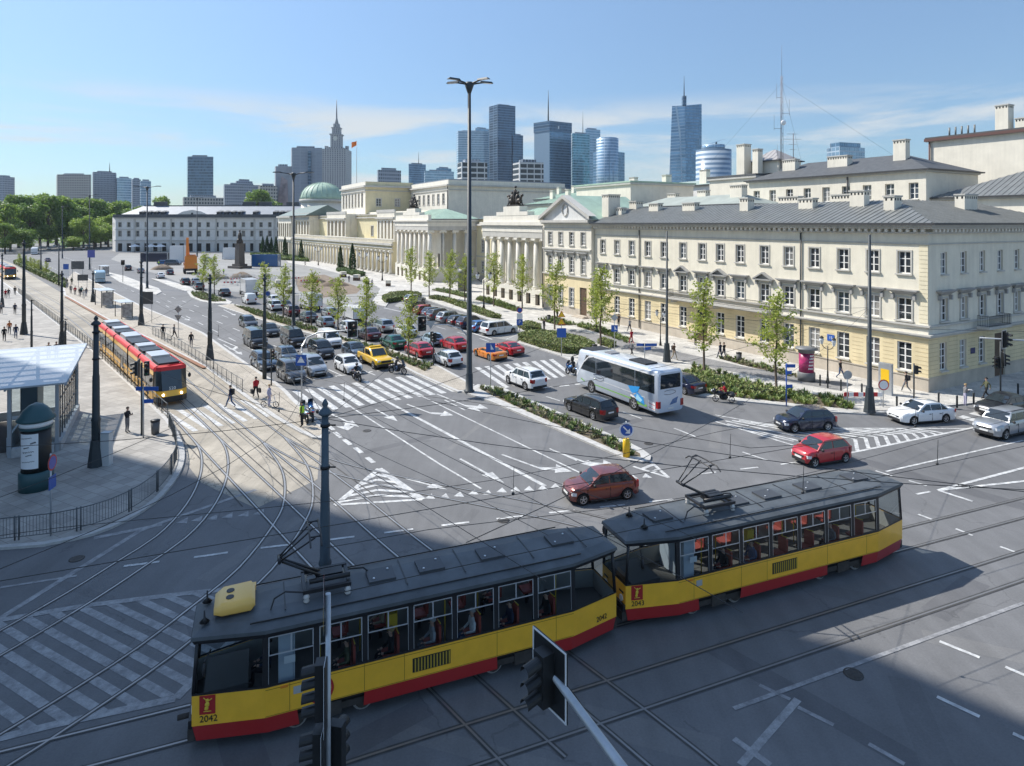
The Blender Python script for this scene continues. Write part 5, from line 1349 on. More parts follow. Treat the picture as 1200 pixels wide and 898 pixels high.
 def bulge(pts,n,amt=0.045):
  n=Vector(n).normalized()*amt;p=[Vector(q)for q in pts]
  return p[0],p[0].lerp(p[1],0.25)+n*0.75,p[0].lerp(p[1],0.5)+n,p[0].lerp(p[1],0.75)+n*0.75,p[1],p[2],p[2].lerp(p[3],0.25)+n*0.75,p[2].lerp(p[3],0.5)+n,p[2].lerp(p[3],0.75)+n*0.75,p[3]
 def cpane(name,pts,n):
  q=bulge(pts,n);nn=Vector(n).normalized()*0.016;g=MB().use(CGLASS)
  lo=[p+nn for p in q[:5]];hi=[p+nn for p in reversed(q[5:])]
  for k in range(4):g.poly([lo[k],lo[k+1],hi[k+1],hi[k]],True)
  return g.build(name,root)
 cpane('windscreen',fr_pts(a0,a1,0.06,0.93,0.93),nw)
 if not panel:cpane('rear_window',fr_pts(d1,c1,0.14,0.88,0.88),nr)
 z0=zb+0.035;z1=zr-0.085
 def ex(front,z):
  t=(z-zb)/(zr-zb)
  return lerp(A,B,t)-0.16 if front else lerp(D,C,t)+0.15
 edges=[None]+list(pillars)+[None]
 npan=len(edges)-1
 for s in(-1,1):
  for i in range(npan):
   if panel and i>0:break
   f=edges[i];r=edges[i+1]
   xb0=ex(True,z0)if f is None else f-0.035;xt0=ex(True,z1)if f is None else f-0.035
   xb1=ex(False,z0)if r is None else r+0.035;xt1=ex(False,z1)if r is None else r+0.035
   if xb0-xb1<0.12:continue
   if xt0-xt1<0.05:xt1=xt0-0.05
   pane('side_window',[(xb0,s*side_y(z0),z0),(xb1,s*side_y(z0),z0),(xt1,s*side_y(z1),z1),(xt0,s*side_y(z1),z1)],(0,s,0.25))
 for s in(-1,1):
  g=MB().use(LAMP);yo=w2*0.84;yi=w2*0.52
  pts=[(xf-0.30,s*w2*0.925,hoodz-0.16),(xf-0.035,s*yi,hoodz-0.17),(xf-0.045,s*yi,hoodz-0.30),(xf-0.27,s*w2*0.93,hoodz-0.31)]
  mid0=(xf-0.08,s*w2*0.81,hoodz-0.135);mid1=(xf-0.07,s*w2*0.82,hoodz-0.315)
  g.poly([pts[1],mid0,mid1,pts[2]],True);g.poly([mid0,pts[0],pts[3],mid1],True);g.build('headlight',root)
  g=MB().use(TAIL);h_=0.34 if hatch else 0.2
  zt_=trunkz-0.12 if not hatch else min(belt,trunkz)-0.02
  g.poly([(xr-0.012,s*w2*0.55,zt_),(xr-0.012,s*w2*0.82,zt_),(xr-0.012,s*w2*0.82,zt_-h_),(xr-0.012,s*w2*0.6,zt_-h_)]);g.poly([(xr-0.012,s*w2*0.82,zt_),(xr+0.26,s*w2*0.965,zt_),(xr+0.22,s*w2*0.965,zt_-h_*0.9),(xr-0.012,s*w2*0.82,zt_-h_)]);g.build('taillight',root)
  g=MB().use(PLAS);g.ball((A-0.22,s*(w2+0.10),belt+0.06),0.12,sx=0.6,sy=0.9,sz=0.75);g.tube((A-0.22,s*w2*0.9,belt+0.02),(A-0.22,s*(w2+0.08),belt+0.05),0.025,n=5);g.build('mirror',root)
 g=MB().use(PLAS);g.box(xf-0.055,xf+0.012,-w2*0.5,w2*0.5,hoodz-0.30,hoodz-0.20);g.box(xf-0.10,xf+0.02,-w2*0.62,w2*0.62,sill+0.04,sill+0.22);g.build('grille',root)
 g=MB().use(PLAS);g.box(xr-0.02,xr+0.1,-w2*0.78,w2*0.78,sill+0.04,sill+0.2);g.build('bumper',root)
 for x0,x1,z in((xf+0.012,xf+0.03,sill+0.24),(xr-0.03,xr-0.012,sill+0.42)):
  g=MB().use(PLATE);g.box(x0,x1,-0.26,0.26,z,z+0.11);g.build('number_plate',root)
 ty,ri=wheel_meshes(wr)
 for x in xw:
  for s in(-1,1):
   o=ob(ty,'wheel',root,(x,s*(w2-0.125),wr));ob(ri,'rim',o)
 return root
CAR={
'hatch':car_proto('hatchback',4.05,1.74,1.48,2.52,0.31,0.93,0.82,0.96,0.98,0.30,-1.35,-1.86,[-0.02,-0.95]),
'city':car_proto('small city car',3.45,1.63,1.47,2.34,0.29,0.94,0.84,0.98,0.98,0.34,-1.15,-1.62,[-0.22]),
'three':car_proto('three-door hatchback',3.85,1.66,1.45,2.49,0.30,0.93,0.82,0.96,0.92,0.24,-1.25,-1.78,[-0.22]),
'sedan':car_proto('saloon',4.62,1.82,1.46,2.70,0.32,0.94,0.80,1.02,0.98,0.22,-1.02,-1.72,[-0.12,-1.0],hatch=False),
'estate':car_proto('estate',4.72,1.82,1.49,2.75,0.32,0.95,0.82,0.97,0.95,0.28,-1.90,-2.22,[-0.05,-0.98],roofrack=True),
'suv':car_proto('suv',4.55,1.86,1.68,2.68,0.355,1.08,0.98,1.1,0.98,0.38,-1.62,-2.05,[0.02,-0.9],sill=0.27,roofrack=True),
'mpv':car_proto('mpv',4.55,1.82,1.70,2.72,0.325,1.03,0.88,1.05,1.28,0.52,-1.82,-2.16,[0.10,-0.85]),
'van':car_proto('passenger van',5.1,1.94,1.98,3.05,0.345,1.12,1.0,1.14,1.72,0.98,-2.28,-2.48,[0.35,-0.95]),
'pvan':car_proto('panel van',4.5,1.84,1.86,2.8,0.325,1.08,0.94,1.1,1.35,0.68,-2.02,-2.17,[0.12],panel=True),
'minivan':car_proto('minivan',5.14,2.0,1.75,3.05,0.34,1.02,0.88,1.04,1.42,0.55,-2.15,-2.45,[0.12,-0.95]),
'coupe':car_proto('coupe',4.4,1.86,1.32,2.5,0.335,0.90,0.76,0.96,0.75,0.05,-0.75,-1.75,[-0.35],hatch=False),
'super':car_proto('sports car',4.52,1.93,1.17,2.62,0.34,0.82,0.68,0.90,1.05,0.12,-0.45,-1.75,[-0.25],sill=0.14,hatch=False),
}
CARN={'hatch':'hatchback','city':'city_car','three':'hatchback','sedan':'saloon_car','estate':'estate_car','suv':'suv','mpv':'people_carrier','van':'passenger_van','pvan':'panel_van','minivan':'minivan','coupe':'coupe','super':'sports_car'}
def head(vx):return Vector(((vx-600)/F,1)).normalized()
D_IN=-head(78);D_OUT=head(95);D_W=CW.to_2d()if hasattr(CW,'to_2d')else CW
def car(kind,pix,d,color,label,group,z=0.0,scale=1.0,cat='car'):
 d=Vector(d).normalized();g=G(*pix,z)
 o=dup(CAR[kind],(g.x,g.y,z),math.atan2(d.y,d.x),label,group,scale if scale!=1 else None)
 o.name=CARN[kind];o['category']=cat
 for ch in o.children:
  if ch.name.split('.')[0]=='body':setmat(ch,0,PNT[color])
 return o
QG='vehicles waiting at the stop line';OG='vehicles driving away from the crossing';PG='cars parked in the bay';XG='cars on the cross street';FG='far vehicles on the square'
for a in(
('estate',(291,383),D_IN,'grey','dark grey estate car rearmost in the left lane of the waiting queue'),
('sedan',(316,392.5),D_IN,'dark','dark saloon beside the black vans, second from the back of the queue'),
('van',(299,405),D_IN,'dark','dark passenger van behind the blue-grey cars, nearest the tram platform'),
('van',(343,404),D_IN,'black','black passenger van in the middle of the waiting queue'),
('pvan',(386,405),D_IN,'white','white panel van waiting between the black van and planted median'),
('mpv',(376,417),D_IN,'dark','dark people carrier behind the silver-white car of the front row'),
('estate',(309,430.5),D_IN,'steel','blue-grey estate car beside the platform, second from the stop line'),
('hatch',(336,423),D_IN,'steel','blue-grey hatchback between the two front-row cars and dark van'),
('mpv',(341,444.5),D_IN,'grey','dark grey people carrier first at the stop line beside the platform'),
('mpv',(366,437.5),D_IN,'silver','silver-white people carrier first at the stop line, second lane'),
('hatch',(408,434.5),D_IN,'white','white taxi hatchback at the stop line behind the police motorcycle'),
('sedan',(416,417),D_IN,'steel','blue-grey saloon behind the white taxi and yellow pickup')):
 car(*a,QG)
for a in(
('sedan',(263,346.5),D_OUT,'dark','dark saloon in front of the white box truck by the far planted island'),
('pvan',(292,355.5),D_OUT,'white','small white panel van behind the white box truck'),
('suv',(217,334),D_OUT,'black','black off-roader near the orange crane truck'),
('suv',(233,339.5),D_OUT,'grey','dark grey off-roader just behind the black one near the crane truck'),
('hatch',(229,333),D_OUT,'silver','silver hatchback half hidden between two dark off-roaders'),
('suv',(321,363),D_OUT,'white','white off-roader driving away next to the blue direction sign'),
('hatch',(320,355),D_OUT,'white','white hatchback just ahead of the white off-roader'),
('suv',(341,369.5),D_OUT,'bordeaux','dark red off-roader beside the tall lamp post of the median'),
('sedan',(333,362),D_OUT,'dark','dark saloon ahead of the dark red off-roader'),
('sedan',(361,376),D_OUT,'grey','grey saloon driving away left of the silver-white hatchback'),
('hatch',(381,383),D_OUT,'silver','silver-white hatchback seen from behind near the large white van'),
('hatch',(386,371),D_OUT,'silver','silver hatchback hidden behind a young tree beside the large white van'),
('hatch',(407,388),D_OUT,'white','white hatchback behind the signal and ahead of the dark red saloon'),
('sedan',(432,397),D_OUT,'bordeaux','dark red saloon with bright tail lamps ahead of the green one'),
('suv',(448,388),D_OUT,'silver','silver off-roader driving away in the outer lane'),
('hatch',(475,393),D_OUT,'white','white hatchback partly hidden by the young tree of the median'),
('sedan',(460,406.5),D_OUT,'green','green saloon driving away'),
('sedan',(491,416),D_OUT,'red','red saloon in the near lane beside the planted median'),
('hatch',(524,426.5),D_OUT,'white','white hatchback stopped just past the crossing beside the tall lamp post'),
('sedan',(532,409),D_OUT,'red','red saloon with white-trimmed glass in the outer lane'),
('city',(506,404),D_OUT,'lblue','pale blue little car between the two red saloons'),
('super',(574,419),D_OUT,'orange','low orange sports car'),
('coupe',(595,414),D_OUT,'red','red coupe beside the trimmed hedge'),
('suv',(615,452),D_OUT,'white','white off-roader rolling over the far zebra crossing'),
('estate',(691,485),D_OUT,'black','black estate car behind the white coach')):
 car(*a,OG)
PK=Vector((0.79,0.61))
for a in(
('hatch',(486,354.5),PK,'silver','silver hatchback first in the parked row by the oval hedge'),
('hatch',(491,363),PK,'dark','dark hatchback parked between silver car and red one'),
('hatch',(499,368),PK,'red','red hatchback parked in the row of the bay'),
('hatch',(509,371),PK,'navy','navy hatchback parked next to the red one'),
('suv',(517,374.5),PK,'grey','grey off-roader parked between navy hatchback and pearl car'),
('suv',(529,378),PK,'silver','pearl silver off-roader parked in the middle of the row'),
('hatch',(540.5,381),PK,'dark','dark hatchback parked beside the pearl off-roader'),
('suv',(553,384),PK,'navy','navy off-roader parked behind the tall lamp post'),
('hatch',(566,388),PK,'blue','bright blue hatchback parked next to the white minivan'),
('minivan',(585,391),PK,'white','white minivan parked last in the row by the parking sign')):
 car(*a,PG,z=0.01)
for a in(
('hatch',(943,502),(-0.985,-0.17),'navy','dark blue hatchback passing the hatched road island'),
('city',(962,540),(-0.94,-0.33),'red','small bright red city car on the cross street'),
('sedan',(1079,493),(-0.975,-0.2),'white','white saloon in front of the street corner'),
('suv',(1176,508),(-0.90,-0.42),'silver','silver crossover entering from the street on the corner side'),
('sedan',(1176,484),(-0.93,-0.36),'dark','black saloon behind the silver crossover'),
('three',(703,582),(-0.955,-0.29),'maroon','reddish-brown three-door hatchback in the middle of the crossing'),
('sedan',(797,457),head(150),'navy','navy saloon half hidden behind the white coach')):
 car(*a,XG)
for a in(
('suv',(150,317),D_OUT,'dark','dark off-roader on the far carriageway by the small signal'),
('hatch',(165,320),D_OUT,'silver','silver hatchback with raised boot behind the lamp post, far off'),
('sedan',(188,326),D_OUT,'white','white saloon by the tip of the far median'),
('hatch',(199,322),D_OUT,'navy','dark blue hatchback ahead of the white saloon by the far median'),
('van',(203,311),(1,0.1),'grey','grey van standing beside the building site'),
('hatch',(192,310),(1,0.3),'blue','blue hatchback beside the grey van at the building site'),
('hatch',(244,306),(1,0.1),'silver','silver hatchback standing behind the building site near the monument'),
('hatch',(57,292.5),-D_OUT,'white','white hatchback following the far white bus'),
('hatch',(64,290),-D_OUT,'silver','silver hatchback farthest up the avenue'),
('hatch',(56,307),-D_OUT,'bordeaux','dark red hatchback beside the shrubs of the tram line'),
('suv',(98,293),D_OUT,'silver','silver off-roader turning at the far palace corner'),
('hatch',(104,291),D_OUT,'steel','blue-grey hatchback turning at the far palace corner')):
 car(*a,FG)
for o in CAR.values():drop(o)
def loft(b,secs,n=3,smooth=True):
 """secs: (x, halfwidth, z0, z1, radius)"""
 rings=[]
 for x,w_,z0,z1,r in secs:
  pts=[]
  for cx,cz,a0 in((w_-r,z0+r*0.5,-90),(w_-r,z1-r,0),(-w_+r,z1-r,90),(-w_+r,z0+r*0.5,180)):
   rz_=r*0.5 if cz==z0+r*0.5 else r
   for k in range(n+1):
    a=R(a0+90*k/n);pts.append((x,cx+r*math.cos(a),cz+rz_*math.sin(a)))
  rings.append([b.P(p)for p in pts])
 N=len(rings[0])
 for A,B in zip(rings,rings[1:]):
  for k in range(N):b.face((A[k],A[(k+1)%N],B[(k+1)%N],B[k]),smooth)
 b.face(rings[0],False);b.face(list(reversed(rings[-1])),False)
def add_wheels(root,pos,r,wd=0.28):
 ty,ri=wheel_meshes(r,wd)
 for x,y in pos:o=ob(ty,'wheel',root,(x,y,r));ob(ri,'rim',o)
def bigbox(name,root,m,boxes,parent=None):
 b=MB().use(m)
 for q in boxes:b.box(*q)
 return b.build(name,parent or root)
g=G(738,470)
co=thing('coach','white-silver touring coach with dark windows and blue wing artwork seen from behind','coach',(0,0,0),0)
CB=paint('coach_silver',(0.60,0.66,0.74),0.1)
b=MB().use(CB,True);L=10.6
loft(b,[(-L/2,1.18,0.42,3.35,0.3),(-L/2+0.15,1.25,0.33,3.5,0.28),(L/2-1.6,1.25,0.33,3.5,0.28),(L/2-0.5,1.24,0.33,3.42,0.3),(L/2-0.05,1.18,0.36,2.3,0.35),(L/2,1.1,0.4,1.5,0.3)]);b.build('body',co,sharp=40)
for s in(-1,1):
 g_=MB().use(CGLASS);y=s*1.262
 for x0,x1 in((-4.95,-2.75),(-2.70,2.3),(2.35,3.6)):
  zt_=3.12;xt1=x1 if x1<3 else 3.9
  g_.poly([(x0,y,1.78),(x1+(0.9 if x1>3 else 0),y,1.78),(x1+(0.1 if x1>3 else 0),y,zt_),(x0,y,zt_)])
 g_.build('side_window',co)
 w_=MB().use(SWHITE);yy=s*1.268;pts=[(-4.95,3.22),(2.6,3.22),(3.3,3.1),(4.0,2.6),(4.6,1.9),(5.15,1.2)]
 for p,q in zip(pts,pts[1:]):w_.poly([(p[0],yy,p[1]),(q[0],yy,q[1]),(q[0]-0.02,yy,q[1]-0.14),(p[0],yy,p[1]-0.1)])
 w_.poly([(3.2,yy,1.36),(-3.9,yy,1.30),(-3.9,yy,1.26),(3.2,yy,1.32)]);w_.build('trim_stripe',co)
 w_=MB().use(mat('stripe_green',(0.22,0.50,0.08),0.4));w_.poly([(4.5,yy,1.0),(3.95,yy,0.85),(3.95,yy,0.78),(4.5,yy,0.9)]);w_.poly([(2.5,yy,0.86),(-2.3,yy,0.86),(-2.3,yy,0.78),(2.5,yy,0.8)]);w_.poly([(-4.1,yy,0.75),(-3.0,yy,0.82),(-3.0,yy,0.60),(-4.1,yy,0.6)]);w_.build('green_stripe',co)
 w_=MB().use(mat('art_blue',(0.03,0.30,0.70),0.4));w_.poly([(-1.9,yy,1.75),(-3.3,yy,1.95),(-3.1,yy,1.55),(-2.4,yy,1.2)]);w_.poly([(-3.0,yy,1.5),(-3.7,yy,1.2),(-3.9,yy,0.65),(-3.1,yy,0.7),(-2.6,yy,1.1)]);w_.use(mat('art_pale',(0.35,0.66,0.85),0.4));w_.poly([(-3.0,yy+s*0.003,1.35),(-3.6,yy+s*0.003,1.0),(-3.4,yy+s*0.003,0.8),(-2.8,yy+s*0.003,0.95)]);w_.build('wing_artwork',co)
 w_=MB().use(SWHITE);w_.poly([(-4.25,yy,1.22),(-5.05,yy,1.12),(-5.05,yy,0.55),(-4.25,yy,0.5)]);w_.poly([(-2.2,yy,1.15),(-2.9,yy,1.05),(-2.9,yy,0.9),(-2.2,yy,1.0)]);w_.use(SRED)
 for k in range(2):w_.poly([(-4.3,yy+s*0.003,1.0-k*0.3),(-5.0,yy+s*0.003,0.94-k*0.3),(-5.0,yy+s*0.003,0.9-k*0.3),(-4.3,yy+s*0.003,0.96-k*0.3)])
 w_.build('route_panel',co)
 w_=MB().use(PNT['navy']);w_.path([(2.0+0.75*math.cos(a*PI/12),yy,1.52+0.24*math.sin(a*PI/12))for a in range(2,23)],0.018,4);w_.path([(1.5+0.1*k,yy,1.52+0.06*math.sin(k*2.1))for k in range(11)],0.014,4);w_.build('oval_emblem',co)
 m_=MB().use(PLAS);m_.tube((5.1,s*1.1,2.9),(5.5,s*1.45,2.7),0.04,n=5);m_.ball((5.5,s*1.48,2.45),0.16,sz=1.7);m_.build('mirror',co)
 t_=MB().use(TAIL);t_.box(-L/2-0.03,-L/2+0.2,min(s*0.98,s*1.262),max(s*0.98,s*1.262),0.75,1.25);t_.build('taillight',co)
g_=MB().use(CGLASS);g_.poly([(-L/2-0.012,-1.0,2.15),(-L/2-0.012,1.0,2.15),(-L/2-0.012,0.95,3.2),(-L/2-0.012,-0.95,3.2)]);g_.build('rear_window',co)
g_=MB().use(CGLASS);g_.poly([(L/2-0.02,-1.1,1.5),(L/2-0.02,1.1,1.5),(L/2-0.45,1.1,3.2),(L/2-0.45,-1.1,3.2)]);g_.build('windscreen',co)
g_=MB().use(PNT['blue']);x=-L/2-0.013;g_.poly([(x,-0.75,1.45),(x,-0.2,1.3),(x,0.1,0.9),(x,-0.6,1.0)]);g_.build('wing_artwork',co)
g_=MB().use(PNT['navy']);g_.path([(x,0.1+0.6*math.cos(a*PI/12),1.85+0.16*math.sin(a*PI/12))for a in range(2,23)],0.016,4);g_.build('oval_emblem',co)
bigbox('number_plate',co,PLATE,[(-L/2-0.03,-L/2-0.01,-0.27,0.27,0.6,0.72)])
bigbox('roof_unit',co,PLAS,[(-3.2,-1.2,-0.6,0.6,3.49,3.62)]);bigbox('roof_hatch',co,mat('hatch_grey',(0.2,0.2,0.21),0.5),[(1.3,2.2,-0.45,0.45,3.49,3.58)])
bigbox('roof_front',co,PLAS,[(3.2,4.7,-1.0,1.0,3.44,3.53)])
for xw in(2.95,-2.6):b=MB().use(PLAS);b.tube((xw,-1.256,.5),(xw,1.256,.5),.58,n=24);b.build('wheel_housing',co)
add_wheels(co,[(2.95,1.14),(2.95,-1.14),(-2.6,1.14),(-2.6,-1.14)],0.5,0.28)
fw=Vector(G2(695,461.25));rw=Vector(G2(742.5,480));dc=(fw-rw).normalized();left=Vector((-dc.y,dc.x));cpos=(fw+rw)/2-left*1.2-dc*0.15
co.location=(cpos.x,cpos.y,0);co.rotation_euler=(0,0,math.atan2(dc.y,dc.x))
def bus_like(name,label,pix,d,L,Wd,Hb,m,wz0,wz1,cat='bus',dest=False,front=True):
 g=G(*pix);d=Vector(d);o=thing(name,label,cat,(g.x,g.y,0),math.atan2(d.y,d.x));b=MB().use(m,True);h=Wd/2
 loft(b,[(-L/2,h*0.96,0.35,Hb-0.1,0.2),(-L/2+0.1,h,0.3,Hb,0.2),(L/2-0.3,h,0.3,Hb,0.2),(L/2,h*0.94,0.35,Hb-0.25,0.25)]);b.build('body',o,sharp=40)
 for s in(-1,1):
  g_=MB().use(CGLASS);n=max(1,int(L/1.6))
  for k in range(n):g_.poly([(-L/2+0.3+(L-0.7)*k/n,s*(h+0.012),wz0),(-L/2+0.22+(L-0.7)*(k+1)/n,s*(h+0.012),wz0),(-L/2+0.22+(L-0.7)*(k+1)/n,s*(h+0.012),wz1),(-L/2+0.3+(L-0.7)*k/n,s*(h+0.012),wz1)])
  g_.build('side_window',o)
  l_=MB().use(LAMP);l_.box(L/2-0.03,L/2+0.015,min(s*h*0.6,s*h*0.88),max(s*h*0.6,s*h*0.88),0.6,0.8);l_.build('headlight',o)
 g_=MB().use(CGLASS);g_.poly([(L/2+0.012,-h*0.85,wz0-0.3),(L/2+0.012,h*0.85,wz0-0.3),(L/2-0.1,h*0.82,wz1+0.15),(L/2-0.1,-h*0.82,wz1+0.15)]);g_.build('windscreen',o)
 add_wheels(o,[(L*0.28,h-0.14),(L*0.28,-h+0.14),(-L*0.26,h-0.14),(-L*0.26,-h+0.14)],0.45,0.26)
 return o
bus_like('city_bus','white city bus with dark windscreen coming down the far avenue',(41,298),-D_OUT,12,2.55,3.1,PNT['white'],1.3,2.6)
bus_like('delivery_van','pale blue box-shaped delivery van near the stop shelters on the platform road',(117,331),-D_OUT,6.5,2.2,2.8,PNT['teal'],1.35,2.1,'van')
def truck(label,pix,d,boxm,cabm,L=7.2,Hb=3.1,W=2.4):
 g=G(*pix);d=Vector(d);o=thing('box_truck',label,'truck',(g.x,g.y,0),math.atan2(d.y,d.x))
 b=MB().use(boxm);b.box(-L/2,L/2-2.0,-W/2,W/2,0.9,Hb+0.25);b.use(STL)
 for x in(-L/2+0.01,L/2-2.01):
  for y in(-W/2,W/2):b.box(x-0.04,x+0.04,y-0.04,y+0.04,0.88,Hb+0.27)
 b.use(PLAS);b.box(-L/2+0.1,L/2-0.4,-0.5,0.5,0.5,0.88);b.build('cargo_box',o)
 b=MB().use(cabm,True);loft(b,[(L/2-1.9,W*0.44,0.45,2.3,0.15),(L/2-0.7,W*0.44,0.4,2.35,0.2),(L/2-0.15,W*0.43,0.4,1.5,0.2),(L/2,W*0.4,0.42,1.2,0.2)]);b.build('cab',o,sharp=40)
 g_=MB().use(CGLASS);g_.poly([(L/2-0.2,-W*0.38,1.5),(L/2-0.2,W*0.38,1.5),(L/2-0.68,W*0.36,2.25),(L/2-0.68,-W*0.36,2.25)]);g_.build('windscreen',o)
 add_wheels(o,[(L/2-1.2,W/2-0.18),(L/2-1.2,-W/2+0.18),(-L/2+1.3,W/2-0.18),(-L/2+1.3,-W/2+0.18)],0.42,0.26)
 for s in(-1,1):bigbox('taillight',o,TAIL,[(-L/2-0.03,-L/2-0.005,min(s*0.85,s*1.1),max(s*0.85,s*1.1),0.7,0.86)])
 return o
truck('white box truck with large cargo box in the far queue',(291,346),D_OUT,PNT['white'],PNT['white'])
truck('large white van-bodied truck standing behind a young tree and the grey saloon',(363,363),D_OUT,PNT['white'],PNT['white'],6.4,2.6,2.2)
truck('white courier truck with high box beside the silver off-roader',(414,378),D_OUT,PNT['white'],PNT['white'],5.6,2.2,2.0)
g=G(440,428);pu=thing('pickup_truck','yellow double-cab pickup with roof light bar at the stop line','pickup',(g.x,g.y,0),math.atan2(D_IN.y,D_IN.x))
Y_=PNT['yellow'];b=MB().use(Y_,True)
loft(b,[(-2.65,0.86,0.55,1.08,0.08),(-2.6,0.9,0.5,1.12,0.08),(0.9,0.92,0.45,1.14,0.1),(1.9,0.92,0.45,1.08,0.14),(2.5,0.88,0.45,1.0,0.18),(2.65,0.78,0.5,0.85,0.15)]);loft(b,[(-0.95,0.78,1.1,1.72,0.12),(-0.75,0.8,1.1,1.82,0.14),(0.35,0.8,1.1,1.84,0.14),(1.15,0.84,1.1,1.16,0.05)]);b.build('body',pu,sharp=40)
bigbox('cargo_bed',pu,PLAS,[(-2.5,-1.02,-0.75,0.75,1.1,1.135)]);bigbox('light_bar',pu,SYEL,[(-0.2,0.1,-0.6,0.6,1.86,1.98)])
b=MB().use(PLAS);b.tube((-1.2,-0.8,1.1),(-1.2,-0.8,1.75),0.04);b.tube((-1.2,0.8,1.1),(-1.2,0.8,1.75),0.04);b.tube((-1.2,-0.8,1.75),(-1.2,0.8,1.75),0.04);b.build('roll_bar',pu)
g_=MB().use(CGLASS);g_.poly([(1.12,-0.72,1.2),(1.12,0.72,1.2),(0.45,0.66,1.77),(0.45,-0.66,1.77)]);g_.build('windscreen',pu)
for s in(-1,1):
 g_=MB().use(CGLASS)
 for x0,x1 in((-0.7,-0.2),(-0.12,0.55)):g_.poly([(x0,s*0.822,1.2),(x1+0.25*(x1>0),s*0.835,1.2),(x1-0.2*(x1>0),s*0.815,1.7),(x0,s*0.815,1.7)])
 g_.build('side_window',pu);l_=MB().use(LAMP);l_.box(2.5,2.63,min(s*0.55,s*0.84),max(s*0.55,s*0.84),0.82,0.97);l_.build('headlight',pu)
bigbox('grille',pu,PLAS,[(2.6,2.69,-0.5,0.5,0.72,0.93)]);bigbox('bumper',pu,PLAS,[(2.5,2.75,-0.88,0.88,0.42,0.62)])
for xw in(1.6,-1.55):b=MB().use(PLAS);b.tube((xw,-.925,.39),(xw,.925,.39),.46,n=20);b.build('wheel_housing',pu)
add_wheels(pu,[(1.6,0.82),(1.6,-0.82),(-1.55,0.82),(-1.55,-0.82)],0.39,0.26)
g=G(223,320);ex_=thing('crane_truck','orange mobile crane truck with raised folded boom on the building site','crane truck',(g.x,g.y,0),math.atan2(0.9,-0.5));ex_.scale=(1.3,1.3,1.25);ORG=PNT['orange']
b=MB().use(ORG);b.box(-3.2,3.0,-1.3,1.3,1.2,2.4);b.box(-3.2,-1.2,-1.2,1.2,2.4,4.0);b.use(PLAS);b.box(-3.3,3.2,-1.1,1.1,0.7,1.2);b.build('body',ex_)
b=MB().use(ORG);b.box(-0.6,1.6,-1.1,0.3,2.42,4.2);b.use(CGLASS);b.box(-0.3,1.62,-1.12,-0.9,3.1,4.0);b.build('cab',ex_)
b=MB().use(ORG);b.tube((-0.8,0.6,3.2),(-1.2,0.6,8.0),0.45,0.35,4,smooth=False);b.tube((-1.2,0.6,8.0),(2.2,0.6,4.8),0.35,0.25,4,smooth=False);b.tube((0.2,0.2,3.6),(-0.9,0.4,6.2),0.12,n=6);b.build('boom',ex_)
add_wheels(ex_,[(x,y)for x in(-2.3,0.2,2.2)for y in(-1.15,1.15)],0.6,0.4)
def container(label,px,Y,L,Wd,Hc,m,rz):
 o=thing('site_container',label,'container',px,rz);b=MB().use(m);b.box(-L/2,L/2,-Wd/2,Wd/2,0.1,Hc);
 n=int(L/0.5)
 for i in range(n):b.box(-L/2+0.1+i*L/n,-L/2+0.3+i*L/n,-Wd/2-0.04,-Wd/2-0.003,0.25,Hc-0.2)
 b.build('shell',o);b=MB().use(STL)
 for x in(-L/2,L/2):
  for y in(-Wd/2,Wd/2):b.box(x-0.08,x+0.08,y-0.08,y+0.08,0,Hc+0.05)
 b.build('frame',o)
container('long blue site container near the monument',G(312,312.5),0,8.4,3,4.0,PNT['blue'],R(4))
container('smaller dark blue site container by the far palace cafe',G(183,306.5),0,10,3,3.2,PNT['navy'],R(0))
container('white site cabin behind the orange crane truck',G(209,307),0,5,3,6.0,PNT['white'],R(5))
container('small white site cabin left of the monument',G(270,304),0,5,3,4.6,PNT['white'],R(5))
CL={}
def cloth(name,c):CL[name]=mat('cloth_'+name,c,0.85,var=0.15,scale=12);return CL[name]
for n_,c_ in dict(black=(0.015,0.015,0.018),navy=(0.02,0.028,0.06),grey=(0.16,0.16,0.17),lgrey=(0.36,0.36,0.37),white=(0.68,0.67,0.65),red=(0.42,0.015,0.025),olive=(0.09,0.095,0.05),denim=(0.06,0.10,0.19),beige=(0.42,0.35,0.25),brown=(0.10,0.06,0.04),lilac=(0.42,0.40,0.52),orange=(0.5,0.16,0.05),hivis=(0.45,0.72,0.05),blue=(0.05,0.12,0.32),pink=(0.5,0.25,0.3),teal=(0.05,0.2,0.2)).items():cloth(n_,c_)
SKIN=mat('skin',(0.55,0.34,0.25),0.55,var=0.06,scale=20)
SHOE={'dark':mat('shoe_dark',(0.02,0.02,0.02),0.6),'light':mat('shoe_light',(0.6,0.6,0.58),0.6)}
HAIR={'brown':mat('hair_brown',(0.045,0.026,0.015),0.7),'blond':mat('hair_blond',(0.35,0.24,0.11),0.7),'grey':mat('hair_grey',(0.35,0.34,0.33),0.7),'dark':mat('hair_dark',(0.014,0.011,0.01),0.7),'helmet':mat('helmet_shell',(0.05,0.05,0.055),0.2),'whelmet':mat('helmet_white',(0.75,0.75,0.75),0.25),'cap':mat('cap_dark',(0.05,0.05,0.06),0.8)}
EYE=mat('eye_dark',(0.02,0.015,0.012),0.3)
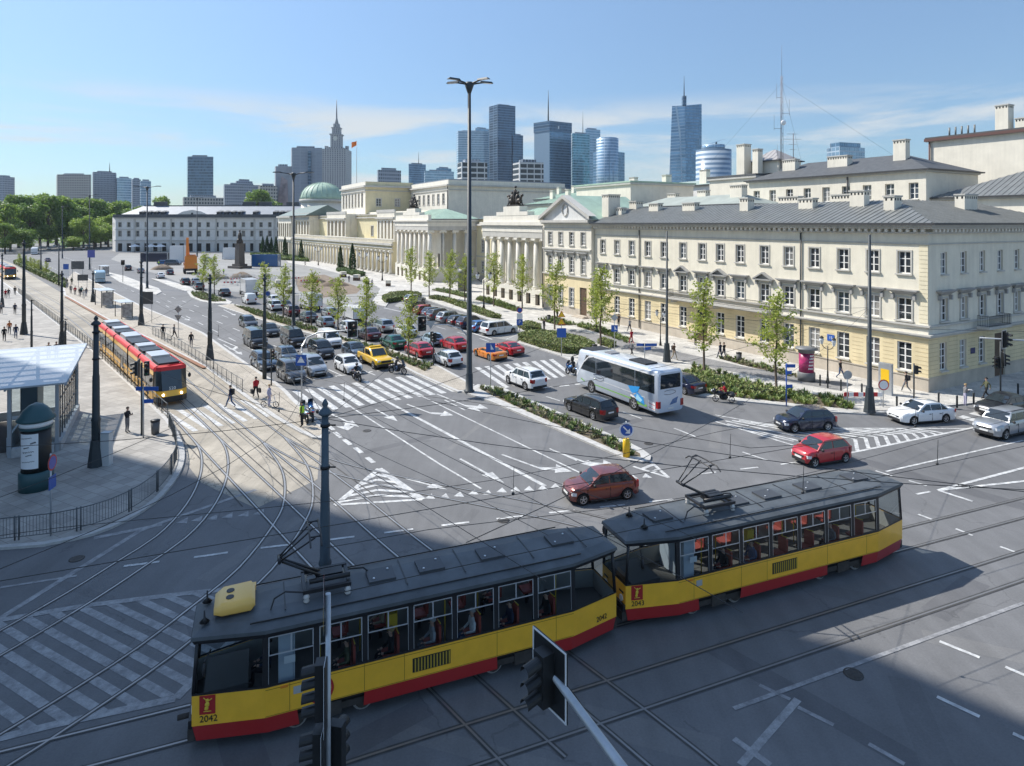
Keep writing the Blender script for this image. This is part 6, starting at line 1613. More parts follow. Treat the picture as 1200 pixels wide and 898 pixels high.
def joints(pose):
 J={'pelvis':(0,0,.95),'waist':(0,0,1.12),'chest':(0.01,0,1.36),'neck':(0.0,0,1.50),'jaw':(0.035,0,1.575),'head':(0.02,0,1.655),'top':(0.0,0,1.73)}
 A={}
 for s,k in((1,'l'),(-1,'r')):
  A.update({'sh'+k:(0,.185*s,1.42),'el'+k:(-.03,.25*s,1.14),'wr'+k:(.05,.26*s,.90),'ha'+k:(.07,.255*s,.82),'hi'+k:(0,.095*s,.90),'kn'+k:(.02,.10*s,.49),'an'+k:(-.02,.10*s,.085),'to'+k:(.15,.11*s,.04)})
 if pose=='walk':
  A.update({'knl':(.20,.09,.52),'anl':(.34,.09,.11),'tol':(.50,.09,.09),'knr':(-.04,-.09,.49),'anr':(-.36,-.09,.17),'tor':(-.24,-.10,.045),'ell':(-.17,.24,1.18),'wrl':(-.13,.25,.95),'hal':(-.11,.25,.87),'elr':(.10,-.24,1.15),'wrr':(.26,-.22,.98),'har':(.31,-.21,.91)})
 if pose=='read':
  A.update({'ell':(.06,.25,1.14),'wrl':(.28,.10,1.22),'hal':(.34,.05,1.26),'elr':(.06,-.25,1.14),'wrr':(.28,-.10,1.22),'har':(.34,-.05,1.26)});J['jaw']=(.055,0,1.565);J['head']=(.05,0,1.645);J['top']=(.045,0,1.72)
 if pose in('sit','ride'):
  z=-0.50 if pose=='sit' else-0.15
  for k in J:J[k]=(J[k][0],J[k][1],J[k][2]+z)
  for k in A:
   if k[:2]in('sh','el','wr','ha','hi'):A[k]=(A[k][0],A[k][1],A[k][2]+z)
  for s,k in((1,'l'),(-1,'r')):
   if pose=='sit':A.update({'kn'+k:(.44,.11*s,.47),'an'+k:(.42,.11*s,.09),'to'+k:(.58,.12*s,.04),'el'+k:(.02,.25*s,.68),'wr'+k:(.25,.14*s,.60),'ha'+k:(.33,.11*s,.60)})
   else:A.update({'kn'+k:(.38,.22*s,.66),'an'+k:(.12,.24*s,.30),'to'+k:(.28,.26*s,.26),'el'+k:(.20,.30*s,1.08),'wr'+k:(.46,.32*s,1.02),'ha'+k:(.54,.32*s,1.02)})
  if pose=='ride':
   for k,dx in(('waist',.02),('chest',.10),('neck',.14),('jaw',.19),('head',.17),('top',.15)):J[k]=(J[k][0]+dx,0,J[k][2])
   for k in('shl','shr'):A[k]=(A[k][0]+.12,A[k][1],A[k][2])
 J.update(A);return J
BODY={}
RAD={'pelvis':(.135,.16),'waist':(.115,.14),'chest':(.125,.165),'neck':(.058,.058),'jaw':(.072,.062),'head':(.098,.080),'top':(.062,.055),'sh':(.068,.068),'el':(.048,.048),'wr':(.034,.034),'ha':(.034,.044),'hi':(.095,.095),'kn':(.063,.063),'an':(.045,.045),'to':(.035,.048)}
def body_mesh(pose):
 if pose in BODY:return BODY[pose]
 J=joints(pose);names=list(J);idx={n:i for i,n in enumerate(names)}
 ed=[('pelvis','waist'),('waist','chest'),('chest','neck'),('neck','jaw'),('jaw','head'),('head','top')]
 cls={('pelvis','waist'):1,('waist','chest'):1,('chest','neck'):1,('neck','jaw'):0,('jaw','head'):0,('head','top'):0}
 for k in 'lr':
  for a,c,m in(('chest','sh'+k,1),('sh'+k,'el'+k,1),('el'+k,'wr'+k,1),('wr'+k,'ha'+k,0),('pelvis','hi'+k,2),('hi'+k,'kn'+k,2),('kn'+k,'an'+k,2),('an'+k,'to'+k,3)):ed.append((a,c));cls[(a,c)]=m
 me=bpy.data.meshes.new('skeleton');me.from_pydata([J[n]for n in names],[(idx[a],idx[c])for a,c in ed],[]);me.update()
 o=bpy.data.objects.new('skeleton',me);COL.objects.link(o)
 sk=o.modifiers.new('skin','SKIN');sk.use_smooth_shade=True;sk.branch_smoothing=0.3
 for i,n in enumerate(names):
  r=RAD.get(n)or RAD[n[:2]];sv=me.skin_vertices[0].data[i];sv.radius=r;sv.use_root=(n=='pelvis')
 ss=o.modifiers.new('sub','SUBSURF');ss.levels=1;ss.render_levels=1
 dg=bpy.context.evaluated_depsgraph_get();dg.update()
 bm_=bpy.data.meshes.new_from_object(o.evaluated_get(dg));bpy.data.objects.remove(o,do_unlink=True)
 b=MB();ms=[SKIN,CL['grey'],CL['denim'],SHOE['dark'],EYE]
 for m in ms:b.use(m)
 seg=[(Vector(J[a]),Vector(J[c]),cls[(a,c)])for a,c in ed]
 for v in bm_.vertices:b.v.append(v.co[:])
 for p in bm_.polygons:
  c=Vector(p.center);best=9;k=1
  for a,e,m in seg:
   d=e-a;t=max(0,min(1,(c-a).dot(d)/max(1e-9,d.length_squared)));q=(c-(a+d*t)).length
   if q<best-1e-4:best,k=q,m
  if k==1 and pose in('walk','stand','read')and c.z<0.97 and abs(c.y)<0.2:k=2
  b.cur=k;b.face(p.vertices[:],True)
 for s,k in((1,'l'),(-1,'r')):
  w_=Vector(J['wr'+k]);h=Vector(J['ha'+k]);d=(h-w_).normalized();lat=Vector((1,0,0))if abs(d.x)<0.7 else Vector((0,1,0));lat=(lat-d*lat.dot(d)).normalized();cur=d.cross(lat)*s
  b.cur=0
  for i,L in enumerate((.055,.066,.062,.048)):
   p0=h+d*0.02+lat*(.027-.018*i);p1=p0+d*L*0.6;p2=p1+(d*0.7-cur*0.5).normalized()*L*0.5
   b.tube(p0,p1,.0095,.0085,5);b.tube(p1,p2,.0085,.006,5)
  p0=w_+d*0.02+lat*.032;b.tube(p0,p0+(d+lat*0.7).normalized()*.05,.011,.008,5)
 hd=Vector(J['head']);b.cur=0;b.ball(hd+Vector((.098,0,-.03)),.016,6,4);b.cur=4
 for s in(-1,1):b.ball(hd+Vector((.088,.03*s,.0)),.010,6,4)
 for s in(-1,1):b.cur=0;b.ball(hd+Vector((0,.083*s,-.02)),.022,6,4,sy=.5)
 me=b.mesh('person')
 h=MB().use(HAIR['brown'],True)
 c=hd+Vector((-.012,0,.028));n=12
 rings=[]
 for i in range(6):
  t=i/5*1.75;ring_=[]
  for k in range(n):
   a=2*PI*k/n;rr=math.sin(t);fx=math.cos(a)*rr;zz=math.cos(t)
   if math.cos(a)>0.2:zz=max(zz,0.28)
   ring_.append(h.P((c.x+fx*.118,c.y+math.sin(a)*rr*.102,c.z+zz*.105)))
  rings.append(ring_)
 for A,B in zip(rings,rings[1:]):
  for k in range(n):h.face((A[k],B[k],B[(k+1)%n],A[(k+1)%n]),True)
 hl=MB().use(HAIR['helmet'],True);hl.ball(hd+Vector((0,0,.012)),.142,12,8,sx=1.05,sy=.92,sz=1.0)
 hl.use(CGLASS);hl.poly([hd+Vector(q)for q in((.15,-.09,-.03),(.15,.09,-.03),(.148,.09,.05),(.148,-.09,.05))])
 BODY[pose]=(me,h.mesh('hair'),hl.mesh('helmet'),J);return BODY[pose]
def person(pose,loc,d,top,bottom,hair,label,shoes='dark',scale=1.0,group=None,bag=None,helmet=False,parent=None):
 me,hm,hl,J=body_mesh(pose);d=Vector(d)
 o=ob(me,'person',parent,loc,math.atan2(d.y,d.x));tag(o,label,'person',group)
 if scale!=1.0:o.scale=(scale,)*3
 setmat(o,1,CL[top]);setmat(o,2,CL[bottom]);setmat(o,3,SHOE[shoes])
 h=ob(hl if helmet else hm,'helmet' if helmet else 'hair',o)
 setmat(h,0,HAIR[hair])
 if bag=='backpack':
  b=MB().use(CL['black']);b.cbox((-.20,0,1.26),(.16,.30,.42));b.build('backpack',o)
 if bag=='bags':
  for s in(-1,1):b=MB().use(CL['black']);b.cbox((.05,.31*s,.60),(.34,.14,.34));b.tube((-.05,.29*s,.77),(.06,.27*s,.84),.012,n=5);b.tube((.06,.27*s,.84),(.16,.29*s,.77),.012,n=5);b.build('bag',o)
 if bag=='vest':
  b=MB().use(CL['hivis'],True)
  secs=[]
  for z,rx,ry in((1.00,.155,.185),(1.15,.150,.175),(1.36,.165,.205),(1.47,.12,.16)):
   secs.append([b.P((rx*math.cos(2*PI*k/14),ry*math.sin(2*PI*k/14),z))for k in range(14)])
  for A,B in zip(secs,secs[1:]):
   for k in range(14):b.face((A[k],A[(k+1)%14],B[(k+1)%14],B[k]),True)
  b.build('vest',o)
 if bag=='phone':
  b=MB().use(SBLK);b.cbox((.37,0,1.29),(.02,.08,.15));b.build('phone',o)
 if bag=='paper':
  b=MB().use(SWHITE);b.cbox((.40,0,1.27),(.24,.30,.02));b.build('newspaper',o)
 return o
WG='people on the left pavement';RG='people on the right pavement';PLG='people at the tram stop'
def pp(pose,pix,d,*a,**k):
 z=k.pop('z',0.13);g=G(pix[0],pix[1],z);return person(pose,(g.x,g.y,z),d,*a,**k)
A_=-head(-40).to_3d().to_2d()if False else Vector((0.65,-0.76));B_=-A_;Lf=Vector((-1,0.1));Rt=Vector((1,-0.1))
pp('read',(149,507),Rt,'black','grey','dark','person in black jacket reading a phone beside the tram stop signpost',group=WG,bag='phone')
pp('walk',(270,478),Lf,'navy','denim','dark','person in dark jacket with backpack striding over the tram crossing',bag='backpack',z=0.02)
pp('walk',(300,467),B_,'red','black','dark','person in bright red coat carrying two black bags',bag='bags',shoes='dark')
pp('stand',(315.5,477),Rt,'lilac','lilac','blond','person in pale lilac clothes standing over a small bicycle',shoes='light')
pp('stand',(354,500),Lf,'black','black','dark','police officer in yellow-green vest standing by motorcycles',bag='vest')
pp('stand',(191,397),A_,'black','black','brown','person all in black by the platform railing, left of two',group=PLG)
pp('walk',(204,397),Rt,'grey','black','dark','person in grey jacket beside the yield signpost',group=PLG)
pp('stand',(224,407),A_,'black','navy','grey','person standing alone in dark coat on the platform kerb',group=PLG)
pp('walk',(17.5,368.5),A_,'navy','black','dark','person in navy coat walking alone near the thin pole',group=WG)
pp('walk',(11,392),B_,'orange','grey','brown','person in rust-coloured jacket by the conical pole',group=WG)
pp('walk',(5,400),A_,'black','black','dark','person in black at the frame edge near the shelter roof',group=WG)
pp('walk',(18.5,397),A_,'navy','denim','brown','person in blue jacket and jeans behind the rust-coloured jacket',group=WG)
pp('walk',(6.5,350),A_,'red','black','dark','person in dark red top far along the left pavement',group=WG)
pp('walk',(10,349),A_,'black','grey','blond','blond person in black far along the left pavement',group=WG)
pp('walk',(17.5,346),B_,'black','black','dark','farthest person in black beside the railing end',group=WG)
pp('walk',(1.5,368),A_,'grey','black','grey','grey-haired person at the frame edge up the pavement',group=WG)
pp('stand',(57,421),A_,'beige','brown','brown','person in beige coat just behind the shelter roof',group=WG)
pp('stand',(66,420),A_,'navy','denim','dark','person in navy top beside the beige coat behind the shelter',group=WG)
for i,(px_,py_,t_,bt,hr_,lb)in enumerate(((83,344,'grey','black','dark','person in grey at the front of the waiting group'),(88,346,'red','black','brown','person with reddish top in the waiting group'),(93.5,348,'black','grey','blond','blond person in black in the waiting group'),(98,350.5,'white','white','dark','person all in white in the waiting group'),(101,348,'navy','denim','brown','person in navy at the back of the waiting group'),(78,335,'black','black','dark','person in black standing under the stop sign'),(84,334,'olive','black','grey','grey-haired person in olive under the stop sign'),(95.5,346,'teal','black','dark','person in teal half hidden in the waiting group'))):
 pp('stand',(px_,py_),A_,t_,bt,hr_,lb,group=PLG)
pp('walk',(740,442-23),CW,'grey','black','dark','person in grey jacket walking close to the facade behind the crossing',group=RG)
pp('walk',(737,413),-CW,'lilac','black','grey','person in lilac-grey jacket behind the red coat',group=RG)if False else None
pp('stand',(725,383),CU,'brown','black','brown','person in brown coat near the facade drainpipe',group=RG)
pp('walk',(738,389),CU,'lgrey','navy','dark','person in light grey jacket in front of the red coat',group=RG)
pp('walk',(740,403.5),CU,'red','red','blond','person in red coat near the zebra crossing signs',group=RG,shoes='light')
pp('walk',(790,422),-CU,'brown','beige','dark','person with backpack and beige trousers walking behind the coach',group=RG,bag='backpack')
pp('stand',(637.5,389),CW,'black','black','dark','person in black on the path at the hedge end',group=RG)
pp('stand',(653,374),CW,'black','black','brown','person in black by the pedimented house door',group=RG)
pp('walk',(844,421),CU,'navy','navy','dark','person in navy suit in front of the balcony door',group=RG)
pp('walk',(848.5,421),CU,'black','navy','brown','person in black suit walking with the navy suit',group=RG)
pp('stand',(815,405),CW,'olive','black','dark','person in olive partly behind the young tree by the facade',group=RG)
pp('walk',(985,444),-CU,'black','denim','brown','person in jeans walking between advertising column and tall lamp post',group=RG)
pp('walk',(1062,460),CU,'black','grey','dark','person in black with backpack before the corner of the building',group=RG,bag='backpack',shoes='light')
pp('read',(1131,476),Rt,'grey','lilac','blond','person in grey reading a paper beside the bollards',group=RG,bag='paper',shoes='light')
pp('walk',(1156,468),Lf,'olive','black','dark','person in olive jacket at the corner-side crossing',group=RG)
pp('walk',(357.5,312),CW,'grey','black','dark','far worker walking on the arcade forecourt',group='people on the far square')
pp('walk',(252,317),CW,'orange','navy','whelmet','far worker in orange on the building site',group='people on the far square')
def two_wheel(name,label,cat,pix,d,m,big=True,screen=True,z=0.0,fold=False):
 g=G(pix[0],pix[1],z);d=Vector(d);o=thing(name,label,cat,(g.x,g.y,z),math.atan2(d.y,d.x))
 r=0.31 if big else 0.25;wb=0.75 if big else 0.62;wd=0.13 if big else 0.09
 if fold:r,wb,wd=0.24,0.50,0.04
 for x in(-wb,wb):
  b=MB();n=20
  b.use(TYRE)
  prof=[(r*0.80,-wd/2),(r*0.96,-wd/2),(r,0),(r*0.96,wd/2),(r*0.80,wd/2)];rings=[[b.P((q*math.cos(2*PI*k/n),y,q*math.sin(2*PI*k/n)))for k in range(n)]for q,y in prof]
  for A,B in zip(rings,rings[1:]+rings[:1]):
   for k in range(n):b.face((A[k],A[(k+1)%n],B[(k+1)%n],B[k]),True)
  b.use(RIM);b.tube((0,-wd*0.4,0),(0,wd*0.4,0),r*0.22,n=10)
  for k in range(6):a=PI*k/3;b.tube((0,0,0),(r*0.82*math.cos(a),0,r*0.82*math.sin(a)),0.02 if not fold else 0.006,n=4)
  b.build('wheel',o,(x,0,r))
 if fold:
  b=MB().use(m);b.tube((-0.5,0,0.24),(-0.12,0,0.33),0.022);b.tube((-0.12,0,0.33),(0.36,0,0.42),0.03);b.tube((0.5,0,0.24),(0.34,0,0.95),0.022);b.tube((-0.12,0,0.3),(-0.26,0,0.78),0.02);b.build('frame',o)
  b=MB().use(PLAS);b.tube((0.34,-0.27,0.97),(0.34,0.27,0.97),0.018);b.build('handlebar',o);b=MB().use(PLAS);b.ball((-0.27,0,0.80),0.12,sx=1.2,sz=0.4);b.build('saddle',o)
  return o
 b=MB().use(m,True);b.ball((0.28,0,0.72),0.34,sx=1.1,sy=0.62,sz=0.66);b.ball((-0.55,0,0.72),0.30,sx=1.35,sy=0.6,sz=0.42);b.ball((0.72,0,0.86),0.24,sx=0.8,sy=0.9,sz=0.95);b.tube((0.74,0.1,0.8),(wb,0.1,r),0.03);b.tube((0.74,-0.1,0.8),(wb,-0.1,r),0.03);b.build('body',o)
 b=MB().use(PLAS,True);b.ball((0.0,0,0.42),0.28,sx=1.3,sy=0.6,sz=0.85);b.build('engine',o)
 b=MB().use(PLAS,True);b.ball((-0.28,0,0.80),0.2,sx=2.0,sy=0.85,sz=0.4);b.build('saddle',o)
 b=MB().use(PLAS);b.tube((0.45,-0.36,1.02),(0.58,0,1.0),0.02);b.tube((0.45,0.36,1.02),(0.58,0,1.0),0.02);b.build('handlebar',o)
 for s in(-1,1):
  b=MB().use(PLAS,True);b.ball((-0.62,0.34*s,0.68),0.2,sx=1.2,sy=0.6,sz=0.85);b.build('pannier',o)
 if screen:b=MB().use(CGLASS);b.poly([(0.72,-0.2,1.0),(0.72,0.2,1.0),(0.52,0.17,1.36),(0.52,-0.17,1.36)]);b.build('windshield',o)
 b=MB().use(LAMP,True);b.ball((0.90,0,0.88),0.09);b.build('headlight',o)
 b=MB().use(TAIL);b.box(-0.98,-0.93,-0.1,0.1,0.72,0.8);b.build('taillight',o)
 return o
def rider(pix,d,top,bottom,label,hel='helmet',z=0.0):
 g=G(pix[0],pix[1],z);d=Vector(d).normalized();p=Vector((g.x,g.y,z))-d.to_3d()*0.18
 return person('ride',(p.x,p.y,z-0.0),d,top,bottom,hel,label,helmet=True)
two_wheel('motorcycle','dark police motorcycle in front of the white taxi at the stop line','motorcycle',(418,446),D_IN,PNT['dark']);rider((418,446),D_IN,'black','navy','motorcycle rider in black before the white taxi')
two_wheel('motorcycle','black touring motorcycle in front of the yellow pickup','motorcycle',(466,438),Vector((0.9,-0.45)),PNT['black']);rider((465.5,438),Vector((0.9,-0.45)),'black','denim','motorcycle rider in jeans before the yellow pickup')
two_wheel('motorcycle','blue motorcycle stopped beside the front of the coach','motorcycle',(671,440),D_OUT,PNT['blue']);rider((671,440),D_OUT,'black','navy','motorcycle rider in dark suit beside the coach')
two_wheel('scooter','black scooter driving along the hedge right of the coach','scooter',(848,471.5),Vector((-0.95,0.3)),PNT['black'],big=False);rider((848,471.5),Vector((-0.95,0.3)),'red','black','scooter rider in red jacket beside the hedge')
two_wheel('motorcycle','pale blue police motorcycle parked at the platform corner beside the officer','motorcycle',(357,493),Vector((-0.5,0.85)),PNT['teal'],z=0.13)
two_wheel('motorcycle','blue police motorcycle parked behind the officer, nearer the zebra crossing','motorcycle',(365,491),Vector((-0.4,0.9)),PNT['blue'],z=0.13)
two_wheel('folding_bicycle','small-wheeled folding bicycle held by the person in lilac','bicycle',(316,477.5),Rt,PNT['white'],z=0.13,fold=True)
TY=mat('paint_tram_yellow',(0.93,0.49,0.035),.32,coat=.5,var=.09,scale=1.3);TR=paint('tram_red',(0.42,0.02,0.02));TR2=mat('lowfloor_red',(0.62,0.025,0.025),.5);TROOF=mat('tram_roof',(0.085,0.096,0.105),0.55,var=0.3,scale=0.9)
TBLK=mat('tram_black_trim',(0.018,0.018,0.02),0.4);TGL=glass_mat('tram_window_glass',(0.66,0.71,0.73),0.02);TGL2=mat('tram_dark_glass',(0.03,0.038,0.045),0.06,spec=0.9)
SEATR=mat('seat_red',(0.36,0.07,0.05),0.6);POLEY=mat('grab_pole_yellow',(0.75,0.52,0.05),0.4);INNER=mat('tram_interior',(0.42,0.40,0.36),0.7);FLOORM=mat('tram_floor',(0.12,0.11,0.10),0.8);PANELB=mat('partition_panel',(0.55,0.60,0.66),0.4)
TALU=mat('window_aluminium',(0.62,0.63,0.64),0.35,metal=0.6);UNDER=mat('bogie_iron',(0.05,0.042,0.036),0.8,var=0.3,scale=4)
TD=Vector((-0.93,-0.367)).normalized();TRZ=math.atan2(TD.y,TD.x)
L,HWD,XT,HN=13.5,1.2,4.85,0.80
def outline(o=0.0,nose=0.0):
 w_=HWD-o;h=HN-o;e=L/2-nose
 return[(-e,-h),(-XT,-w_),(XT,-w_),(e,-h),(e,h),(XT,w_),(-XT,w_),(-e,h)]
def ring_wall(b,z0,z1,o0,o1,n0=0.0,n1=0.0,segs=range(8)):
 P_=outline(o0,n0);Q=outline(o1,n1)
 for i in segs:
  j=(i+1)%8;b.poly([(*P_[i],z0),(*P_[j],z0),(*Q[j],z1),(*Q[i],z1)])
def tram_car(label,center,front_no,rear_no,ac,sx,ring_logo):
 t=thing('tram',label,'tram',(center[0],center[1],0.0),TRZ,'coupled yellow and red trams');t.scale=(sx,1.03,1.055)
 b=MB().use(TY);ring_wall(b,0.72,1.50,0.0,0.0);b.use(FLOORM);b.poly([(*p,0.9)for p in outline(0.03)]);b.poly([(*p,0.6)for p in outline(0.1)])
 b.use(INNER);ring_wall(b,0.9,1.50,0.035,0.035,0.03,0.03);b.use(TBLK);ring_wall(b,1.503,1.56,-0.006,-0.004);b.use(mat('panel_seam',(.30,.17,.015),.6));[b.box(x-.008,x+.008,s*1.2-.003,s*1.2+.003,.74,1.49)for x in(-4.2,-2.1,0.9,2.1,4.2)for s in(-1,1)];[b.box(-XT,XT,s*1.2-.003,s*1.2+.004,z,z+.016)for z in(.735,1.43)for s in(-1,1)];b.build('lower_body',t)
 for x0,x1 in((-2.1,2.1),):
  for s in(-1,1):b=MB().use(TR);b.poly([(x0,s*1.196,0.719),(x1,s*1.196,0.719),(x1+0.02,s*1.17,0.33),(x0-0.02,s*1.17,0.33)]);b.build('skirt',t)
 for s in(-1,1):
  b=MB().use(TR);e=L/2-0.01
  pts=[(s*4.0,-1.196),(s*XT,-1.196),(s*e,-HN+0.01),(s*e,HN-0.01),(s*XT,1.196),(s*4.0,1.196)]
  for p,q in zip(pts,pts[1:]):b.poly([(*p,0.718),(*q,0.718),(q[0]*0.985,q[1]*0.97,0.30),(p[0]*0.985,p[1]*0.97,0.30)])
  b.build('skirt',t)
  b=MB().use(UNDER);b.box(s*(e-0.05)-0.12,s*(e-0.05)+0.17,-0.75,0.75,0.32,0.62);b.tube((s*e,0,0.5),(s*(e+0.45),0,0.5),0.07);b.build('coupler',t)
  bg_=MB().use(UNDER);c=s*3.05
  bg_.box(c-1.15,c+1.15,-0.95,0.95,0.28,0.5);bg_.box(c-1.3,c+1.3,0.98,1.08,0.34,0.52);bg_.box(c-1.3,c+1.3,-1.08,-0.98,0.34,0.52);bg_.box(c-0.3,c+0.3,-1.12,1.12,0.25,0.62);bo=bg_.build('bogie',t)
  for dx in(-0.95,0.95):
   w_=MB().use(UNDER);w_.tube((c+dx,-0.98,0.33),(c+dx,0.98,0.33),0.08);
   for q in(-1,1):w_.use(STEEL);w_.tube((c+dx,q*0.72,0.33),(c+dx,q*0.86,0.33),0.325,n=18);w_.use(UNDER);w_.tube((c+dx,q*0.862,0.33),(c+dx,q*0.93,0.33),0.24,n=14)
   w_.build('wheelset',bo)
 b=MB().use(TROOF);ring_wall(b,2.93,3.02,-0.03,-0.02,-0.03,0.0);ring_wall(b,3.02,3.14,-0.02,0.28,0.0,0.3);P_=outline(0.28,0.3);Q=outline(0.75,0.9)
 for i in range(8):j=(i+1)%8;b.poly([(*P_[i],3.14),(*P_[j],3.14),(*Q[j],3.2),(*Q[i],3.2)])
 b.poly([(*p,3.2)for p in Q]);b.use(INNER);b.poly([(*p,2.925)for p in outline(0.02)])
 b.use(TBLK);ring_wall(b,2.80,2.93,0.03,-0.015,0.06,0.0)
 for x in(-5.6,-3.6,-1.2,0.7,4.3):b.box(x-.02,x+.02,-.74,.74,3.2,3.212)
 for s in(-1,1):b.tube((-L/2+1.5,s*0.98,3.15),(L/2-1.5,s*0.98,3.15),0.02,n=4)
 b.build('roof',t)
 nwin=7;st=2*XT/nwin;inc=0.035
 def yside(z):return HWD-0.005-inc*(z-1.56)/1.06
 for s in(-1,1):
  for i in range(nwin+1):
   pl_=MB().use(TBLK);x=-XT+st*i;y0,y1=s*yside(1.56),s*yside(2.8)
   pl_.poly([(x-0.075,y0,1.56),(x+0.075,y0,1.56),(x+0.075,y1,2.82),(x-0.075,y1,2.82)]);pl_.poly([(x-0.075,y0-s*0.08,1.56),(x+0.075,y0-s*0.08,1.56),(x+0.075,y1-s*0.08,2.82),(x-0.075,y1-s*0.08,2.82)])
   for e_ in(-0.075,0.075):pl_.poly([(x+e_,y0,1.56),(x+e_,y0-s*0.08,1.56),(x+e_,y1-s*0.08,2.82),(x+e_,y1,2.82)])
   pl_.build('window_pillar',t)
  for q in(-1,1):
   pl_=MB().use(TBLK);pl_.tube((q*(L/2-0.04),s*(HN-0.03),1.54),(q*(L/2-0.14),s*(HN-0.05),2.85),0.055,n=6);pl_.build('corner_pillar',t)
 for s in(-1,1):
  for i in range(nwin):
   x0=-XT+st*i+0.08;x1=x0+st-0.16;f=MB().use(TALU)
   def bar(xa,xb,za,zb):
    ya,yb=s*(yside(za)+0.006),s*(yside(zb)+0.006);f.poly([(xa,ya,za),(xb,ya,za),(xb,yb,zb),(xa,yb,zb)])
   if True:
    bar(x0,x0+0.03,2.32,2.79);bar(x1-0.03,x1,2.32,2.79);bar(x0,x1,2.30,2.335);bar(x0,x1,2.765,2.80);bar((x0+x1)/2-0.02,(x0+x1)/2+0.02,2.336,2.764)
    bar(x0,x0+0.012,1.58,2.30);bar(x1-0.012,x1,1.58,2.30)
   fo_=f.build('window',t);g_=MB().use(TGL)
   g_.poly([(x0,s*yside(1.56),1.56),(x1,s*yside(1.56),1.56),(x1,s*yside(2.8),2.8),(x0,s*yside(2.8),2.8)]);g_.build('pane',fo_)
  for q in(-1,1):
   g_=MB().use(TGL);g_.poly([(q*(XT+0.08),s*(HWD-0.02),1.56),(q*(L/2-0.06),s*(HN-0.0),1.56),(q*(L/2-0.12),s*(HN-0.03),2.8),(q*(XT+0.08),s*(HWD-0.06),2.8)]);g_.build('corner_window',t)
 for q,nm in((1,'windscreen'),(-1,'rear_window')):
  g_=MB().use(TGL);g_.poly([(q*(L/2-0.01),-HN+0.05,1.56),(q*(L/2-0.01),HN-0.05,1.56),(q*(L/2-0.12),HN-0.08,2.8),(q*(L/2-0.12),-HN+0.08,2.8)]);g_.build(nm,t)
  for s in(-1,1):
   l_=MB().use(LAMP if q>0 else TAIL);l_.tube((q*(L/2-0.02),s*0.52,0.98),(q*(L/2+0.03),s*0.52,0.98),0.11,n=14);l_.build('headlight' if q>0 else 'taillight',t)
   l_=MB().use(SBLK);l_.box(min(q*(L/2),q*(L/2+0.012)),max(q*(L/2),q*(L/2+0.012)),s*0.52-0.14,s*0.52+0.14,1.17,1.23);l_.build('lamp_slot',t)
 b=MB().use(TBLK);b.box(L/2-0.02,L/2+0.09,-HN+0.02,HN-0.02,0.66,0.86);b.build('bumper',t)
 b=MB().use(TBLK);b.tube((L/2+0.02,0.1,0.9),(L/2+0.03,0.0,1.5),0.03,n=5);b.build('cable',t)
 for s in(-1,1):
  b=MB().use(TBLK);b.tube((L/2-0.5,s*0.95,2.7),(L/2-0.35,s*1.28,2.6),0.02,n=5);b.ball((L/2-0.35,s*1.3,2.42),0.11,sx=0.5,sz=1.6);b.build('mirror',t)
 b=MB().use(TBLK);yv=HWD+0.012;b.box(-0.55,0.65,HWD+0.001,yv,0.9,1.3);b.use(mat('vent_yellow',(0.45,0.30,0.03),0.6))
 for i in range(12):b.box(-0.53+i*0.098,-0.49+i*0.098,yv,yv+0.012,0.92,1.28)
 b.build('vent_grille',t)
 a=math.atan2(-(HWD-HN),L/2-XT)
 def on_taper(name,s0,w_,z0,z1,m,out=0.006):
  """panel on the tapered front side, s0 = distance from the straight part"""
  d=Vector((L/2-XT,HN-HWD)).normalized();n=Vector((-d.y,d.x));p=Vector((XT,HWD))+d*s0+n*out;q=p+d*w_
  b=MB().use(m);b.poly([(p.x,p.y,z0),(q.x,q.y,z0),(q.x,q.y,z1),(p.x,p.y,z1)]);return b.build(name,t),p,q,n,d
 cp,p,q,n,d=on_taper('crest_panel',1.32,0.42,1.00,1.49,TR)
 b=MB().use(POLEY);c=(p+q)/2+n*0.006
 for(u,z,r)in((0,1.36,0.05),(0,1.26,0.07),(0.02,1.16,0.06)):b.ball((c.x+d.x*u,c.y+d.y*u,z),r,6,5,sy=0.2)
 b.tube((c.x,c.y,1.34),(c.x-d.x*0.12,c.y-d.y*0.12,1.40),0.015,n=4);b.tube((c.x,c.y,1.34),(c.x+d.x*0.1,c.y+d.y*0.1,1.44),0.012,n=4);b.tube((c.x-d.x*0.1,c.y-d.y*0.1,1.08),(c.x+d.x*0.1,c.y+d.y*0.1,1.08),0.012,n=4);b.build('mermaid_crest',cp)
 rot=(R(90),0,math.atan2(-d.y,-d.x))
 def num(txt,s0,z,size):
  dd=Vector((L/2-XT,HN-HWD)).normalized();nn=Vector((-dd.y,dd.x));p=Vector((XT,HWD))+dd*s0+nn*0.01
  put_text(txt,size,SBLK,t,(p.x,p.y,z),rot,'fleet_number')
 num(front_no,1.5,0.88,0.24)
 if rear_no:
  dd=Vector((XT-L/2,HN-HWD)).normalized();p=Vector((-XT,HWD))+dd*1.25;nn=Vector((dd.y,-dd.x));nn=nn if nn.y>0 else-nn;p+=nn*0.01
  put_text(rear_no,0.24,SBLK,t,(p.x,p.y,0.9),(R(90),0,math.atan2(dd.y,dd.x)),'fleet_number')
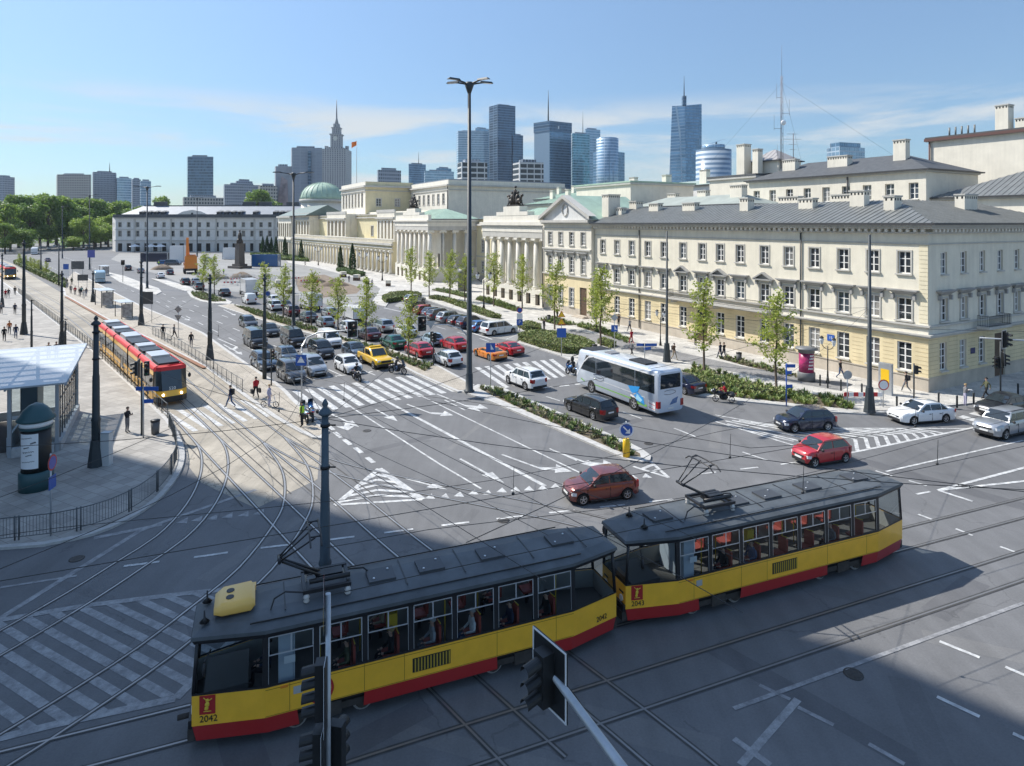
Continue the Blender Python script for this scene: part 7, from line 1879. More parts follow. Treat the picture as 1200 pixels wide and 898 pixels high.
 if ring_logo:
  b=MB().use(TR);yy=HWD+0.012;x0,z0=3.35,1.10
  for k in range(22):
   a0=R(-150+k*13.6);a1=R(-150+(k+1)*13.6);b.poly([(x0-0.37*math.cos(a0),yy,z0+0.37*math.sin(a0)),(x0-0.37*math.cos(a1),yy,z0+0.37*math.sin(a1)),(x0-0.30*math.cos(a1),yy,z0+0.30*math.sin(a1)),(x0-0.30*math.cos(a0),yy,z0+0.30*math.sin(a0))])
  b.box(x0-0.02,x0+0.14,yy-0.002,yy+0.004,z0+0.12,z0+0.2);b.box(x0-0.02,x0+0.14,yy-0.002,yy+0.004,z0-0.04,z0+0.04);b.box(x0-0.02,x0+0.14,yy-0.002,yy+0.004,z0-0.2,z0-0.12);b.build('ring_emblem',t)
 b=MB().use(mat('cover_grey',(.4,.4,.38),.5));b.box(3.85,4.1,HWD,HWD+.012,1.16,1.36);b.build('socket_cover',t);b=MB().use(PNT['orange']);b.box(4.25,4.45,HWD,HWD+.02,1.40,1.46);b.build('turn_lamp',t)
 b=MB().use(SWHITE)
 b.box(4.05,4.35,HWD-0.035,HWD-0.03,2.0,2.2);b.build('notice',t)
 for i in range(6):
  x=-4.0+i*1.32
  for y in(-0.78,0.78):
   se=MB().use(SEATR);se.box(x-0.22,x+0.22,y-0.22,y+0.22,1.32,1.40);se.box(x-0.27,x-0.20,y-0.22,y+0.22,1.40,1.92);se.use(TBLK);se.box(x-0.05,x+0.05,y-0.05,y+0.05,0.9,1.32)
   se.use(POLEY);se.tube((x-0.25,y-0.2,1.9),(x-0.25,y+0.2,1.98),0.018,n=4);se.build('seat',t)
 for x,y in((-4.6,0.35),(-2.0,-0.4),(-0.6,0.4),(2.0,-0.35),(3.3,0.45),(0.8,-0.4)):b=MB().use(POLEY);b.tube((x,y,0.9),(x,y,2.92),0.022,n=6);b.build('grab_pole',t)
 b=MB().use(POLEY);b.tube((-4.6,0.62,2.55),(3.9,0.62,2.55),0.018,n=5);b.tube((-4.6,-0.62,2.55),(3.9,-0.62,2.55),0.018,n=5);b.build('handrail',t)
 b=MB().use(PANELB);b.box(4.05,4.09,-1.05,1.0,0.9,2.85);b.box(4.1,4.5,0.98,1.02,0.92,2.7);b.build('cab_partition',t)
 b=MB().use(FLOORM);b.box(5.3,6.45,-0.75,0.75,1.28,1.48);b.build('dashboard',t)
 b=MB().use(POLEY);b.box(1.0,1.3,0.4,0.62,1.9,2.35);b.build('ticket_machine',t)
 for x in(-4.9,-2.3,-0.2,1.4)+(()if ac else(4.9,)):
  b=MB().use(mat('hatch_dark',(0.055,0.06,0.068),0.5));b.box(x-0.42,x+0.42,-0.36,0.36,3.2,3.27);b.use(TALU)
  for px_,py_ in((-.25,-.2),(.25,.2)):b.tube((x+px_,py_,3.27),(x+px_,py_,3.295),0.035,n=6)
  b.build('roof_hatch',t)
 if ac:
  b=MB().use(mat('ac_yellow',(0.90,0.53,0.12),0.45,coat=0.3),True);loft(b,[(5.12,0.44,3.3,3.46,0.1),(5.24,0.55,3.22,3.58,0.15),(6.0,0.55,3.22,3.55,0.15),(6.22,0.46,3.26,3.42,0.1)]);b.use(SBLK)
  for y in(-0.14,0.2):b.tube((5.8,y,3.52),(5.8,y,3.575),0.11,n=14)
  b.use(mat('ac_yellow',(0,0,0)));b.box(5.1,6.0,-0.80,-0.6,3.2,3.34);b.build('air_conditioner',t)
 for y in(-0.5,0.5):
  b=MB().use(TBLK);b.lathe([(0.14,3.2),(0.03,3.3),(0.02,3.5)],8,(6.45 if ac else 5.8,y));b.build('antenna',t)
 px0=3.3 if ac else 2.75
 p=MB().use(TBLK)
 for y in(-0.55,0.55):p.box(px0-0.9,px0+0.5,y-0.05,y+0.05,3.42,3.52)
 for x in(-0.85,0.45):p.box(px0+x-0.05,px0+x+0.05,-0.5,0.5,3.42,3.5)
 p.box(px0-0.7,px0+0.1,-0.18,0.18,3.5,3.66);p.tube((px0-0.9,0.3,3.6),(px0+0.3,0.3,3.6),0.07,n=8)
 for y in(-0.12,0.12):p.tube((px0-0.1,y,3.6),(px0+1.15,y*0.6,4.25),0.04,n=6)
 for y in(-0.05,0.3,-0.3):p.tube((px0+1.15,y*0.5,4.25),(px0+0.15,y*1.8,4.93),0.025,n=6)
 p.tube((px0+1.15,-0.22,4.25),(px0+1.15,0.22,4.25),0.05,n=8)
 for x in(-0.02,0.3):
  p.path([(px0+x,-0.82,4.80),(px0+x,-0.6,4.94),(px0+x,0,4.96),(px0+x,0.6,4.94),(px0+x,0.82,4.80)],0.028,5)
 for y in(-0.5,0.5):p.tube((px0-0.02,y,4.94),(px0+0.3,y,4.94),0.025,n=5)
 pg=p.build('pantograph',t)
 for x in(-0.8,0.4):
  for y in(-0.55,0.55):b=MB().use(mat('insulator',(0.55,0.53,0.5),0.3));b.lathe([(0.06,3.18),(0.1,3.22),(0.06,3.27),(0.1,3.32),(0.05,3.42)],8,(px0+x,y));b.build('insulator',pg)
 b=MB().use(TBLK);b.path([(px0+0.5,0.5,3.45),(px0+1.0,0.6,3.62),(px0+1.3,0.62,3.5),(px0+1.4,0.6,3.2)],0.025,5);b.path([(px0-0.9,-0.3,3.45),(px0-1.4,-0.3,3.4),(px0-1.6,-0.35,3.2)],0.025,5);b.build('cable',pg)
 return t
TP=Vector((-2.85,20.65));TP2=Vector((10.2,26.05))
tc1=tram_car('leading yellow-red tram with yellow roof air conditioner, in the shade',TP,'2042','2042',True,0.985,True)
tc2=tram_car('second yellow-red tram with empty dark roof, half in the sun',TP2,'2043',None,False,1.03,False)
def seat_person(base,sx,i,y,top,bottom,hair,label,back=False):
 x=(-4.0+i*1.32)*sx-0.06;d=TD;left_=Vector((-d.y,d.x));c=base+d*x+left_*y
 person('sit',(c.x,c.y,0.93),d,top,bottom,hair,label,group='tram passengers')
for a in((TP,.985,0,0.78,'black','black','dark','passenger in black at the rear window of the leading tram'),(TP,.985,1,0.78,'navy','navy','brown','passenger in navy just ahead of the rearmost one in the leading tram'),(TP,.985,2,0.78,'white','denim','grey','passenger in white shirt in the leading tram'),(TP,.985,3,0.78,'lgrey','grey','grey','grey-haired passenger in light grey in the leading tram'),(TP,.985,4,0.78,'black','black','blond','fair-haired passenger in black in the leading tram'),(TP,.985,5,0.78,'olive','black','dark','passenger in olive near the ring emblem of the leading tram'),
(TP,.985,1,-0.78,'grey','black','brown','passenger in grey on the far side of the leading tram'),(TP,.985,4,-0.78,'beige','black','dark','passenger in beige on the far side of the leading tram'),
(TP2,1.03,1,0.78,'grey','black','dark','passenger in grey near the rear of the second tram'),(TP2,1.03,4,0.78,'denim','denim','brown','passenger in denim shirt in the second tram'),(TP2,1.03,3,-0.78,'black','grey','blond','fair-haired passenger in black in the second tram'),(TP2,1.03,5,0.78,'black','black','dark','passenger in black behind the cab of the second tram')):
 seat_person(*a)
for base,sx,lb in((TP,.985,'driver in dark clothes in the cab of the leading tram'),):
 c=base+TD*4.75*sx;person('sit',(c.x,c.y,0.95),TD,'navy','black','dark',lb)
def lowfloor(label,pts,secs,number):
 """pts: track centre line from the front backwards; secs: section lengths"""
 acc=[0.0]
 for a,c in zip(pts,pts[1:]):acc.append(acc[-1]+(c-a).length)
 def at(s):
  for i in range(len(pts)-1):
   if acc[i+1]>=s:return pts[i].lerp(pts[i+1],(s-acc[i])/(acc[i+1]-acc[i]))
  return pts[-1]
 t=thing('low_floor_tram',label,'tram',(at(0).x,at(0).y,0))
 o0=at(0);s=0.0
 for i,Ls in enumerate(secs):
  p=at(s);q=at(s+Ls);d=(p-q).normalized();c=(p+q)/2-o0;rz=math.atan2(d.y,d.x);h=1.19;l=Ls/2-0.22;first=i==0;last=i==len(secs)-1
  b=MB().use(TY);xf=l-(0.9 if first else 0);xr=-l+(0.9 if last else 0)
  for sd_ in(-1,1):
   b.poly([(xr,sd_*h,0.35),(xf,sd_*h,0.35),(xf,sd_*h,1.15),(xr,sd_*h,1.15)]);b.poly([(xr,sd_*h,2.35),(xf,sd_*h,2.35),(xf,sd_*(h-0.03),2.75),(xr,sd_*(h-0.03),2.75)])
   b.poly([(xr,sd_*(h-0.03),1.15),(xf,sd_*(h-0.03),1.15),(xf,sd_*(h-0.03),2.35),(xr,sd_*(h-0.03),2.35)])
  b.box(xr,xf,-h+0.05,h-0.05,0.3,0.36)
  for e_,x in((1,xf),(-1,xr)):
   if not(first and e_==1)and not(last and e_==-1):b.use(TBLK);b.poly([(x,-h,0.35),(x,h,0.35),(x,h,2.8),(x,-h,2.8)]);b.use(TY)
  so_=b.build('section',t,(c.x,c.y,0),rz)
  g_=MB().use(TGL2)
  n=max(2,int((xf-xr)/1.45))
  for sd_ in(-1,1):
   for k in range(n):
    xa=xr+0.12+(xf-xr-0.24)*k/n+0.05;xb=xr+0.12+(xf-xr-0.24)*(k+1)/n-0.05
    door=(k==n//2 and Ls>5)
    za=0.55 if door else 1.2
    g_.poly([(xa,sd_*(h+0.008),za),(xb,sd_*(h+0.008),za),(xb,sd_*(h+0.005),2.3),(xa,sd_*(h+0.005),2.3)])
  g_.build('side_glazing',so_)
  b=MB().use(TR2,True)
  for sd_ in(-1,1):
   prev=None
   for k in range(5):
    a=R(90*k/4);row=(sd_*(h-0.30+0.31*math.cos(a)),2.75+0.36*math.sin(a))
    if prev:b.poly([(xr,*prev),(xf,*prev),(xf,*row),(xr,*row)],True)
    prev=row
  b.use(mat('lowfloor_roof',(0.22,0.22,0.23),0.6,var=0.25,scale=1.5));b.box(xr,xf,-h+0.3,h-0.3,2.9,3.0);b.build('roof',so_)
  b=MB().use(TALU);b.box(xr+0.3,lerp(xr,xf,0.45),-0.7,0.7,3.0,3.32);b.use(TBLK);b.box(lerp(xr,xf,0.55),xf-0.3,-0.75,0.75,3.0,3.22);b.build('roof_unit',so_)
  if not last:
   b=MB().use(TBLK);b.box(-l-0.5,-l+0.1,-h+0.12,h-0.12,0.4,3.0);b.build('gangway',so_)
  for x in((-l*0.1,)if Ls<7.5 else(l*0.3,-l*0.5)):
   b=MB().use(UNDER);b.box(x-0.8,x+0.8,-1.0,1.0,0.1,0.34);b.build('bogie',so_)
  for e_ in((1,)if first else())+((-1,)if last else()):
   f=MB();x0=xf if e_==1 else xr;x1=x0+e_*0.9
   f.use(TY)
   def ringp(x,hw,z):return[(x,-hw,z),(x,hw,z)]
   f.poly([(x0,-h,0.75),(x0+e_*0.55,-h*0.93,0.75),(x0+e_*0.5,-h*0.93,1.2),(x0,-h,1.2)]);f.poly([(x0,h,0.75),(x0+e_*0.55,h*0.93,0.75),(x0+e_*0.5,h*0.93,1.2),(x0,h,1.2)])
   f.poly([(x0+e_*0.55,-h*0.93,0.75),(x1,-h*0.6,0.75),(x1-e_*0.08,-h*0.6,1.2),(x0+e_*0.5,-h*0.93,1.2)]);f.poly([(x0+e_*0.55,h*0.93,0.75),(x1,h*0.6,0.75),(x1-e_*0.08,h*0.6,1.2),(x0+e_*0.5,h*0.93,1.2)]);f.poly([(x1,-h*0.6,0.75),(x1,h*0.6,0.75),(x1-e_*0.08,h*0.6,1.2),(x1-e_*0.08,-h*0.6,1.2)])
   f.use(TBLK);f.poly([(x0,-h,0.3),(x0+e_*0.55,-h*0.93,0.3),(x0+e_*0.55,-h*0.93,0.75),(x0,-h,0.75)]);f.poly([(x0,h,0.3),(x0+e_*0.55,h*0.93,0.3),(x0+e_*0.55,h*0.93,0.75),(x0,h,0.75)])
   for sd_ in(-1,1):f.poly([(x0+e_*0.55,sd_*h*0.93,0.3),(x1,sd_*h*0.6,0.3),(x1,sd_*h*0.6,0.75),(x0+e_*0.55,sd_*h*0.93,0.75)])
   f.poly([(x1,-h*0.6,0.3),(x1,h*0.6,0.3),(x1,h*0.6,0.75),(x1,-h*0.6,0.75)])
   for sd_ in(-1,1):f.poly([(x0,sd_*h,1.2),(x0+e_*0.5,sd_*h*0.93,1.2),(x0+e_*0.25,sd_*h*0.92,2.75),(x0,sd_*h,2.75)])
   f.build('cab_front',so_)
   f=MB().use(TGL2);f.poly([(x1-e_*0.08,-h*0.6,1.22),(x1-e_*0.08,h*0.6,1.22),(x0+e_*0.45,h*0.6,2.72),(x0+e_*0.45,-h*0.6,2.72)])
   for sd_ in(-1,1):f.poly([(x0+e_*0.5,sd_*h*0.93,1.22),(x1-e_*0.08,sd_*h*0.6,1.22),(x0+e_*0.45,sd_*h*0.6,2.72),(x0+e_*0.25,sd_*h*0.92,2.72)])
   f.build('windscreen',so_)
   f=MB().use(TR2);f.poly([(x0,-h,2.74),(x0+e_*0.25,-h*0.92,2.74),(x0+e_*0.46,-h*0.6,2.74),(x0+e_*0.46,h*0.6,2.74),(x0+e_*0.25,h*0.92,2.74),(x0,h,2.74),(x0-e_*0.2,h*0.75,3.1),(x0+e_*0.1,0,3.13),(x0-e_*0.2,-h*0.75,3.1)])
   pr=[(x0,-h,2.73),(x0+e_*0.27,-h*0.93,2.73),(x0+e_*0.48,-h*0.6,2.73),(x0+e_*0.48,h*0.6,2.73),(x0+e_*0.27,h*0.93,2.73),(x0,h,2.73)]
   up=[(p_[0]-e_*0.12,p_[1]*0.93,3.02)for p_ in pr]
   for k in range(5):f.poly([pr[k],pr[k+1],up[k+1],up[k]])
   f.poly(up);f.build('cab_brow',so_)
   for sd_ in(-1,1):
    f=MB().use(mat('lit_headlamp',(0.9,0.9,0.85),0.2,emit=(1,0.95,0.85,6))if e_==1 else TAIL);f.ball((x1-e_*0.02,sd_*h*0.55,0.92),0.09);f.build('headlight',so_)
    f=MB().use(TBLK);f.ball((x0+e_*0.2,sd_*(h+0.2),2.1),0.12,sx=0.6,sz=1.6);f.tube((x0+e_*0.1,sd_*h,2.45),(x0+e_*0.2,sd_*(h+0.2),2.3),0.02,n=4);f.build('mirror',so_)
   if e_==1:put_text(number,0.34,SWHITE,so_,(x1-0.05,0,1.36),(R(84),0,R(90)),'route_number')
  s+=Ls
 return t
def track_from(key,pix):
 g=Vector((*G2(*pix),0));pts=TRKC[key];k=min(range(len(pts)),key=lambda i:(pts[i]-g).length)
 a=[pts[k]]+(pts[k+1:])
 return[Vector((p.x,p.y,0))for p in a]
lowfloor('long red-roofed yellow low-floor tram with dark windows standing at the stop',track_from('A',(206,477)),(7.4,5.0,7.6,5.0,6.6),'520')
lowfloor('far red and yellow low-floor tram coming along the tracks at the frame edge',track_from('A',(14,328)),(7.4,5.0,7.6,5.0,6.6),'4')
BARK=mat('bark',(0.10,0.075,0.055),0.9,var=0.3,scale=6);TLEAF=[]
for n_,c_ in(('young_a',(0.34,0.38,0.07)),('young_b',(0.26,0.31,0.06)),('young_c',(0.40,0.41,0.12)),('mature_a',(0.21,0.29,0.07)),('mature_b',(0.12,0.19,0.05)),('mature_c',(0.30,0.38,0.09)),('conifer_a',(0.03,0.07,0.025)),('conifer_b',(0.05,0.095,0.035))):
 m=mat('foliage_'+n_,c_,0.55,var=0.25,scale=3);nt_=m.node_tree;bs=nt_.nodes['Principled BSDF']
 tl=nt_.nodes.new('ShaderNodeBsdfTranslucent');tl.inputs[0].default_value=(c_[0]*1.3,c_[1]*1.4,c_[2],1);mx=nt_.nodes.new('ShaderNodeMixShader');mx.inputs[0].default_value=0.35
 nt_.links.new(bs.outputs[0],mx.inputs[1]);nt_.links.new(tl.outputs[0],mx.inputs[2]);nt_.links.new(mx.outputs[0],nt_.nodes['Material Output'].inputs[0]);TLEAF.append(m)
def young_tree(seed):
 rnd=random.Random(seed);Ht=7.0;t=MB().use(BARK);c=MB()
 lean=[(rnd.gauss(0,.05),rnd.gauss(0,.05))for _ in range(5)]
 spine=[Vector((lean[i][0]*i,lean[i][1]*i,z))for i,z in enumerate((0,1.8,3.6,5.4,6.7))]
 t.path(spine,[0.085,0.07,0.05,0.03,0.01],7)
 def sp(z):
  for a,b_ in zip(spine,spine[1:]):
   if z<=b_.z:return a.lerp(b_,(z-a.z)/(b_.z-a.z))
  return spine[-1]
 ends=[]
 for i in range(22):
  z=1.7+4.6*(i/22);a=i*2.4+rnd.uniform(-.4,.4);f=1-(z-1.7)/5.2;Lb=(0.35+1.05*f*min(1,(z-1.2)/1.2))*rnd.uniform(0.65,1.15)
  p=sp(z);e=p+Vector((math.cos(a)*Lb,math.sin(a)*Lb,Lb*rnd.uniform(0.45,0.9)))
  t.path([p,p.lerp(e,.5)+Vector((0,0,-.05)),e],[0.022,0.014,0.006],4);ends.append((p,e))
 for p,e in ends:
  n=int(17+46*(e-p).length)
  for k in range(n):
   q=p.lerp(e,rnd.uniform(0.25,1.12))+Vector((rnd.gauss(0,.15),rnd.gauss(0,.15),rnd.gauss(0,.14)))
   c.use(TLEAF[rnd.choice((0,0,1,1,2))]);leaf(c,q,rnd.uniform(.065,.13),0.4,rnd)
 for k in range(200):
  q=sp(rnd.uniform(2.6,6.9))+Vector((rnd.gauss(0,.13),rnd.gauss(0,.13),rnd.gauss(0,.1)));c.use(TLEAF[rnd.choice((0,1,2))]);leaf(c,q,rnd.uniform(.075,.14),0.4,rnd)
 return t.mesh('trunk'),c.mesh('crown')
YT=[young_tree(s)for s in(3,11,23,31)]
def ytree(i,base,ytop,label,group,wide=1.0,z=0.13):
 g=G(base[0],base[1],z);h=H-(ytop-HZ)*g.y/F-z;s=h/6.95
 o=thing('young_tree',label,'tree',g,i*1.7,group);tr,cr=YT[i%4];ob(tr,'trunk',o);ob(cr,'crown',o);o.scale=(s*wide,s*wide,s);return o
TM='young trees on the median';TB='young trees in front of the buildings'
for i,(b_,yt,lb)in enumerate((((238,345),294,'young tree on the small far island, nearest the crane truck'),((251,346.5),297,'young tree on the small far island, beside the other and nearer the box truck'),((309.5,364),306,'slim young tree on the median by the blue direction sign'),((332,373),309,'young tree on the median beside the tall two-armed lamp post'),((365,383),314,'young tree on the median in front of the large white van'),((396,393),320,'young tree on the median in front of the courier truck'),((429,402.5),323,'young tree on the median beside the dark red saloon'),((479,421),343,'young tree nearest the zebra crossing end of the median'))):ytree(i,b_,yt,lb,TM,1.05)
for i,(b_,yt,lb)in enumerate((((481.7,345.5),287,'young tree farthest along the row before the flank columns'),((503,350),293,'young tree second in the row, before the corner of the flank columns'),((527,353),292,'young tree in front of the courtyard advertising column'),((545,354.5),296,'young tree just left of the tallest lamp post'),((578.6,359),292,'young tree in front of the left columns of the bronze-topped portico'),((612,361),297,'young tree in front of the right columns of the bronze-topped portico'),((650,386),304,'young tree in front of the pedimented house windows'),((699,388),322,'small young tree close to the facade behind a taller one'),((704,405),307,'tall young tree by the arched door of the pedimented house'),((825,436),324,'young tree by the balcony door behind the coach'),((910,459.5),338,'young tree nearest the advertising column with the pink poster'))):ytree(i+1,b_,yt,lb,TB,1.08)
def conifer(seed):
 rnd=random.Random(seed);t=MB().use(BARK);t.tube((0,0,0),(0,0,6),0.12,0.03,6);c=MB()
 for k in range(1500):
  z=rnd.uniform(0.25,7.0);r=0.95*min(1,z/1.2+.4)*(1-(z/7.1)**2.2)*rnd.uniform(.6,1.05);a=rnd.uniform(0,6.28);c.use(TLEAF[rnd.choice((6,6,7))]);leaf(c,(r*math.cos(a),r*math.sin(a),z),rnd.uniform(.14,.26),.8,rnd)
 return t.mesh('trunk'),c.mesh('crown')
CF=[conifer(1),conifer(2)]
for i,(b_,yt,lb)in enumerate((((399,317),288,'left one of the nearest pair of columnar evergreens by the arcade'),((413,319.5),285,'right one of the nearest pair of columnar evergreens by the arcade'),((353,305.5),281,'columnar evergreen standing alone before the arcade end'),((334,302.5),277,'columnar evergreen before the arched end pavilion'),((308,299),277,'first of four columnar evergreens beside the blue container, counted from the monument'),((313,299),276,'second of four columnar evergreens beside the blue container, counted from the monument'),((318,299),278,'third of four columnar evergreens beside the blue container, counted from the monument'),((323.5,300),277,'last of four columnar evergreens beside the blue container, counted from the monument'))):
 g=G(*b_);h=H-(yt-HZ)*g.y/F;o=thing('columnar_evergreen',lb,'tree',g,i,'columnar evergreens by the arcade');s=h/7.1;tr,cr=CF[i%2];ob(tr,'trunk',o);ob(cr,'crown',o);o.scale=(s*.95,s*.95,s)
def big_tree(seed,mats_,n=5200,lr=(.30,.62)):
 rnd=random.Random(seed);t=MB().use(BARK);t.path([(0,0,0),(.1,.1,5),(.3,-.1,11),(0,.2,17)],[.5,.42,.28,.08],8);c=MB();lobes=[]
 for i in range(26):
  a=i*2.4;z=5.5+13.5*rnd.random();r=5.6*math.sin(PI*min(1,(z-3)/18))*rnd.uniform(.5,1.05);p=Vector((r*math.cos(a),r*math.sin(a),z));lobes.append((p,rnd.uniform(1.5,2.7)));t.path([(0,0,z*.6),p],[.16,.04],5)
 for k in range(n):
  p,r=rnd.choice(lobes);d=Vector((rnd.gauss(0,1),rnd.gauss(0,1),rnd.gauss(0,1))).normalized()*r*rnd.uniform(.55,1.05)
  c.use(TLEAF[rnd.choice(mats_)]);leaf(c,p+d,rnd.uniform(*lr),.5,rnd)
 return t.mesh('trunk'),c.mesh('crown')
BT=[big_tree(5,(3,3,4)),big_tree(6,(3,4,4)),big_tree(7,(5,5,3)),big_tree(8,(3,4,5))]
rnd=random.Random(4)
park=[(-25,330,232),(-5,345,226),(12,320,240),(22,372,229),(36,335,232),(47,392,228),(56,350,230),(66,405,229),(74,362,231),(84,420,233),(92,375,234),(104,425,233),(112,385,234),(124,430,236),(133,392,237),(146,440,236),(157,430,237),(98,345,250),(110,352,262),(118,360,258),(127,372,248),(6,300,262),(28,305,265),(86,335,276),(302,520,223),(316,540,228),(188,520,231)]
desc=['dark dense tree','broad dark green tree','fresh light green tree','mottled green tree']
where=['at the frame edge of the park','second from the frame edge of the park','at the front of the park over the far tram','behind the front rank of the park edge','over the avenue bend, left of the thin lamp','deep behind the thin lamp of the avenue','just behind the far white bus','deep behind the far white bus','below the beige office slab','far back under the beige office slab','right of the beige office slab foot','far back under the pale tower pair','beneath the pale tower pair','far back right of the pale tower pair','next to the far palace roof corner','peeping over the far palace corner, left one','peeping over the far palace corner, right one','small, before the dark park rank','smallest, beside the far palace corner','small, one step left of the far palace','medium, touching the far palace corner','low, at the frame edge over the platform','low, above the far tram','lone and low on the lawn','rising behind the far palace roof, nearer the dark tower','rising behind the far palace roof by the mural tower','rising above the left half of the far palace roof']
for i,((px_,Y,yt),wh)in enumerate(zip(park,where)):
 k=(2 if i in(17,18,19,20,23)else(0,1,3)[i%3]);h=H-(yt-HZ)*Y/F;s=h/20.5
 o=thing('park_tree',desc[k]+' '+wh,'tree',((px_-600)*Y/F,Y,0),rnd.uniform(0,6),'trees of the far park');tr,cr=BT[k];ob(tr,'trunk',o);ob(cr,'crown',o);w_=max(.8,s)*rnd.uniform(.95,1.25);o.scale=(w_,w_,s)
b=MB()
for k in range(5200):
 px_=rnd.uniform(-160,135);Y=rnd.uniform(440,520);b.use(TLEAF[rnd.choice((3,4))]);leaf(b,((px_-600)*Y/F,Y,rnd.uniform(0,22)),rnd.uniform(.9,1.7),.3,rnd)
tag(b.build('far_woods'),kind='stuff')
for i,(x,y)in enumerate(((22,312),(30,314),(36,318),(41,320),(46,321),(54,325))):
 g=G(x,y);o=thing('shrub','spindly shrub in the hedge by the far tram line, number %s from the far end'%('one','two','three','four','five','six')[i],'shrub',g,i,'spindly shrubs by the tram line');tr,cr=YT[i%4];ob(tr,'stem',o);ob(cr,'foliage',o);o.scale=(.8,.8,.62)
POLE=mat('pole_dark_paint',(0.035,0.045,0.052),0.5,var=0.15,scale=2);GALV=mat('galvanised_steel',(0.45,0.47,0.49),0.4,metal=0.5,var=0.12,scale=3);BODYB=mat('signal_housing',(0.016,0.017,0.018),0.5)
def pole_h(base,ytop,z=0.13):g=G(base[0],base[1],z);return g,H-(ytop-HZ)*g.y/F-z
def mast(label,base,ytop,kind='lamp',arms=(),r=0.16,rz=0.0,z=0.13,group='tall lamp posts',name='street_lamp',cat='lamp post',seg=False):
 g,h=pole_h(base,ytop,z);o=thing(name,label,cat,g,rz,group);b=MB().use(POLE)
 b.lathe([(r*1.9,0),(r*1.8,0.12),(r*1.35,0.16),(r*1.25,1.5),(r,1.6),(r*0.55,h)],12);b.build('pole',o)
 for a,l in arms:
  b=MB().use(POLE);d=Vector((math.cos(a),math.sin(a),0));b.path([Vector((0,0,h-.3)),d*l*.4+Vector((0,0,h-.05)),d*l+Vector((0,0,h+.1))],[r*.5,r*.35,r*.3],6);b.build('arm',o)
  b=MB().use(POLE);b.X=Matrix.Translation(d*l+Vector((0,0,h+.12)))@Matrix.Rotation(a,4,'Z');b.frustum((-.3,.85,-.2,.2),-.06,(-.25,.7,-.14,.14),.08);b.use(LAMP);b.box(-.2,.75,-.15,.15,-.075,-.062);b.build('luminaire',o)
 if arms:b=MB().use(POLE);b.lathe([(r*.5,h-1.0),(r*1.8,h-.1),(r*1.2,h+.05)],10);b.build('head',o)
 return o,h
X4=[(R(a),1.25)for a in(20,160,215,325)]
mast('tallest dark lamp post with four-armed head on the median end by the zebra crossing',(550,459),97,arms=X4,r=.24)
mast('tall dark lamp post with two arms on the planted median',(344,383),203,arms=[(0,2.0),(PI,2.0)],r=.2)
mast('tall dark lamp post with two arms on the far island tip',(172.5,338),219,arms=[(0,2.2),(PI,2.2)],r=.2)
mast('slim tall lamp post left of the far palace',(105,316),229,arms=[(0,1.6),(PI,1.6)],r=.2)
mast('slim tall lamp post before the middle of the far palace',(231,301),232,arms=[(0,1.8),(PI,1.8)],r=.22)
mast('slim tall lamp post beside the far avenue, in front of the park',(73,303),242,arms=[(0,1.4)],r=.2)
for lb,ba,yt,r in(('dark tapered pole with wide flared foot before the corner building',(1019,483),275,.17),('dark tapered pole behind the coach before the facade',(781.5,424),271,.15)):
 o,h=mast(lb,ba,yt,r=r,group='catenary poles',name='catenary_pole',cat='pole');b=MB().use(POLE);b.lathe([(.45,0),(.40,.25),(.26,1.9)],8,smooth=False);b.build('foot',o)
def tram_pole(label,base,ytop,r=.17,finial=True,foot=True,z=0.13,m=None):
 m=m or POLE;g,h=pole_h(base,ytop,z);o=thing('catenary_pole',label,'pole',g,0,'catenary poles');b=MB().use(m)
 b.lathe([(r*1.35,0),(r*1.35,h*.30),(r*1.55,h*.31),(r*1.2,h*.33),(r*1.1,h*.6),(r*.95,h*.62),(r*.8,h-.5)],12);b.build('pole',o)
 if foot:b=MB().use(POLE);b.lathe([(r*2.6,0),(r*2.5,.25),(r*1.6,1.55)],8,smooth=False);b.build('foot',o)
 if finial:b=MB().use(m);b.lathe([(r*.8,h-.5),(r*1.55,h-.42),(r*1.55,h-.36),(r*.9,h-.25),(r*.45,h-.18),(r*.75,h-.08),(r*.5,h+.02),(.02,h+.1)],12);b.build('finial',o)
 for zz in(h*.72,h*.9):
  b=MB().use(IRON);b.lathe([(r*1.15,zz-.05),(r*1.15,zz+.05)],10);b.tube((r,0,zz),(r+.22,0,zz),.03,n=5);b.build('clamp',o)
 return o
tram_pole('blue-grey pole with turned finial rising behind the leading tram',(381,744),471,r=.15,z=0,foot=False,m=mat('pole_blue_grey',(.065,.095,.12),.5,var=.15,scale=2))
tram_pole('dark pole with finial and flared foot on the left pavement',(112.5,546),372)
tram_pole('dark conical-footed pole with wires at the far left pavement',(28,392),282)
tram_pole('dark pole behind the shelter roof',(72.5,404),318,r=.14)
tram_pole('thin bare pole standing left of the shelter roof',(37,408),346,r=.09,finial=False,foot=False)
tram_pole('short thin pole beside the taller one behind the shelter roof',(76.5,405),371,r=.09,finial=False,foot=False)
tram_pole('dark pole with flared foot beside the waiting queue railing',(246,421.5),322)
tram_pole('dark pole carrying a dark board at the stop shelters',(165.5,381),304)
tram_pole('dark pole with flared foot between the stop signs and shelters',(109,354),318,r=.16)
tram_pole('dark pole right beside the first grey people carrier of the queue',(310,444),322,r=.14,foot=False)
tram_pole('dark pole at the frame edge far up the platform',(2.5,360),297,r=.13)
tram_pole('dark pole in the shrubs of the far tram line',(48,320.5),283,r=.13)
tram_pole('far dark pole of the tram line near the white bus',(69,335),285,r=.12,foot=False)
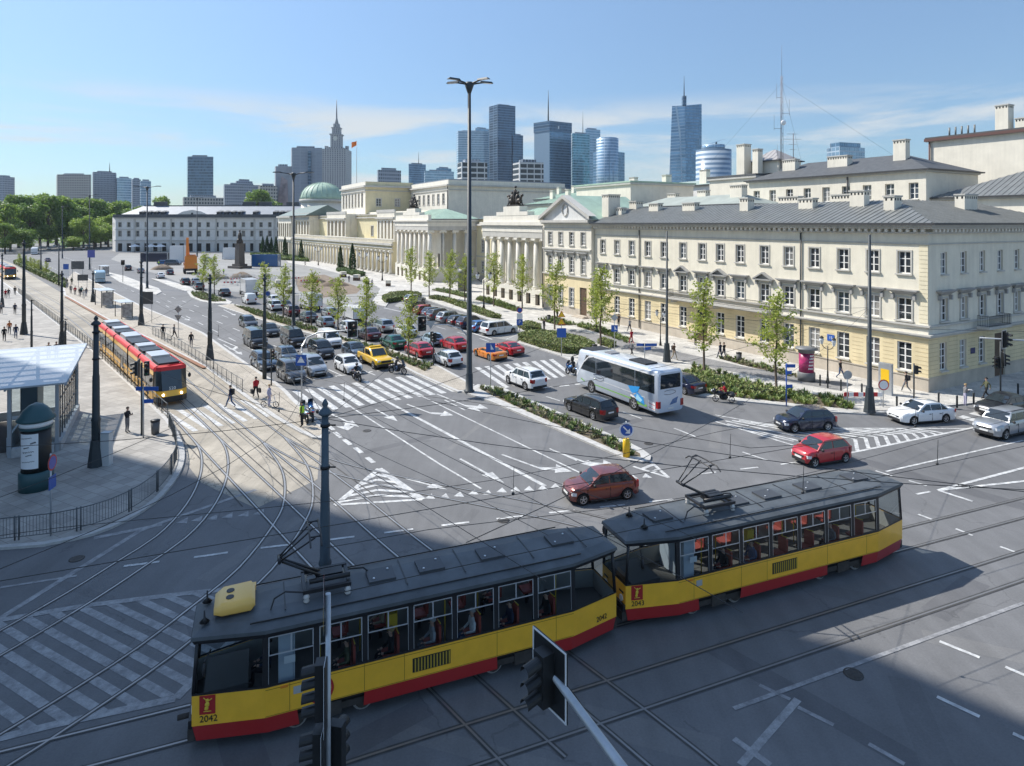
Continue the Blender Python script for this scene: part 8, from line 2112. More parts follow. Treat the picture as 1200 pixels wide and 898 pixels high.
def signal_head(o,x,y,z,rz,n=3,s=.30,board=False,cover=True):
 b=MB().use(BODYB);b.X=Matrix.Translation((x,y,z))@Matrix.Rotation(rz,4,'Z');hh=n*s+.06
 b.box(-.13,.09,-s*.5,s*.5,-hh/2,hh/2)
 if board:b.box(-.155,-.132,-.42,.42,-hh/2-.14,hh/2+.14);b.use(SWHITE);w_=.03;B_=hh/2+.14;[b.box(-.129,-.122,y0,y1,z0,z1)for y0,y1,z0,z1 in((-.42,-.42+w_,-B_,B_),(.42-w_,.42,-B_,B_),(-.42+w_,.42-w_,-B_,-B_+w_),(-.42+w_,.42-w_,B_-w_,B_))]
 b.build('signal_head',o);hd=o.children[-1]
 for k in range(n):
  zc=hh/2-.03-s*(k+.5);b=MB();b.X=Matrix.Translation((x,y,z))@Matrix.Rotation(rz,4,'Z')
  b.use(mat('lens_%d'%(k%3),((.16,.02,.02),(.16,.10,.02),(.02,.12,.06))[k%3],.2));b.tube((.09,0,zc),(.1,0,zc),s*.36,n=12);b.use(BODYB)
  for q in range(9):
   a0,a1=R(-10+200*q/9),R(-10+200*(q+1)/9);r=s*.41;b.poly([(.09,r*math.cos(a0),zc+r*math.sin(a0)),(.09,r*math.cos(a1),zc+r*math.sin(a1)),(.36,r*math.cos(a1),zc-.05+r*math.sin(a1)),(.36,r*math.cos(a0),zc-.05+r*math.sin(a0))])
  b.build('visor',o)
def disc_sign(o,x,y,z,r,rz,m,rim=None,kind='disc'):
 b=MB();b.X=Matrix.Translation((x,y,z))@Matrix.Rotation(rz,4,'Z')
 def shape(rr):
  if kind=='disc':return[(rr*math.cos(2*PI*k/20),rr*math.sin(2*PI*k/20))for k in range(20)]
  if kind=='tri':return[(0,rr*1.1),(-rr,-rr*.62),(rr,-rr*.62)]
  if kind=='yield':return[(0,-rr*1.1),(rr,rr*.62),(-rr,rr*.62)]
  if kind=='diamond':return[(0,rr),(-rr,0),(0,-rr),(rr,0)]
  return[(-rr,-rr),(rr,-rr),(rr,rr),(-rr,rr)]
 for(rr,x0,mm)in((r,.02,rim or m),(r*.8,.026,m))if rim else((r,.02,m),):
  b.use(mm);b.poly([(x0,p,q)for p,q in shape(rr)])
 b.use(GALV);b.poly([(0,p,q)for p,q in shape(r)]);return b.build('sign_face',o)
def post(o,h,r=.035,m=None):b=MB().use(m or GALV);b.tube((0,0,0),(0,0,h),r,n=8);return b.build('post',o)
FS=G(381,261+F*H/13.0);o=thing('traffic_signal','nearest traffic signal column seen edge-on before the leading tram','traffic light',(FS.x,13.0,0));zt=H-(690-HZ)*13/F
b=MB().use(GALV);b.tube((.06,0,0),(.06,0,zt-.1),.055,n=10);b.build('pole',o)
signal_head(o,-.10,0,H-(808-HZ)*13/F,PI+.15,4,.27,True);signal_head(o,-.12,-.05,H-(880-HZ)*13/F,PI+.1,3,.30,True);signal_head(o,.18,.25,H-(885-HZ)*13/F,R(80),3,.3)
disc_sign(o,0,-.02,H-(692-HZ)*13/F,.30,PI+.3,SWHITE,SRED);disc_sign(o,0,-.03,H-(724-HZ)*13/F,.36,PI+.3,SYEL,SWHITE,'diamond')
yb=10.0;xb=(636-600)*yb/F;za=H-(794-HZ)*yb/F;o=thing('traffic_signal','overhead traffic signal with white-edged board on a pale arm at the bottom','traffic light',(2.9,5.2,0))
signal_head(o,xb-2.9,yb-5.2,za,PI+.62,3,.25,True);b=MB().use(GALV);b.path([(xb-2.75,yb-5.1,za),(-.4,.9,za-.05),(0,0,za-.1)],[.06,.085,.1],10);b.build('arm',o);b=MB().use(GALV);b.tube((0,0,0),(0,0,za+.2),.11,n=12);b.build('pole',o)
b=MB().use(IRON);b.path([(xb-2.75,yb-5.15,za+.12),(xb-2.4,yb-5.4,za-.16),(-.4,.85,za-.22)],.012,5);b.build('cable',o)
def signal(label,base,ytop,heads,arm=None,z=.13):
 g,h=pole_h(base,ytop,z);o=thing('traffic_signal',label,'traffic light',g,0,'traffic signals');post(o,h,.06,POLE if arm is None else GALV)
 for dx,dz,rz,n,bd in heads:signal_head(o,dx,0,h+dz,rz,n,.3,bd)
 return o,h
DA=math.atan2(-.821,.571);DOA=math.atan2(.85,-.55)
o,h=signal('curved-arm signal mast with blue crossing sign at the platform corner',(353.5,475),407,[],GALV)
Yp=o.location.y
b=MB().use(GALV);b.path([(0,0,h-.4),(.05,0,h+.1),(.45,.02,h+.75),(1.3,.05,h+1.15),(4.3,.2,h+1.35)],[.08,.075,.07,.06,.05],8);b.build('arm',o);signal_head(o,4.0,.2,h+1.35,DA,3,.32,True)
s_=disc_sign(o,0,-.12,h-1.0,.42,R(-90),BLUE,None,'sq');disc_sign(o,0,-.15,h-1.0,.30,R(-90),SWHITE,None,'tri')
o,h=signal('curved-arm signal mast at the tallest lamp post over the outbound lanes',(551.5,458),400,[],GALV);b=MB().use(GALV);b.path([(0,0,h-.3),(-.15,0,h+.35),(-.9,.02,h+1.1),(-2,.05,h+1.4),(-4.6,.1,h+1.45)],[.07,.065,.06,.055,.05],8);b.build('arm',o);signal_head(o,-4.1,.1,h+1.45,DA,3,.32,True);disc_sign(o,-3.4,-.1,h+1.5,.42,R(-90),GALV,None,'yield')
signal('double signal with small heads on the median kerb before the red saloon',(508,428),391,[(-.15,-.3,DA,3,False),(.2,-.4,R(0),3,False)])
signal('slim signal post left of the blue-grey estate car',(318,452),411,[(.1,-.3,DA,3,False)])
signal('double dark signal between the tram stop signs',(166,510),425,[(-.35,-.4,R(200),3,True),(.35,-.4,R(-70),3,False)])
signal('pedestrian signal by the pavement corner before the blank plinth',(1071,473),426,[(.18,-.5,R(0),2,False)])
signal('dark clustered signals on a pole at the corner-side crossing',(1172.5,470),400,[(-.3,-1.7,R(200),3,False),(.3,-1.5,R(-20),3,True)])
g,h=pole_h((1262,492),402);o=thing('traffic_signal','signal with white-edged board hung on an arm entering at the frame edge','traffic light',g);post(o,h,.09,GALV);zz=H-(402-HZ)*g.y/F;b=MB().use(GALV);b.tube((0,0,h-.05),(-6.8,.4,h+.3),.07,.05);b.build('arm',o);signal_head(o,-5.0,.2,h+.2,DA,3,.34,True)
signal('small signal on a grey post beside the far signal-lit median',(144,331),306,[(0,-.4,DA,3,True)])
def sign(label,base,ytop,faces,name='road_sign',z=.13,m=None):
 g,h=pole_h(base,ytop,z);o=thing(name,label,'sign',g,0,'signs on posts');post(o,h,.04,m)
 for dz,r,mm,rim,k,rz in faces:disc_sign(o,.05*math.cos(rz),.05*math.sin(rz),h+dz,r,rz,mm,rim,k)
 return o,h
FQ=R(-90)
o,h=sign('round blue keep-right sign on a yellow bollard at the median nose',(734,535),494,[(-.5,.46,BLUE,SWHITE,'disc',FQ)]);b=MB().use(SYEL);b.lathe([(.22,0),(.22,1.0),(.17,1.08)],14);b.build('bollard',o)
b=MB().use(SWHITE);[b.poly([(x,-.11,h-.5+z)for x,z in q])for q in(((-.24,.18),(-.18,.24),(.10,-.04),(.04,-.10)),((.22,-.22),(-.10,-.20),(.20,.10)))];b.build('arrow',o)
sign('blue crossing sign on a thin post beside the orange sports car',(575,456),402,[(-.4,.40,BLUE,None,'sq',FQ),(-.4,.28,SWHITE,None,'tri',FQ-.03)])
sign('blue crossing sign under a grey diamond by the red-coated person',(720,412),368,[(-1.6,.36,BLUE,None,'sq',FQ),(-1.6,.26,SWHITE,None,'tri',FQ-.03),(-.4,.42,GALV,None,'diamond',FQ)])
o,h=sign('two orange warning triangles over a blue panel above the hedge',(658,417),364,[(-.45,.42,SYEL,SRED,'tri',FQ),(-1.25,.42,SYEL,SRED,'tri',FQ),(-2.4,.5,BLUE,None,'sq',FQ)])
o,h=sign('round blue no-parking sign over white and blue parking plates',(609,388),360,[(-.4,.38,BLUE,SRED,'disc',FQ),(-1.2,.38,SWHITE,None,'sq',FQ),(-2.0,.40,BLUE,None,'sq',FQ)]);put_text('P',.6,SWHITE,o,(0,-.08,h-2.0),(R(90),0,0))
sign('round white sign with red rim above the barrier by the flared pole',(1035,477),445,[(-.4,.42,SWHITE,SRED,'disc',FQ)])
sign('grey-backed round sign on a thin post left of the barrier',(993,477),434,[(-.35,.34,GALV,None,'disc',FQ)])
sign('grey diamond over a yield triangle on the platform by two people',(209,396),357,[(-.6,.46,GALV,None,'diamond',FQ),(-1.6,.46,GALV,None,'yield',FQ)])
sign('round blue direction sign on the median among the young trees',(314,366),341,[(-.45,.46,BLUE,SWHITE,'disc',FQ)])
sign('purple-blue panel on a thin post by the slim far lamp',(107,318),294,[(-.9,1.1,mat('plate_violet',(.12,.13,.42),.5),None,'sq',FQ)])
sign('blue and white stop sign post beside people in black',(77.5,338),310,[(-.5,.6,BLUE,None,'sq',FQ),(-1.9,.7,SWHITE,None,'sq',FQ)])
sign('round faded sign with blue plate at the kerb railing beside the big advertising column',(59.5,628),532,[(-.4,.36,mat('plate_violet',(0,0,0)),SRED,'disc',R(8)),(-1.3,.3,BLUE,None,'sq',R(8))])
def fingers(label,base,ytop,zs,m=None):
 g,h=pole_h(base,ytop);o=thing('street_name_sign',label,'sign',g,0,'signs on posts');post(o,h,.05,m)
 for dz,w_,rz in zs:b=MB().use(BLUE);b.X=Matrix.Rotation(rz,4,'Z');b.box(-w_*.1,w_,-.02,.02,h+dz-.13,h+dz+.13);b.build('name_plate',o)
fingers('dark blue street-name plates on a post at the tram stop by the reader',(168,513),453,[(-.15,1.0,0),(-1.0,.6,.2),(-.15,.5,PI)])
fingers('blue direction plates on a post above the near shrubs',(921.5,476),426,[(-.2,.7,0),(-.75,.55,.4),(-1.8,.5,.1)],BLUE)
fingers('blue direction plates on a thin post behind the coach',(755.5,432),403,[(-.1,1.2,0),(-.5,.8,.5),(-.1,.8,PI)])
g=G(42.5,578,.13);o=thing('advertising_column','teal domed advertising column with white handwritten poster on the left pavement','advertising column',(g.x*1.02,g.y*1.02,.13));TEAL=mat('teal_enamel',(.03,.085,.095),.4)
b=MB().use(TEAL);b.lathe([(.80,0),(.80,.95),(.72,1.0)],24);b.build('base',o);b=MB().use(SBLK);b.lathe([(.68,1.0),(.68,3.25)],24);b.build('drum',o)
b=MB().use(SWHITE);A0=R(-150)
for k in range(10):
 a,c=R(-128)+k*R(8.2),R(-128)+(k+1)*R(8.2);b.poly([(.69*math.cos(a),.69*math.sin(a),1.25),(.69*math.cos(c),.69*math.sin(c),1.25),(.69*math.cos(c),.69*math.sin(c),3.1),(.69*math.cos(a),.69*math.sin(a),3.1)],True)
ps=b.build('poster',o);b=MB().use(SBLK)
for zz,a0,a1,amp in((2.85,-120,-70,.02),(2.6,-75,-55,.05),(2.35,-105,-80,.03),(2.12,-110,-62,.04),(1.95,-95,-70,.03),(1.6,-115,-60,.015)):
 b.path([(.70*math.cos(R(a0+(a1-a0)*k/16)),.70*math.sin(R(a0+(a1-a0)*k/16)),zz+amp*math.sin(k*2.3)+.07*k/16)for k in range(17)],.011,4)
b.build('handwriting',ps)
b=MB().use(SWHITE);b.lathe([(.76,3.42),(.76,3.66)],24);b.build('title_band',o);b=MB().use(TEAL);b.lathe([(.74,3.25),(.78,3.41)],24);b.lathe([(.80,3.661),(.90,3.74),(.90,3.80),(.74,3.98),(.60,4.25),(.34,4.5),(.05,4.62)],24);b.build('dome',o)
g=G(945,446,.13);o=thing('advertising_column','glass advertising column with pink poster in front of the corner building','advertising column',g);b=MB().use(mat('column_grey',(.16,.165,.17),.5));b.lathe([(.75,0),(.75,.75),(.70,.8)],24);b.build('base',o)
b=MB().use(mat('poster_pink',(.38,.03,.13),.35,var=.6,scale=1.2));b.lathe([(.64,.8),(.64,2.55)],24);ps=b.build('poster',o);b=MB().use(SWHITE)
for k,zz in enumerate((1.2,1.5,1.8,2.1,2.35)):
 for q in range(4):a=R(-100+q*11+k*3);c=a+R(8);b.poly([(.65*math.cos(a),.65*math.sin(a),zz-.08),(.65*math.cos(c),.65*math.sin(c),zz-.08),(.65*math.cos(c),.65*math.sin(c),zz+.06),(.65*math.cos(a),.65*math.sin(a),zz+.06)])
b.build('poster_print',ps);b=MB().use(mat('column_grey',(0,0,0)));b.lathe([(.70,2.55),(.70,2.8),(.95,2.85),(.95,2.98),(.3,3.1)],24);b.build('roof',o)
g=G(537,349,.13);o=thing('advertising_column','distant grey domed column in the courtyard behind the young trees','advertising column',(g.x,g.y+12,.13));b=MB().use(mat('column_grey',(0,0,0)));b.lathe([(1.1,0),(1.1,3.6),(1.4,3.8),(.9,4.6),(.1,5.0)],18);b.build('drum',o)
def railing(label,pts,h=1.05,bars=.13,step=2.4,z=.13,m=None,cols=2):
 P_=[Vector((p[0],p[1],z))for p in pts];o=thing('railing',label,'railing',P_[0],0,'street railings');m=m or mat('railing_grey',(.11,.12,.125),.5,metal=.3);c0=P_[0];acc=0
 b=MB().use(m);pb=MB().use(m);nxt=0.0;nb=0.0
 for a,c in zip(P_,P_[1:]):
  a=a-c0;c=c-c0;d=c-a;Ls=d.length;d.normalize()
  b.tube(a+UP*h,c+UP*h,.025,n=5,caps=False);b.tube(a+UP*.15,c+UP*.15,.02,n=5,caps=False)
  while nb<acc+Ls:p=a+d*(nb-acc);b.tube(p+UP*.15,p+UP*h,.009,n=4,caps=False);nb+=bars
  while nxt<acc+Ls:
   p=a+d*(nxt-acc);q=MB().use(m);q.tube(p,p+UP*(h+.06),.032,n=6);q.tube(p+d*.16,p+d*.16+UP*(h+.06),.032,n=6)if cols==2 else None;q.build('post',o);nxt+=step
  acc+=Ls
 b.build('bars',o)
ki=inset(curve2(corner_left,.8),0);kc=curve2([(-60,648),(5,638),(60,632),(110,620.5),(148,605),(178,585),(198,563),(206.5,545),(207,530),(203,515),(198,503)],1.2)
railing('kerb railing of thin upright bars curving round the left pavement corner',kc)
railing('straight railing between the left pavement and standing tram',GP([(196,492),(159,457.5),(107,410),(71,383),(21,344)]),bars=.6,cols=1,step=1.6)
railing('railing along the platform beside the tram tracks',GP([(284,461),(258,444),(240,430),(214,413),(178,393)]),bars=.5,cols=1,step=1.5)
g=G(182,508,.13)
def small(name,label,cat,pix,fn,group=None,z=.13,rz=0):g=G(pix[0],pix[1],z);o=thing(name,label,cat,g,rz,group);fn(o);return o
def bin_(o):b=MB().use(mat('bin_grey',(.12,.12,.12),.6));b.lathe([(.24,0),(.28,.85)],12);b.build('drum',o);b=MB().use(SBLK);b.lathe([(.30,.85),(.30,.95),(.12,1.0)],12);b.build('lid',o)
small('litter_bin','grey litter bin beside the stop signpost at the tram','bin',(182,508.5),bin_);small('litter_bin','litter bin between facade shrubs left of the advertising column','bin',(866,424),bin_);small('litter_bin','litter bin at the hedge end near the crossing','bin',(697,414),bin_);small('litter_bin','litter bin on the pavement by the pedimented house','bin',(643,377),bin_)
def cab(o):b=MB().use(mat('cabinet_grey',(.55,.56,.56),.5));b.box(-.25,.25,-.2,.2,0,1.9);b.build('cabinet_body',o);b=MB().use(STL);b.box(-.27,.27,-.22,.22,1.903,1.96);b.build('lid',o)
small('switch_cabinet','pale grey switch cabinet at the foot of the pole with finial','cabinet',(125,545),cab)
def bol(o):b=MB().use(POLE);b.lathe([(.07,0),(.07,.85),(.09,.87),(.03,.98)],10);b.build('shaft',o)
for i,(p,lb)in enumerate((((961,452),'left of the facade lamp'),((970,455),'under the facade lamp'),((985.5,458),'right of the facade lamp'),((1010,463),'between barrier and facade'),((1051,479),'behind the white saloon bonnet'),((1100,474),'behind the white saloon roof'),((1121.5,478),'beside the newspaper reader, left'),((1141,474),'beside the newspaper reader, right'),((1193,463),'nearest the frame edge'))):small('bollard','thin dark bollard '+lb,'bollard',p,bol,'bollards at the corner')
def barr(o):
 for i in range(8):b=MB().use(SRED if i%2==0 else SWHITE);b.box(i*.38,i*.38+.379,-.02,.02,.62,.95);b.build('stripe_panel',o)
 for x in(.1,2.95):b=MB().use(GALV);b.tube((x,.04,0),(x,.04,.98),.03);b.box(x-.3,x+.3,-.15,.25,0,.06);b.build('foot',o)
small('road_barrier','red and white striped barrier at the flared pole','barrier',(989,474),barr)
def adp(o):
 b=MB().use(GALV);b.box(-.55,.55,-.12,.12,0,2.6);b.build('case',o);b=MB().use(SYEL);b.box(-.35,.35,-.13,-.122,.9,2.1);b.build('poster',o)
small('poster_case','grey upright poster case with yellow poster against the facade','poster case',(1038,462),adp,rz=CRZ+ROT_F)
def wl_(o):
 b=MB().use(IRON);b.lathe([(.16,0),(.09,.5),(.05,1.2),(.05,3.3)],8);b.build('post',o)
 for s in(-1,1):b=MB().use(IRON);b.path([(0,0,3.0),(s*.35,0,3.1),(s*.6,0,3.4)],.03,5);b.build('arm',o);b=MB().use(LAMP);b.lathe([(.1,3.4),(.2,3.8),(.12,3.95)],8,(s*.6,0),False);b.use(IRON);b.lathe([(.22,3.95),(.04,4.15)],8,(s*.6,0),False);b.build('lantern',o)
small('lantern_post','old-style black lantern post with two lanterns before the facade drainpipe','lamp post',(970,449),wl_,'old-style lantern posts',rz=CRZ+PI/2);small('lantern_post','old-style black lantern post behind the coach by the tall pole','lamp post',(774,405),wl_,'old-style lantern posts',rz=CRZ+PI/2)
for i,(p,lb)in enumerate((((425.5,322),'nearest the pair of evergreens'),((448,329),'nearest the portico'),((373,311),'farthest along the arcade'),((567,363),'before the bronze-topped portico'))):
 small('lantern_post','old-style black lantern post on the forecourt, '+lb,'lamp post',p,wl_,'old-style lantern posts').scale=(1.7,1.7,1.5)
def stop(o):
 for x in(-2.0,2.0):
  for y in(-.7,.7):b=MB().use(POLE);b.box(x-.05,x+.05,y-.05,y+.05,0,2.4);b.build('post',o)
 b=MB().use(RGL);b.box(-2.2,2.2,-.95,.95,2.42,2.5);b.build('roof',o);b=MB().use(CGL);b.box(-1.95,1.95,.68,.71,.3,2.3);b.build('back_panel',o);b=MB().use(mat('stop_poster',(.35,.33,.32),.5,var=.7,scale=1.5));b.box(1.97,2.03,-.62,.62,.3,2.2);b.build('poster_panel',o);b=MB().use(DOORW);b.box(-1.5,1.5,.2,.6,.45,.5);b.build('bench',o)
RZ_=math.atan2(-.72,.69)
small('stop_shelter','glass tram stop shelter nearer the dark board pole','shelter',(145,372),stop,'tram stop shelters',rz=RZ_);small('stop_shelter','glass tram stop shelter with dark posters, farther from the board pole','shelter',(122,358.5),stop,'tram stop shelters',rz=RZ_).scale=(1.2,1.2,1.15);small('stop_shelter','far glass shelter on the opposite median','shelter',(122,322),stop,'tram stop shelters',rz=RZ_)
def board(o):
 for x in(-.9,.9):b=MB().use(GALV);b.tube((x,0,0),(x,0,3.2),.05);b.build('leg',o)
 b=MB().use(SLATE);b.box(-1.1,1.1,-.06,.06,2.0,3.3);b.build('panel',o)
small('departure_board','grey departure board behind the waiting group','sign',(97,340),board,'boards at the stop');small('departure_board','second grey departure board nearer the box-shaped van','sign',(91,330),board,'boards at the stop').scale=(1.4,1,1.5);small('departure_board','dark board hanging beside the pole at the shelters','sign',(172,378.5),board,'boards at the stop').scale=(.8,1,1.35)
g=G(281,314.5);o=thing('monument','dark bronze statue on a tall granite pedestal on the square','monument',g,R(-30));o.scale=(.74,.74,.93);GRAN=mat('granite_dark',(.10,.085,.075),.6,var=.2,scale=2)
b=MB().use(GRAN);b.box(-4,4,-3,3,0,.8);b.box(-2.4,2.4,-2.0,2.0,.803,1.5);b.frustum((-1.45,1.45,-1.45,1.45),1.503,(-1.3,1.3,-1.3,1.3),8.0);b.box(-1.5,1.5,-1.5,1.5,8.003,8.5);b.build('pedestal',o)
b=MB().use(BRONZE);b.lathe([(1.4,8.5),(1.4,9.2),(.85,10.1),(.85,11.2),(.5,12.1),(.26,12.3)],10);b.ball((0,0,12.65),.38,sz=1.2);b.tube((.4,-.6,11.8),(.9,-1.0,10.2),.25,.18,6);b.tube((-.4,.6,11.8),(-.9,.4,10.3),.25,.18,6);b.ball((.2,-.7,9.4),.9,sz=.8);b.build('statue',o)
for i,(x,y)in enumerate(((233,325),(262,335),(300,331),(338,330),(352,333),(270,331))):small('site_barrier','red and white site barrier, %s in the row round the diggings'%('first','second','third','fourth','fifth','sixth')[i],'barrier',(x,y),barr,'site barriers',z=0,rz=.2*i)
def pile(o):
 b=MB().use(DIRT);rr=random.Random(int(o.location.x*7));n=12;rings=[]
 for r,z in((2.6,-.05),(2.1,.5),(1.3,1.1),(.4,1.45)):rings.append([b.P((r*rr.uniform(.75,1.2)*math.cos(2*PI*k/n)*1.4,r*rr.uniform(.75,1.2)*math.sin(2*PI*k/n),z*rr.uniform(.8,1.15)))for k in range(n)])
 for A,B in zip(rings,rings[1:]):
  for k in range(n):b.face((A[k],A[(k+1)%n],B[(k+1)%n],B[k]),True)
 b.face(rings[-1],True);b.build('mound',o)
for p,lb in(((190,316),'earth mound beside the blue hatchback on the site'),((252,327),'earth mound behind the barriers near the crane truck'),((365,331),'earth mound at the near edge of the dug ground'),((392,335),'earth mound at the middle of the dug ground'),((283,326),'earth mound in front of the monument')):small('earth_mound',lb,'earth mound',p,pile,'earth mounds of the site',z=0)
def pal(o):
 for k in range(4):b=MB().use(STONEW if k>1 else DOORW);b.cbox((0,0,.2+k*.38),(1.5,1.1,.34));b.build('layer',o)
for i,(p,lb)in enumerate((((245,329),'by the small far trees'),((312,327),'beside the monument steps'),((326,336),'behind the two-armed lamp post'),((300,338),'behind the white box truck'),((340,344),'at the corner of the diggings'),((430,333),'on the forecourt before the portico'),((418,329),'on the forecourt under the evergreens'),((402,325),'on the forecourt, farthest'),((455,336),'on the forecourt nearest the oval hedge'))):small('paving_pallet','pallet of paving stone '+lb,'pallet',p,pal,'pallets of paving',z=0,rz=i)
def fpan(o):
 b=MB().use(GALV)
 for x in(-1.7,1.7):b.tube((x,0,0),(x,0,2.1),.04,n=5)
 for z in(.25,1.1,2.0):b.tube((-1.7,0,z),(1.7,0,z),.025,n=4)
 for k in range(16):b.tube((-1.6+k*.213,0,.25),(-1.6+k*.213,0,2.0),.012,n=3,caps=False)
 b.build('mesh_panel',o);b=MB().use(GRAN_);b.cbox((-1.7,0,.07),(.7,.24,.14));b.build('foot',o)
GRAN_=mat('concrete_foot',(.3,.3,.3),.9)
for i in range(14):small('site_fence_panel','mesh fence panel of the building site, %s in the row from the crane truck'%'first second third fourth fifth sixth seventh eighth ninth tenth eleventh twelfth thirteenth fourteenth'.split()[i],'fence',(240+i*8.2,328+i*.55+(i%3)),fpan,'site fence panels',z=0,rz=.25+.1*(i%3))
for p,c,lb in(((262,322),'hivis','worker in yellow-green by the monument steps'),((372,336),'orange','worker in orange at the dug ground'),((409,331),'navy','worker in navy on the forecourt'),((436,336),'lgrey','worker in light grey before the portico'),((186,312),'hivis','worker in yellow-green near the blue hatchback')):pp('stand',p,A_,c,'navy','whelmet',lb,group='people on the far square',z=0)
WIRE=mat('wire_copper_dark',(.03,.03,.03),.5)
def wire(label,pts,r=.013,group='overhead wires',name='overhead_wire',drop=0.0):
 b=MB().use(WIRE);P_=[Vector(p)for p in pts];out=[]
 for a,c in zip(P_,P_[1:]):
  n=max(2,int((c-a).length/3));out+=[a.lerp(c,k/n)-UP*drop*4*(k/n)*(1-k/n)for k in range(n)]
 out.append(P_[-1]);b.path(out,r,4);return tag(b.build(name),label,'wire',group)
for k,lb in(('A','contact wire over the track of the standing tram'),('B','contact wire over the inner avenue track'),('C','contact wire curving round the left pavement corner'),('D','contact wire curving toward the worn hatching'),('E','contact wire over the two coupled trams'),('F','contact wire over the nearest cross track'),('G','contact wire over the curve before the brown hatchback')):
 pts=TRKC[k];pts=[p for p in pts if p.y<160][::3];wire(lb,[(p.x,p.y,5.02)for p in pts],.012)
 if k in 'ABEF':wire('carrier wire above the '+lb[13:],[(p.x+.05,p.y,5.95+.3*math.cos(i*.55))for i,p in enumerate(pts)],.009)
def top(px,py,Y):return Vector(((px-600)*Y/F,Y,H-(py-HZ)*Y/F))
PT=Vector((*G(381,744).to_2d(),7.6));PL_=Vector((*G(112.5,546).to_2d(),7.4));PR=Vector((*G(1019,483).to_2d(),8.0));PQ=Vector((*G(310,444).to_2d(),8.0));PQ2=Vector((*G(246,421.5).to_2d(),7.6));PC=Vector((*G(781.5,424).to_2d(),8.0));OFF1=Vector((26,14,8.5));OFF2=Vector((-15,14,7.5));OFF3=Vector((30,32,9));LP=Vector((*G(550,459).to_2d(),9.0))
SP='span wires'
for lb,a,c,dr in(('span wire from the finial pole behind the tram to the tallest lamp post',PT,LP,.5),('span wire from the finial pole to the flared corner pole',PT,PR,.9),('span wire from the finial pole to the left pavement pole',PT,PL_,.5),('span wire from the finial pole toward the queue pole',PT,PQ,.6),('span wire from the left pavement pole to the railing pole',PL_,PQ2,.4),('span wire crossing low over the nearest lanes to the frame corner',PT,OFF1,.9),('span wire from the corner pole down over the second tram',PR,OFF2+Vector((14,0,0)),1.0),('span wire from the coach-side pole over the brown hatchback',PC,PT,.9),('span wire leaving the frame at the right over the cross street',LP,OFF3,.9),('span wire from the queue pole to the tallest lamp post',PQ,LP,.6),('span wire sweeping over the worn hatching',PT,OFF2+Vector((-12,6,0)),.5),('span wire from the corner pole to the tallest lamp post',PR,LP,.8),('span wire low over the leading tram to the nearest lanes',Vector((-4,30,6.2)),OFF1+Vector((-6,-2,0)),.6)):
 wire(lb,[a,c],.011,SP,'span_wire',dr)
for i in range(12):
 k='EFAB'[i%4];pts=[p for p in TRKC[k]if 20<p.y<60];p=pts[int(len(pts)*(.15+.06*i))%len(pts)]
 b=MB().use(WIRE);b.tube((p.x,p.y,5.03),(p.x+.03,p.y,6.0),.012,n=4);b.ball((p.x,p.y,5.06),.06,6,4);tag(b.build('wire_hanger'),'short hanger between contact and carrier wire','wire','wire hangers')
GBL=curtain_mat('glass_blue',(0.19,0.32,0.45),(0.20,0.28,0.36),3.8,3.0,.08,metal=.55,dark=.6);GDK=curtain_mat('glass_dark',(0.10,0.17,0.25),(0.12,0.165,0.22),4.0,3.0,.08,metal=.55);GLT=curtain_mat('glass_pale',(0.30,0.45,0.58),(0.42,0.50,0.56),3.8,2.4,.08,metal=.4,dark=.65);GTL=curtain_mat('glass_teal',(0.15,0.36,0.44),(0.30,0.42,0.48),3.6,3.0,.1,metal=.5)
GGY=curtain_mat('panel_grey',(0.13,0.16,0.20),(0.33,0.36,0.41),3.2,2.6,.3,band=.42,mull=.4);GBE=curtain_mat('panel_beige',(0.07,0.08,0.09),(0.44,0.41,0.37),3.4,3.4,.4,band=.45,mull=.42);GWB=curtain_mat('banded_white',(0.20,0.30,0.42),(0.42,0.48,0.54),4.2,50,.2,band=.5,mull=.0);STN=curtain_mat('palace_stone',(0.15,0.16,0.18),(0.40,0.39,0.38),3.6,4.2,.5,band=.35,mull=.55);GND=curtain_mat('dark_slab',(0.14,0.22,0.31),(0.17,0.23,0.29),3.4,1.8,.12,metal=.3)
TG='towers of the skyline'
def hz(y,Y):return H-(y-HZ)*Y/F
def tower(label,pxs,ytop,Y,m,crown=None,name='tower',dl=.5,dr=.5,cat='tower',mast_=None):
 """pxs = (left edge, near corner, right edge) as seen; depth of the flanks from dl/dr"""
 a,c,e=pxs;W=(e-a)*Y/F;o=thing(name,label,cat,((c-600)*Y/F,Y,0),0,TG);h=hz(ytop,Y)
 Yl=W*dl if c>a else 0;Yr=W*dr if e>c else 0
 pl_=((a-600)*(Y+Yl)/F-o.location.x,Yl);pr_=((e-600)*(Y+Yr)/F-o.location.x,Yr);D=max(W*.5,Yl,Yr)+W*.3
 if c==a:P_=[(0,0),pr_,(pr_[0]+W*.1,D+Yr),(W*.1,D)]
 elif c==e:P_=[(0,0),(-W*.1,D),(pl_[0]-W*.1,D+Yl),pl_]
 else:P_=[(0,0),pr_,((pr_[0]+pl_[0])/2+W*.1,Yl+Yr+W*.2),pl_]
 b=MB().use(m);b.prism(P_,0,h);b.build('shaft',o);cr_=MB().use(crown or GGY);cr_.prism(inset(P_,W*.16),h-.2,h+2.2);cr_.build('roof_plant',o)
 if mast_:zt_=hz(mast_[1],Y);b=MB().use(POLE);x=(mast_[0]-600)*Y/F-o.location.x;b.lathe([(W*.02,h),(W*.014,h+(zt_-h)*.5),(W*.004,zt_)],6,(x,W*.2));b.build('mast',o)
 return o,P_,h
T=tower
T('thin slice of a grey tower at the frame edge above the park',(-12,-12,5),207,900,GGY,dr=.1)
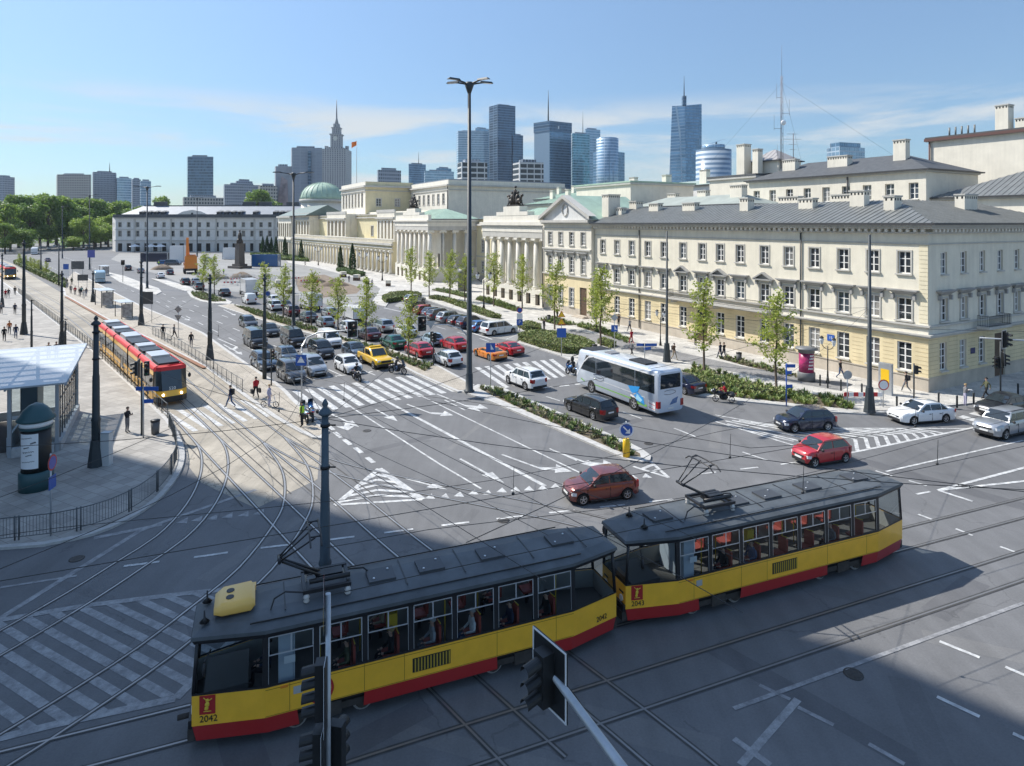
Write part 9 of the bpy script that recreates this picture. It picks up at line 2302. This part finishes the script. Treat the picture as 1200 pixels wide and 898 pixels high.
T('beige office slab with rows of square windows above the park',(66,67,107),204.5,900,GBE,dl=.6,dr=.08)
T('pale blue-grey tower with two thin aerials beside the beige slab',(108,109,136),201.5,950,GGY,mast_=(125,190));T('pale tower just right of the one with aerials',(136,137,154),208.5,960,GLT);T('narrow pale tower second right of the aerial one',(154,155,165),210,1000,GGY);T('narrow stepped pale tower ending the left group',(164,165,177),212,900,GLT)
T('dark glass slab tower standing alone above the far palace',(219,220,250),183.5,760,GND,dl=.5,dr=.1)
T('grey stepped building right of the dark slab tower',(262,263,305),216,700,GGY);T('small grey block on the stepped building',(276,277,296),212,720,GGY);T('low pale blocks just above the far palace roof',(214,215,262),231,600,GBE);T('pale grey block left of the mural tower',(303,304,325),217.5,620,GBE)
o,P_,h=T('grey tower with a faded mural on its side wall',(322,323,342),195,640,mat('mural_wall',(.30,.31,.34),.8,var=.35,scale=.05),dr=.05)
b=MB().use(mat('mural_paint',(.38,.30,.30),.8,var=.6,scale=.09));b.poly([(1,-.3,h*.25),(13,-.3,h*.25),(12,-.3,h*.8),(6,-.3,h*.86),(3,-.3,h*.6)]);b.build('mural',o)
o,P_,h=T('broad grey slab tower with a dark vertical stripe',(341,342,377.5),173,680,curtain_mat('slab_grey',(.29,.32,.37),(.33,.36,.40),3.2,9.0,.6,band=.15,mull=.1,dark=.9),dr=.1)
b=MB().use(GND);b.box(17,20,-.1,2,10,h-4);b.build('window_strip',o)
Y=1140.0;o=thing('palace_tower','stepped stone palace tower with a tall needle spire','tower',((394.5-600)*Y/F,Y,0),0,TG);S=Y/F
def tier(x0,x1,y0,y1,m=STN,n='tier',dep=None):b=MB().use(m);w_=(x1-x0)*S/2;c=((x0+x1)/2-394.5)*S;d=dep or w_;b.box(c-w_,c+w_,-d,d,max(0,hz(y1,Y)),hz(y0,Y));return b.build(n,o)
tier(381,408.5,176,262);tier(381,384.6,171.5,176,n='corner_turret');tier(404.9,408.5,171.5,176,n='corner_turret');tier(386,403.3,173.5,176);tier(388.8,400.4,159,173.4);tier(387.8,401.4,157.6,158.99);tier(390.2,399.0,151,157.59);tier(389.4,399.8,150,150.99);tier(391.5,397.7,145.5,149.99)
b=MB().use(mat('clock_face',(.6,.58,.5),.5));b.tube((0,-8.4,hz(163,Y)),(0,-9.1,hz(163,Y)),4.0,n=20);b.build('clock',o)
b=MB().use(STN);b.lathe([(3.6,hz(145.6,Y)),(2.4,hz(141,Y)),(1.5,hz(139,Y)),(1.1,hz(130,Y)),(.4,hz(117,Y))],8);b.build('spire',o)
T('small grey office block right of the flag',(442,443,470),199,560,GGY);T('blue glass tower with a thin central aerial in the far distance',(478.5,479,499),192,1100,GBL,mast_=(490,177));T('low bluish blocks beside the far aerial tower',(497,498,532),200,900,GLT);T('blue block topping the low bluish group',(511,512,529),197,950,GBL)
T('pale glass tower left of the twin-height dark tower',(535,537,572.5),153.5,1050,GLT,dl=.3,dr=.15);T('upper pale glass block behind the pale tower',(556,557,573),150,1120,GLT)
T('tall dark blue tower with ragged top beside the lamp post',(573,583,604),122.5,1000,GDK,dl=.5,dr=.35);T('lower dark blue wing of the tall ragged-top tower',(600,601,613),158,1010,GDK)
T('white and dark office block right behind the lamp post',(536,541,571),190,420,curtain_mat('office_white',(.05,.06,.07),(.58,.58,.57),3.6,6,.2,band=.3),dl=.5,dr=.2);T('white stepped office block under the twin glass tower',(601,609,637),190,430,MATS['office_white'],dl=.5,dr=.2)
o,P_,h=T('broad blue glass tower with curved dark top and a tall aerial',(626,644,669.5),142,900,GBL,GDK,dl=.4,dr=.4,mast_=(643,104));b=MB().use(GDK);b.prism(inset(P_,-.6),h-14,h+.4);b.build('crown_band',o)
b=MB().use(SWHITE);b.box(11,14,7.2,7.6,h-10,h-6);b.build('rooftop_emblem',o)
T('teal banded glass tower with fins and an aerial',(670,671,691),156,880,GTL,mast_=(683.5,130));T('pale finned glass tower behind the teal one',(684,686,703.5),151,900,GLT)
T('blue glass block with a round turret on top',(695,714,732),177,820,GBL);o=thing('round_tower','round glass turret rising from the blue glass block','tower',((712-600)*1.11,835,0),0,TG);b=MB().use(GLT);b.lathe([(14.5,0),(14.5,hz(163,835)),(12.5,hz(162,835))],28);b.build('shaft',o)
Y=760.0;S=Y/F;o=thing('tapered_tower','tall tapering faceted dark glass tower with slanted top and spire','tower',((804-600)*S,Y,0),0,TG);b=MB().use(GDK)
lo=[((784-804)*S,9),(-1,-4),((824-804)*S,6),(0,34)];hi=[((789.5-804)*S,8),((802-804)*S,-2),((824-804)*S,6),(0,30)];ht=[hz(123,Y),hz(125,Y),hz(121,Y),hz(121,Y)]
A_=[b.P((x,y,0))for x,y in lo];B_=[b.P((x,y,z))for(x,y),z in zip(hi,ht)]
for k in range(4):b.use((GBL,GBL,GDK,GDK)[k]);b.face((A_[k],A_[(k+1)%4],B_[(k+1)%4],B_[k]),False)
b.face(B_,False);b.build('shaft',o);b=MB().use(GDK);b.box(-3,1,2,8,hz(123,Y),hz(112,Y));b.build('lift_tower',o);b=MB().use(POLE);b.lathe([(.7,hz(112,Y)),(.15,hz(88,Y))],6,(-1,5));b.build('spire',o)
Y=560.0;o=thing('round_tower','round white and blue banded office tower with a tilted roof canopy','tower',((842.5-600)*Y/F,Y+15,0),0,TG);b=MB().use(GWB);b.lathe([(15.4,0),(15.4,hz(174,Y))],36);b.build('shaft',o);b=MB().use(GLT);b.lathe([(10,hz(174,Y)),(10,hz(168,Y))],24);b.build('penthouse',o);b=MB().use(GDK);b.poly([(-3,-9,hz(167,Y)),(10,-9,hz(161,Y)),(10,9,hz(160,Y)),(-3,9,hz(165,Y))]);b.box(2,3,-1,1,hz(168,Y),hz(164,Y));b.build('canopy',o)
o,P_,h=T('blue glass block with open frame corner behind the windowed roof',(969,984,1013.5),172,520,GLT,dl=.4,dr=.3);b=MB().use(GBL);b.prism(inset(P_,2),h,h+4);b.build('upper_floor',o)
b=MB();hm=bpy.data.materials.new('haze_air');hm.use_nodes=True;hm.node_tree.nodes.clear();vo=hm.node_tree.nodes.new('ShaderNodeVolumePrincipled');mo=hm.node_tree.nodes.new('ShaderNodeOutputMaterial')
vo.inputs['Color'].default_value=(0.72,0.84,1.0,1);vo.inputs['Density'].default_value=0.00007;vo.inputs['Anisotropy'].default_value=0.2;hm.node_tree.links.new(vo.outputs[0],mo.inputs['Volume'])
b.use(hm);b.box(-1500,1500,-120,1500,-1.5,260);tag(b.build('haze'),kind='stuff')
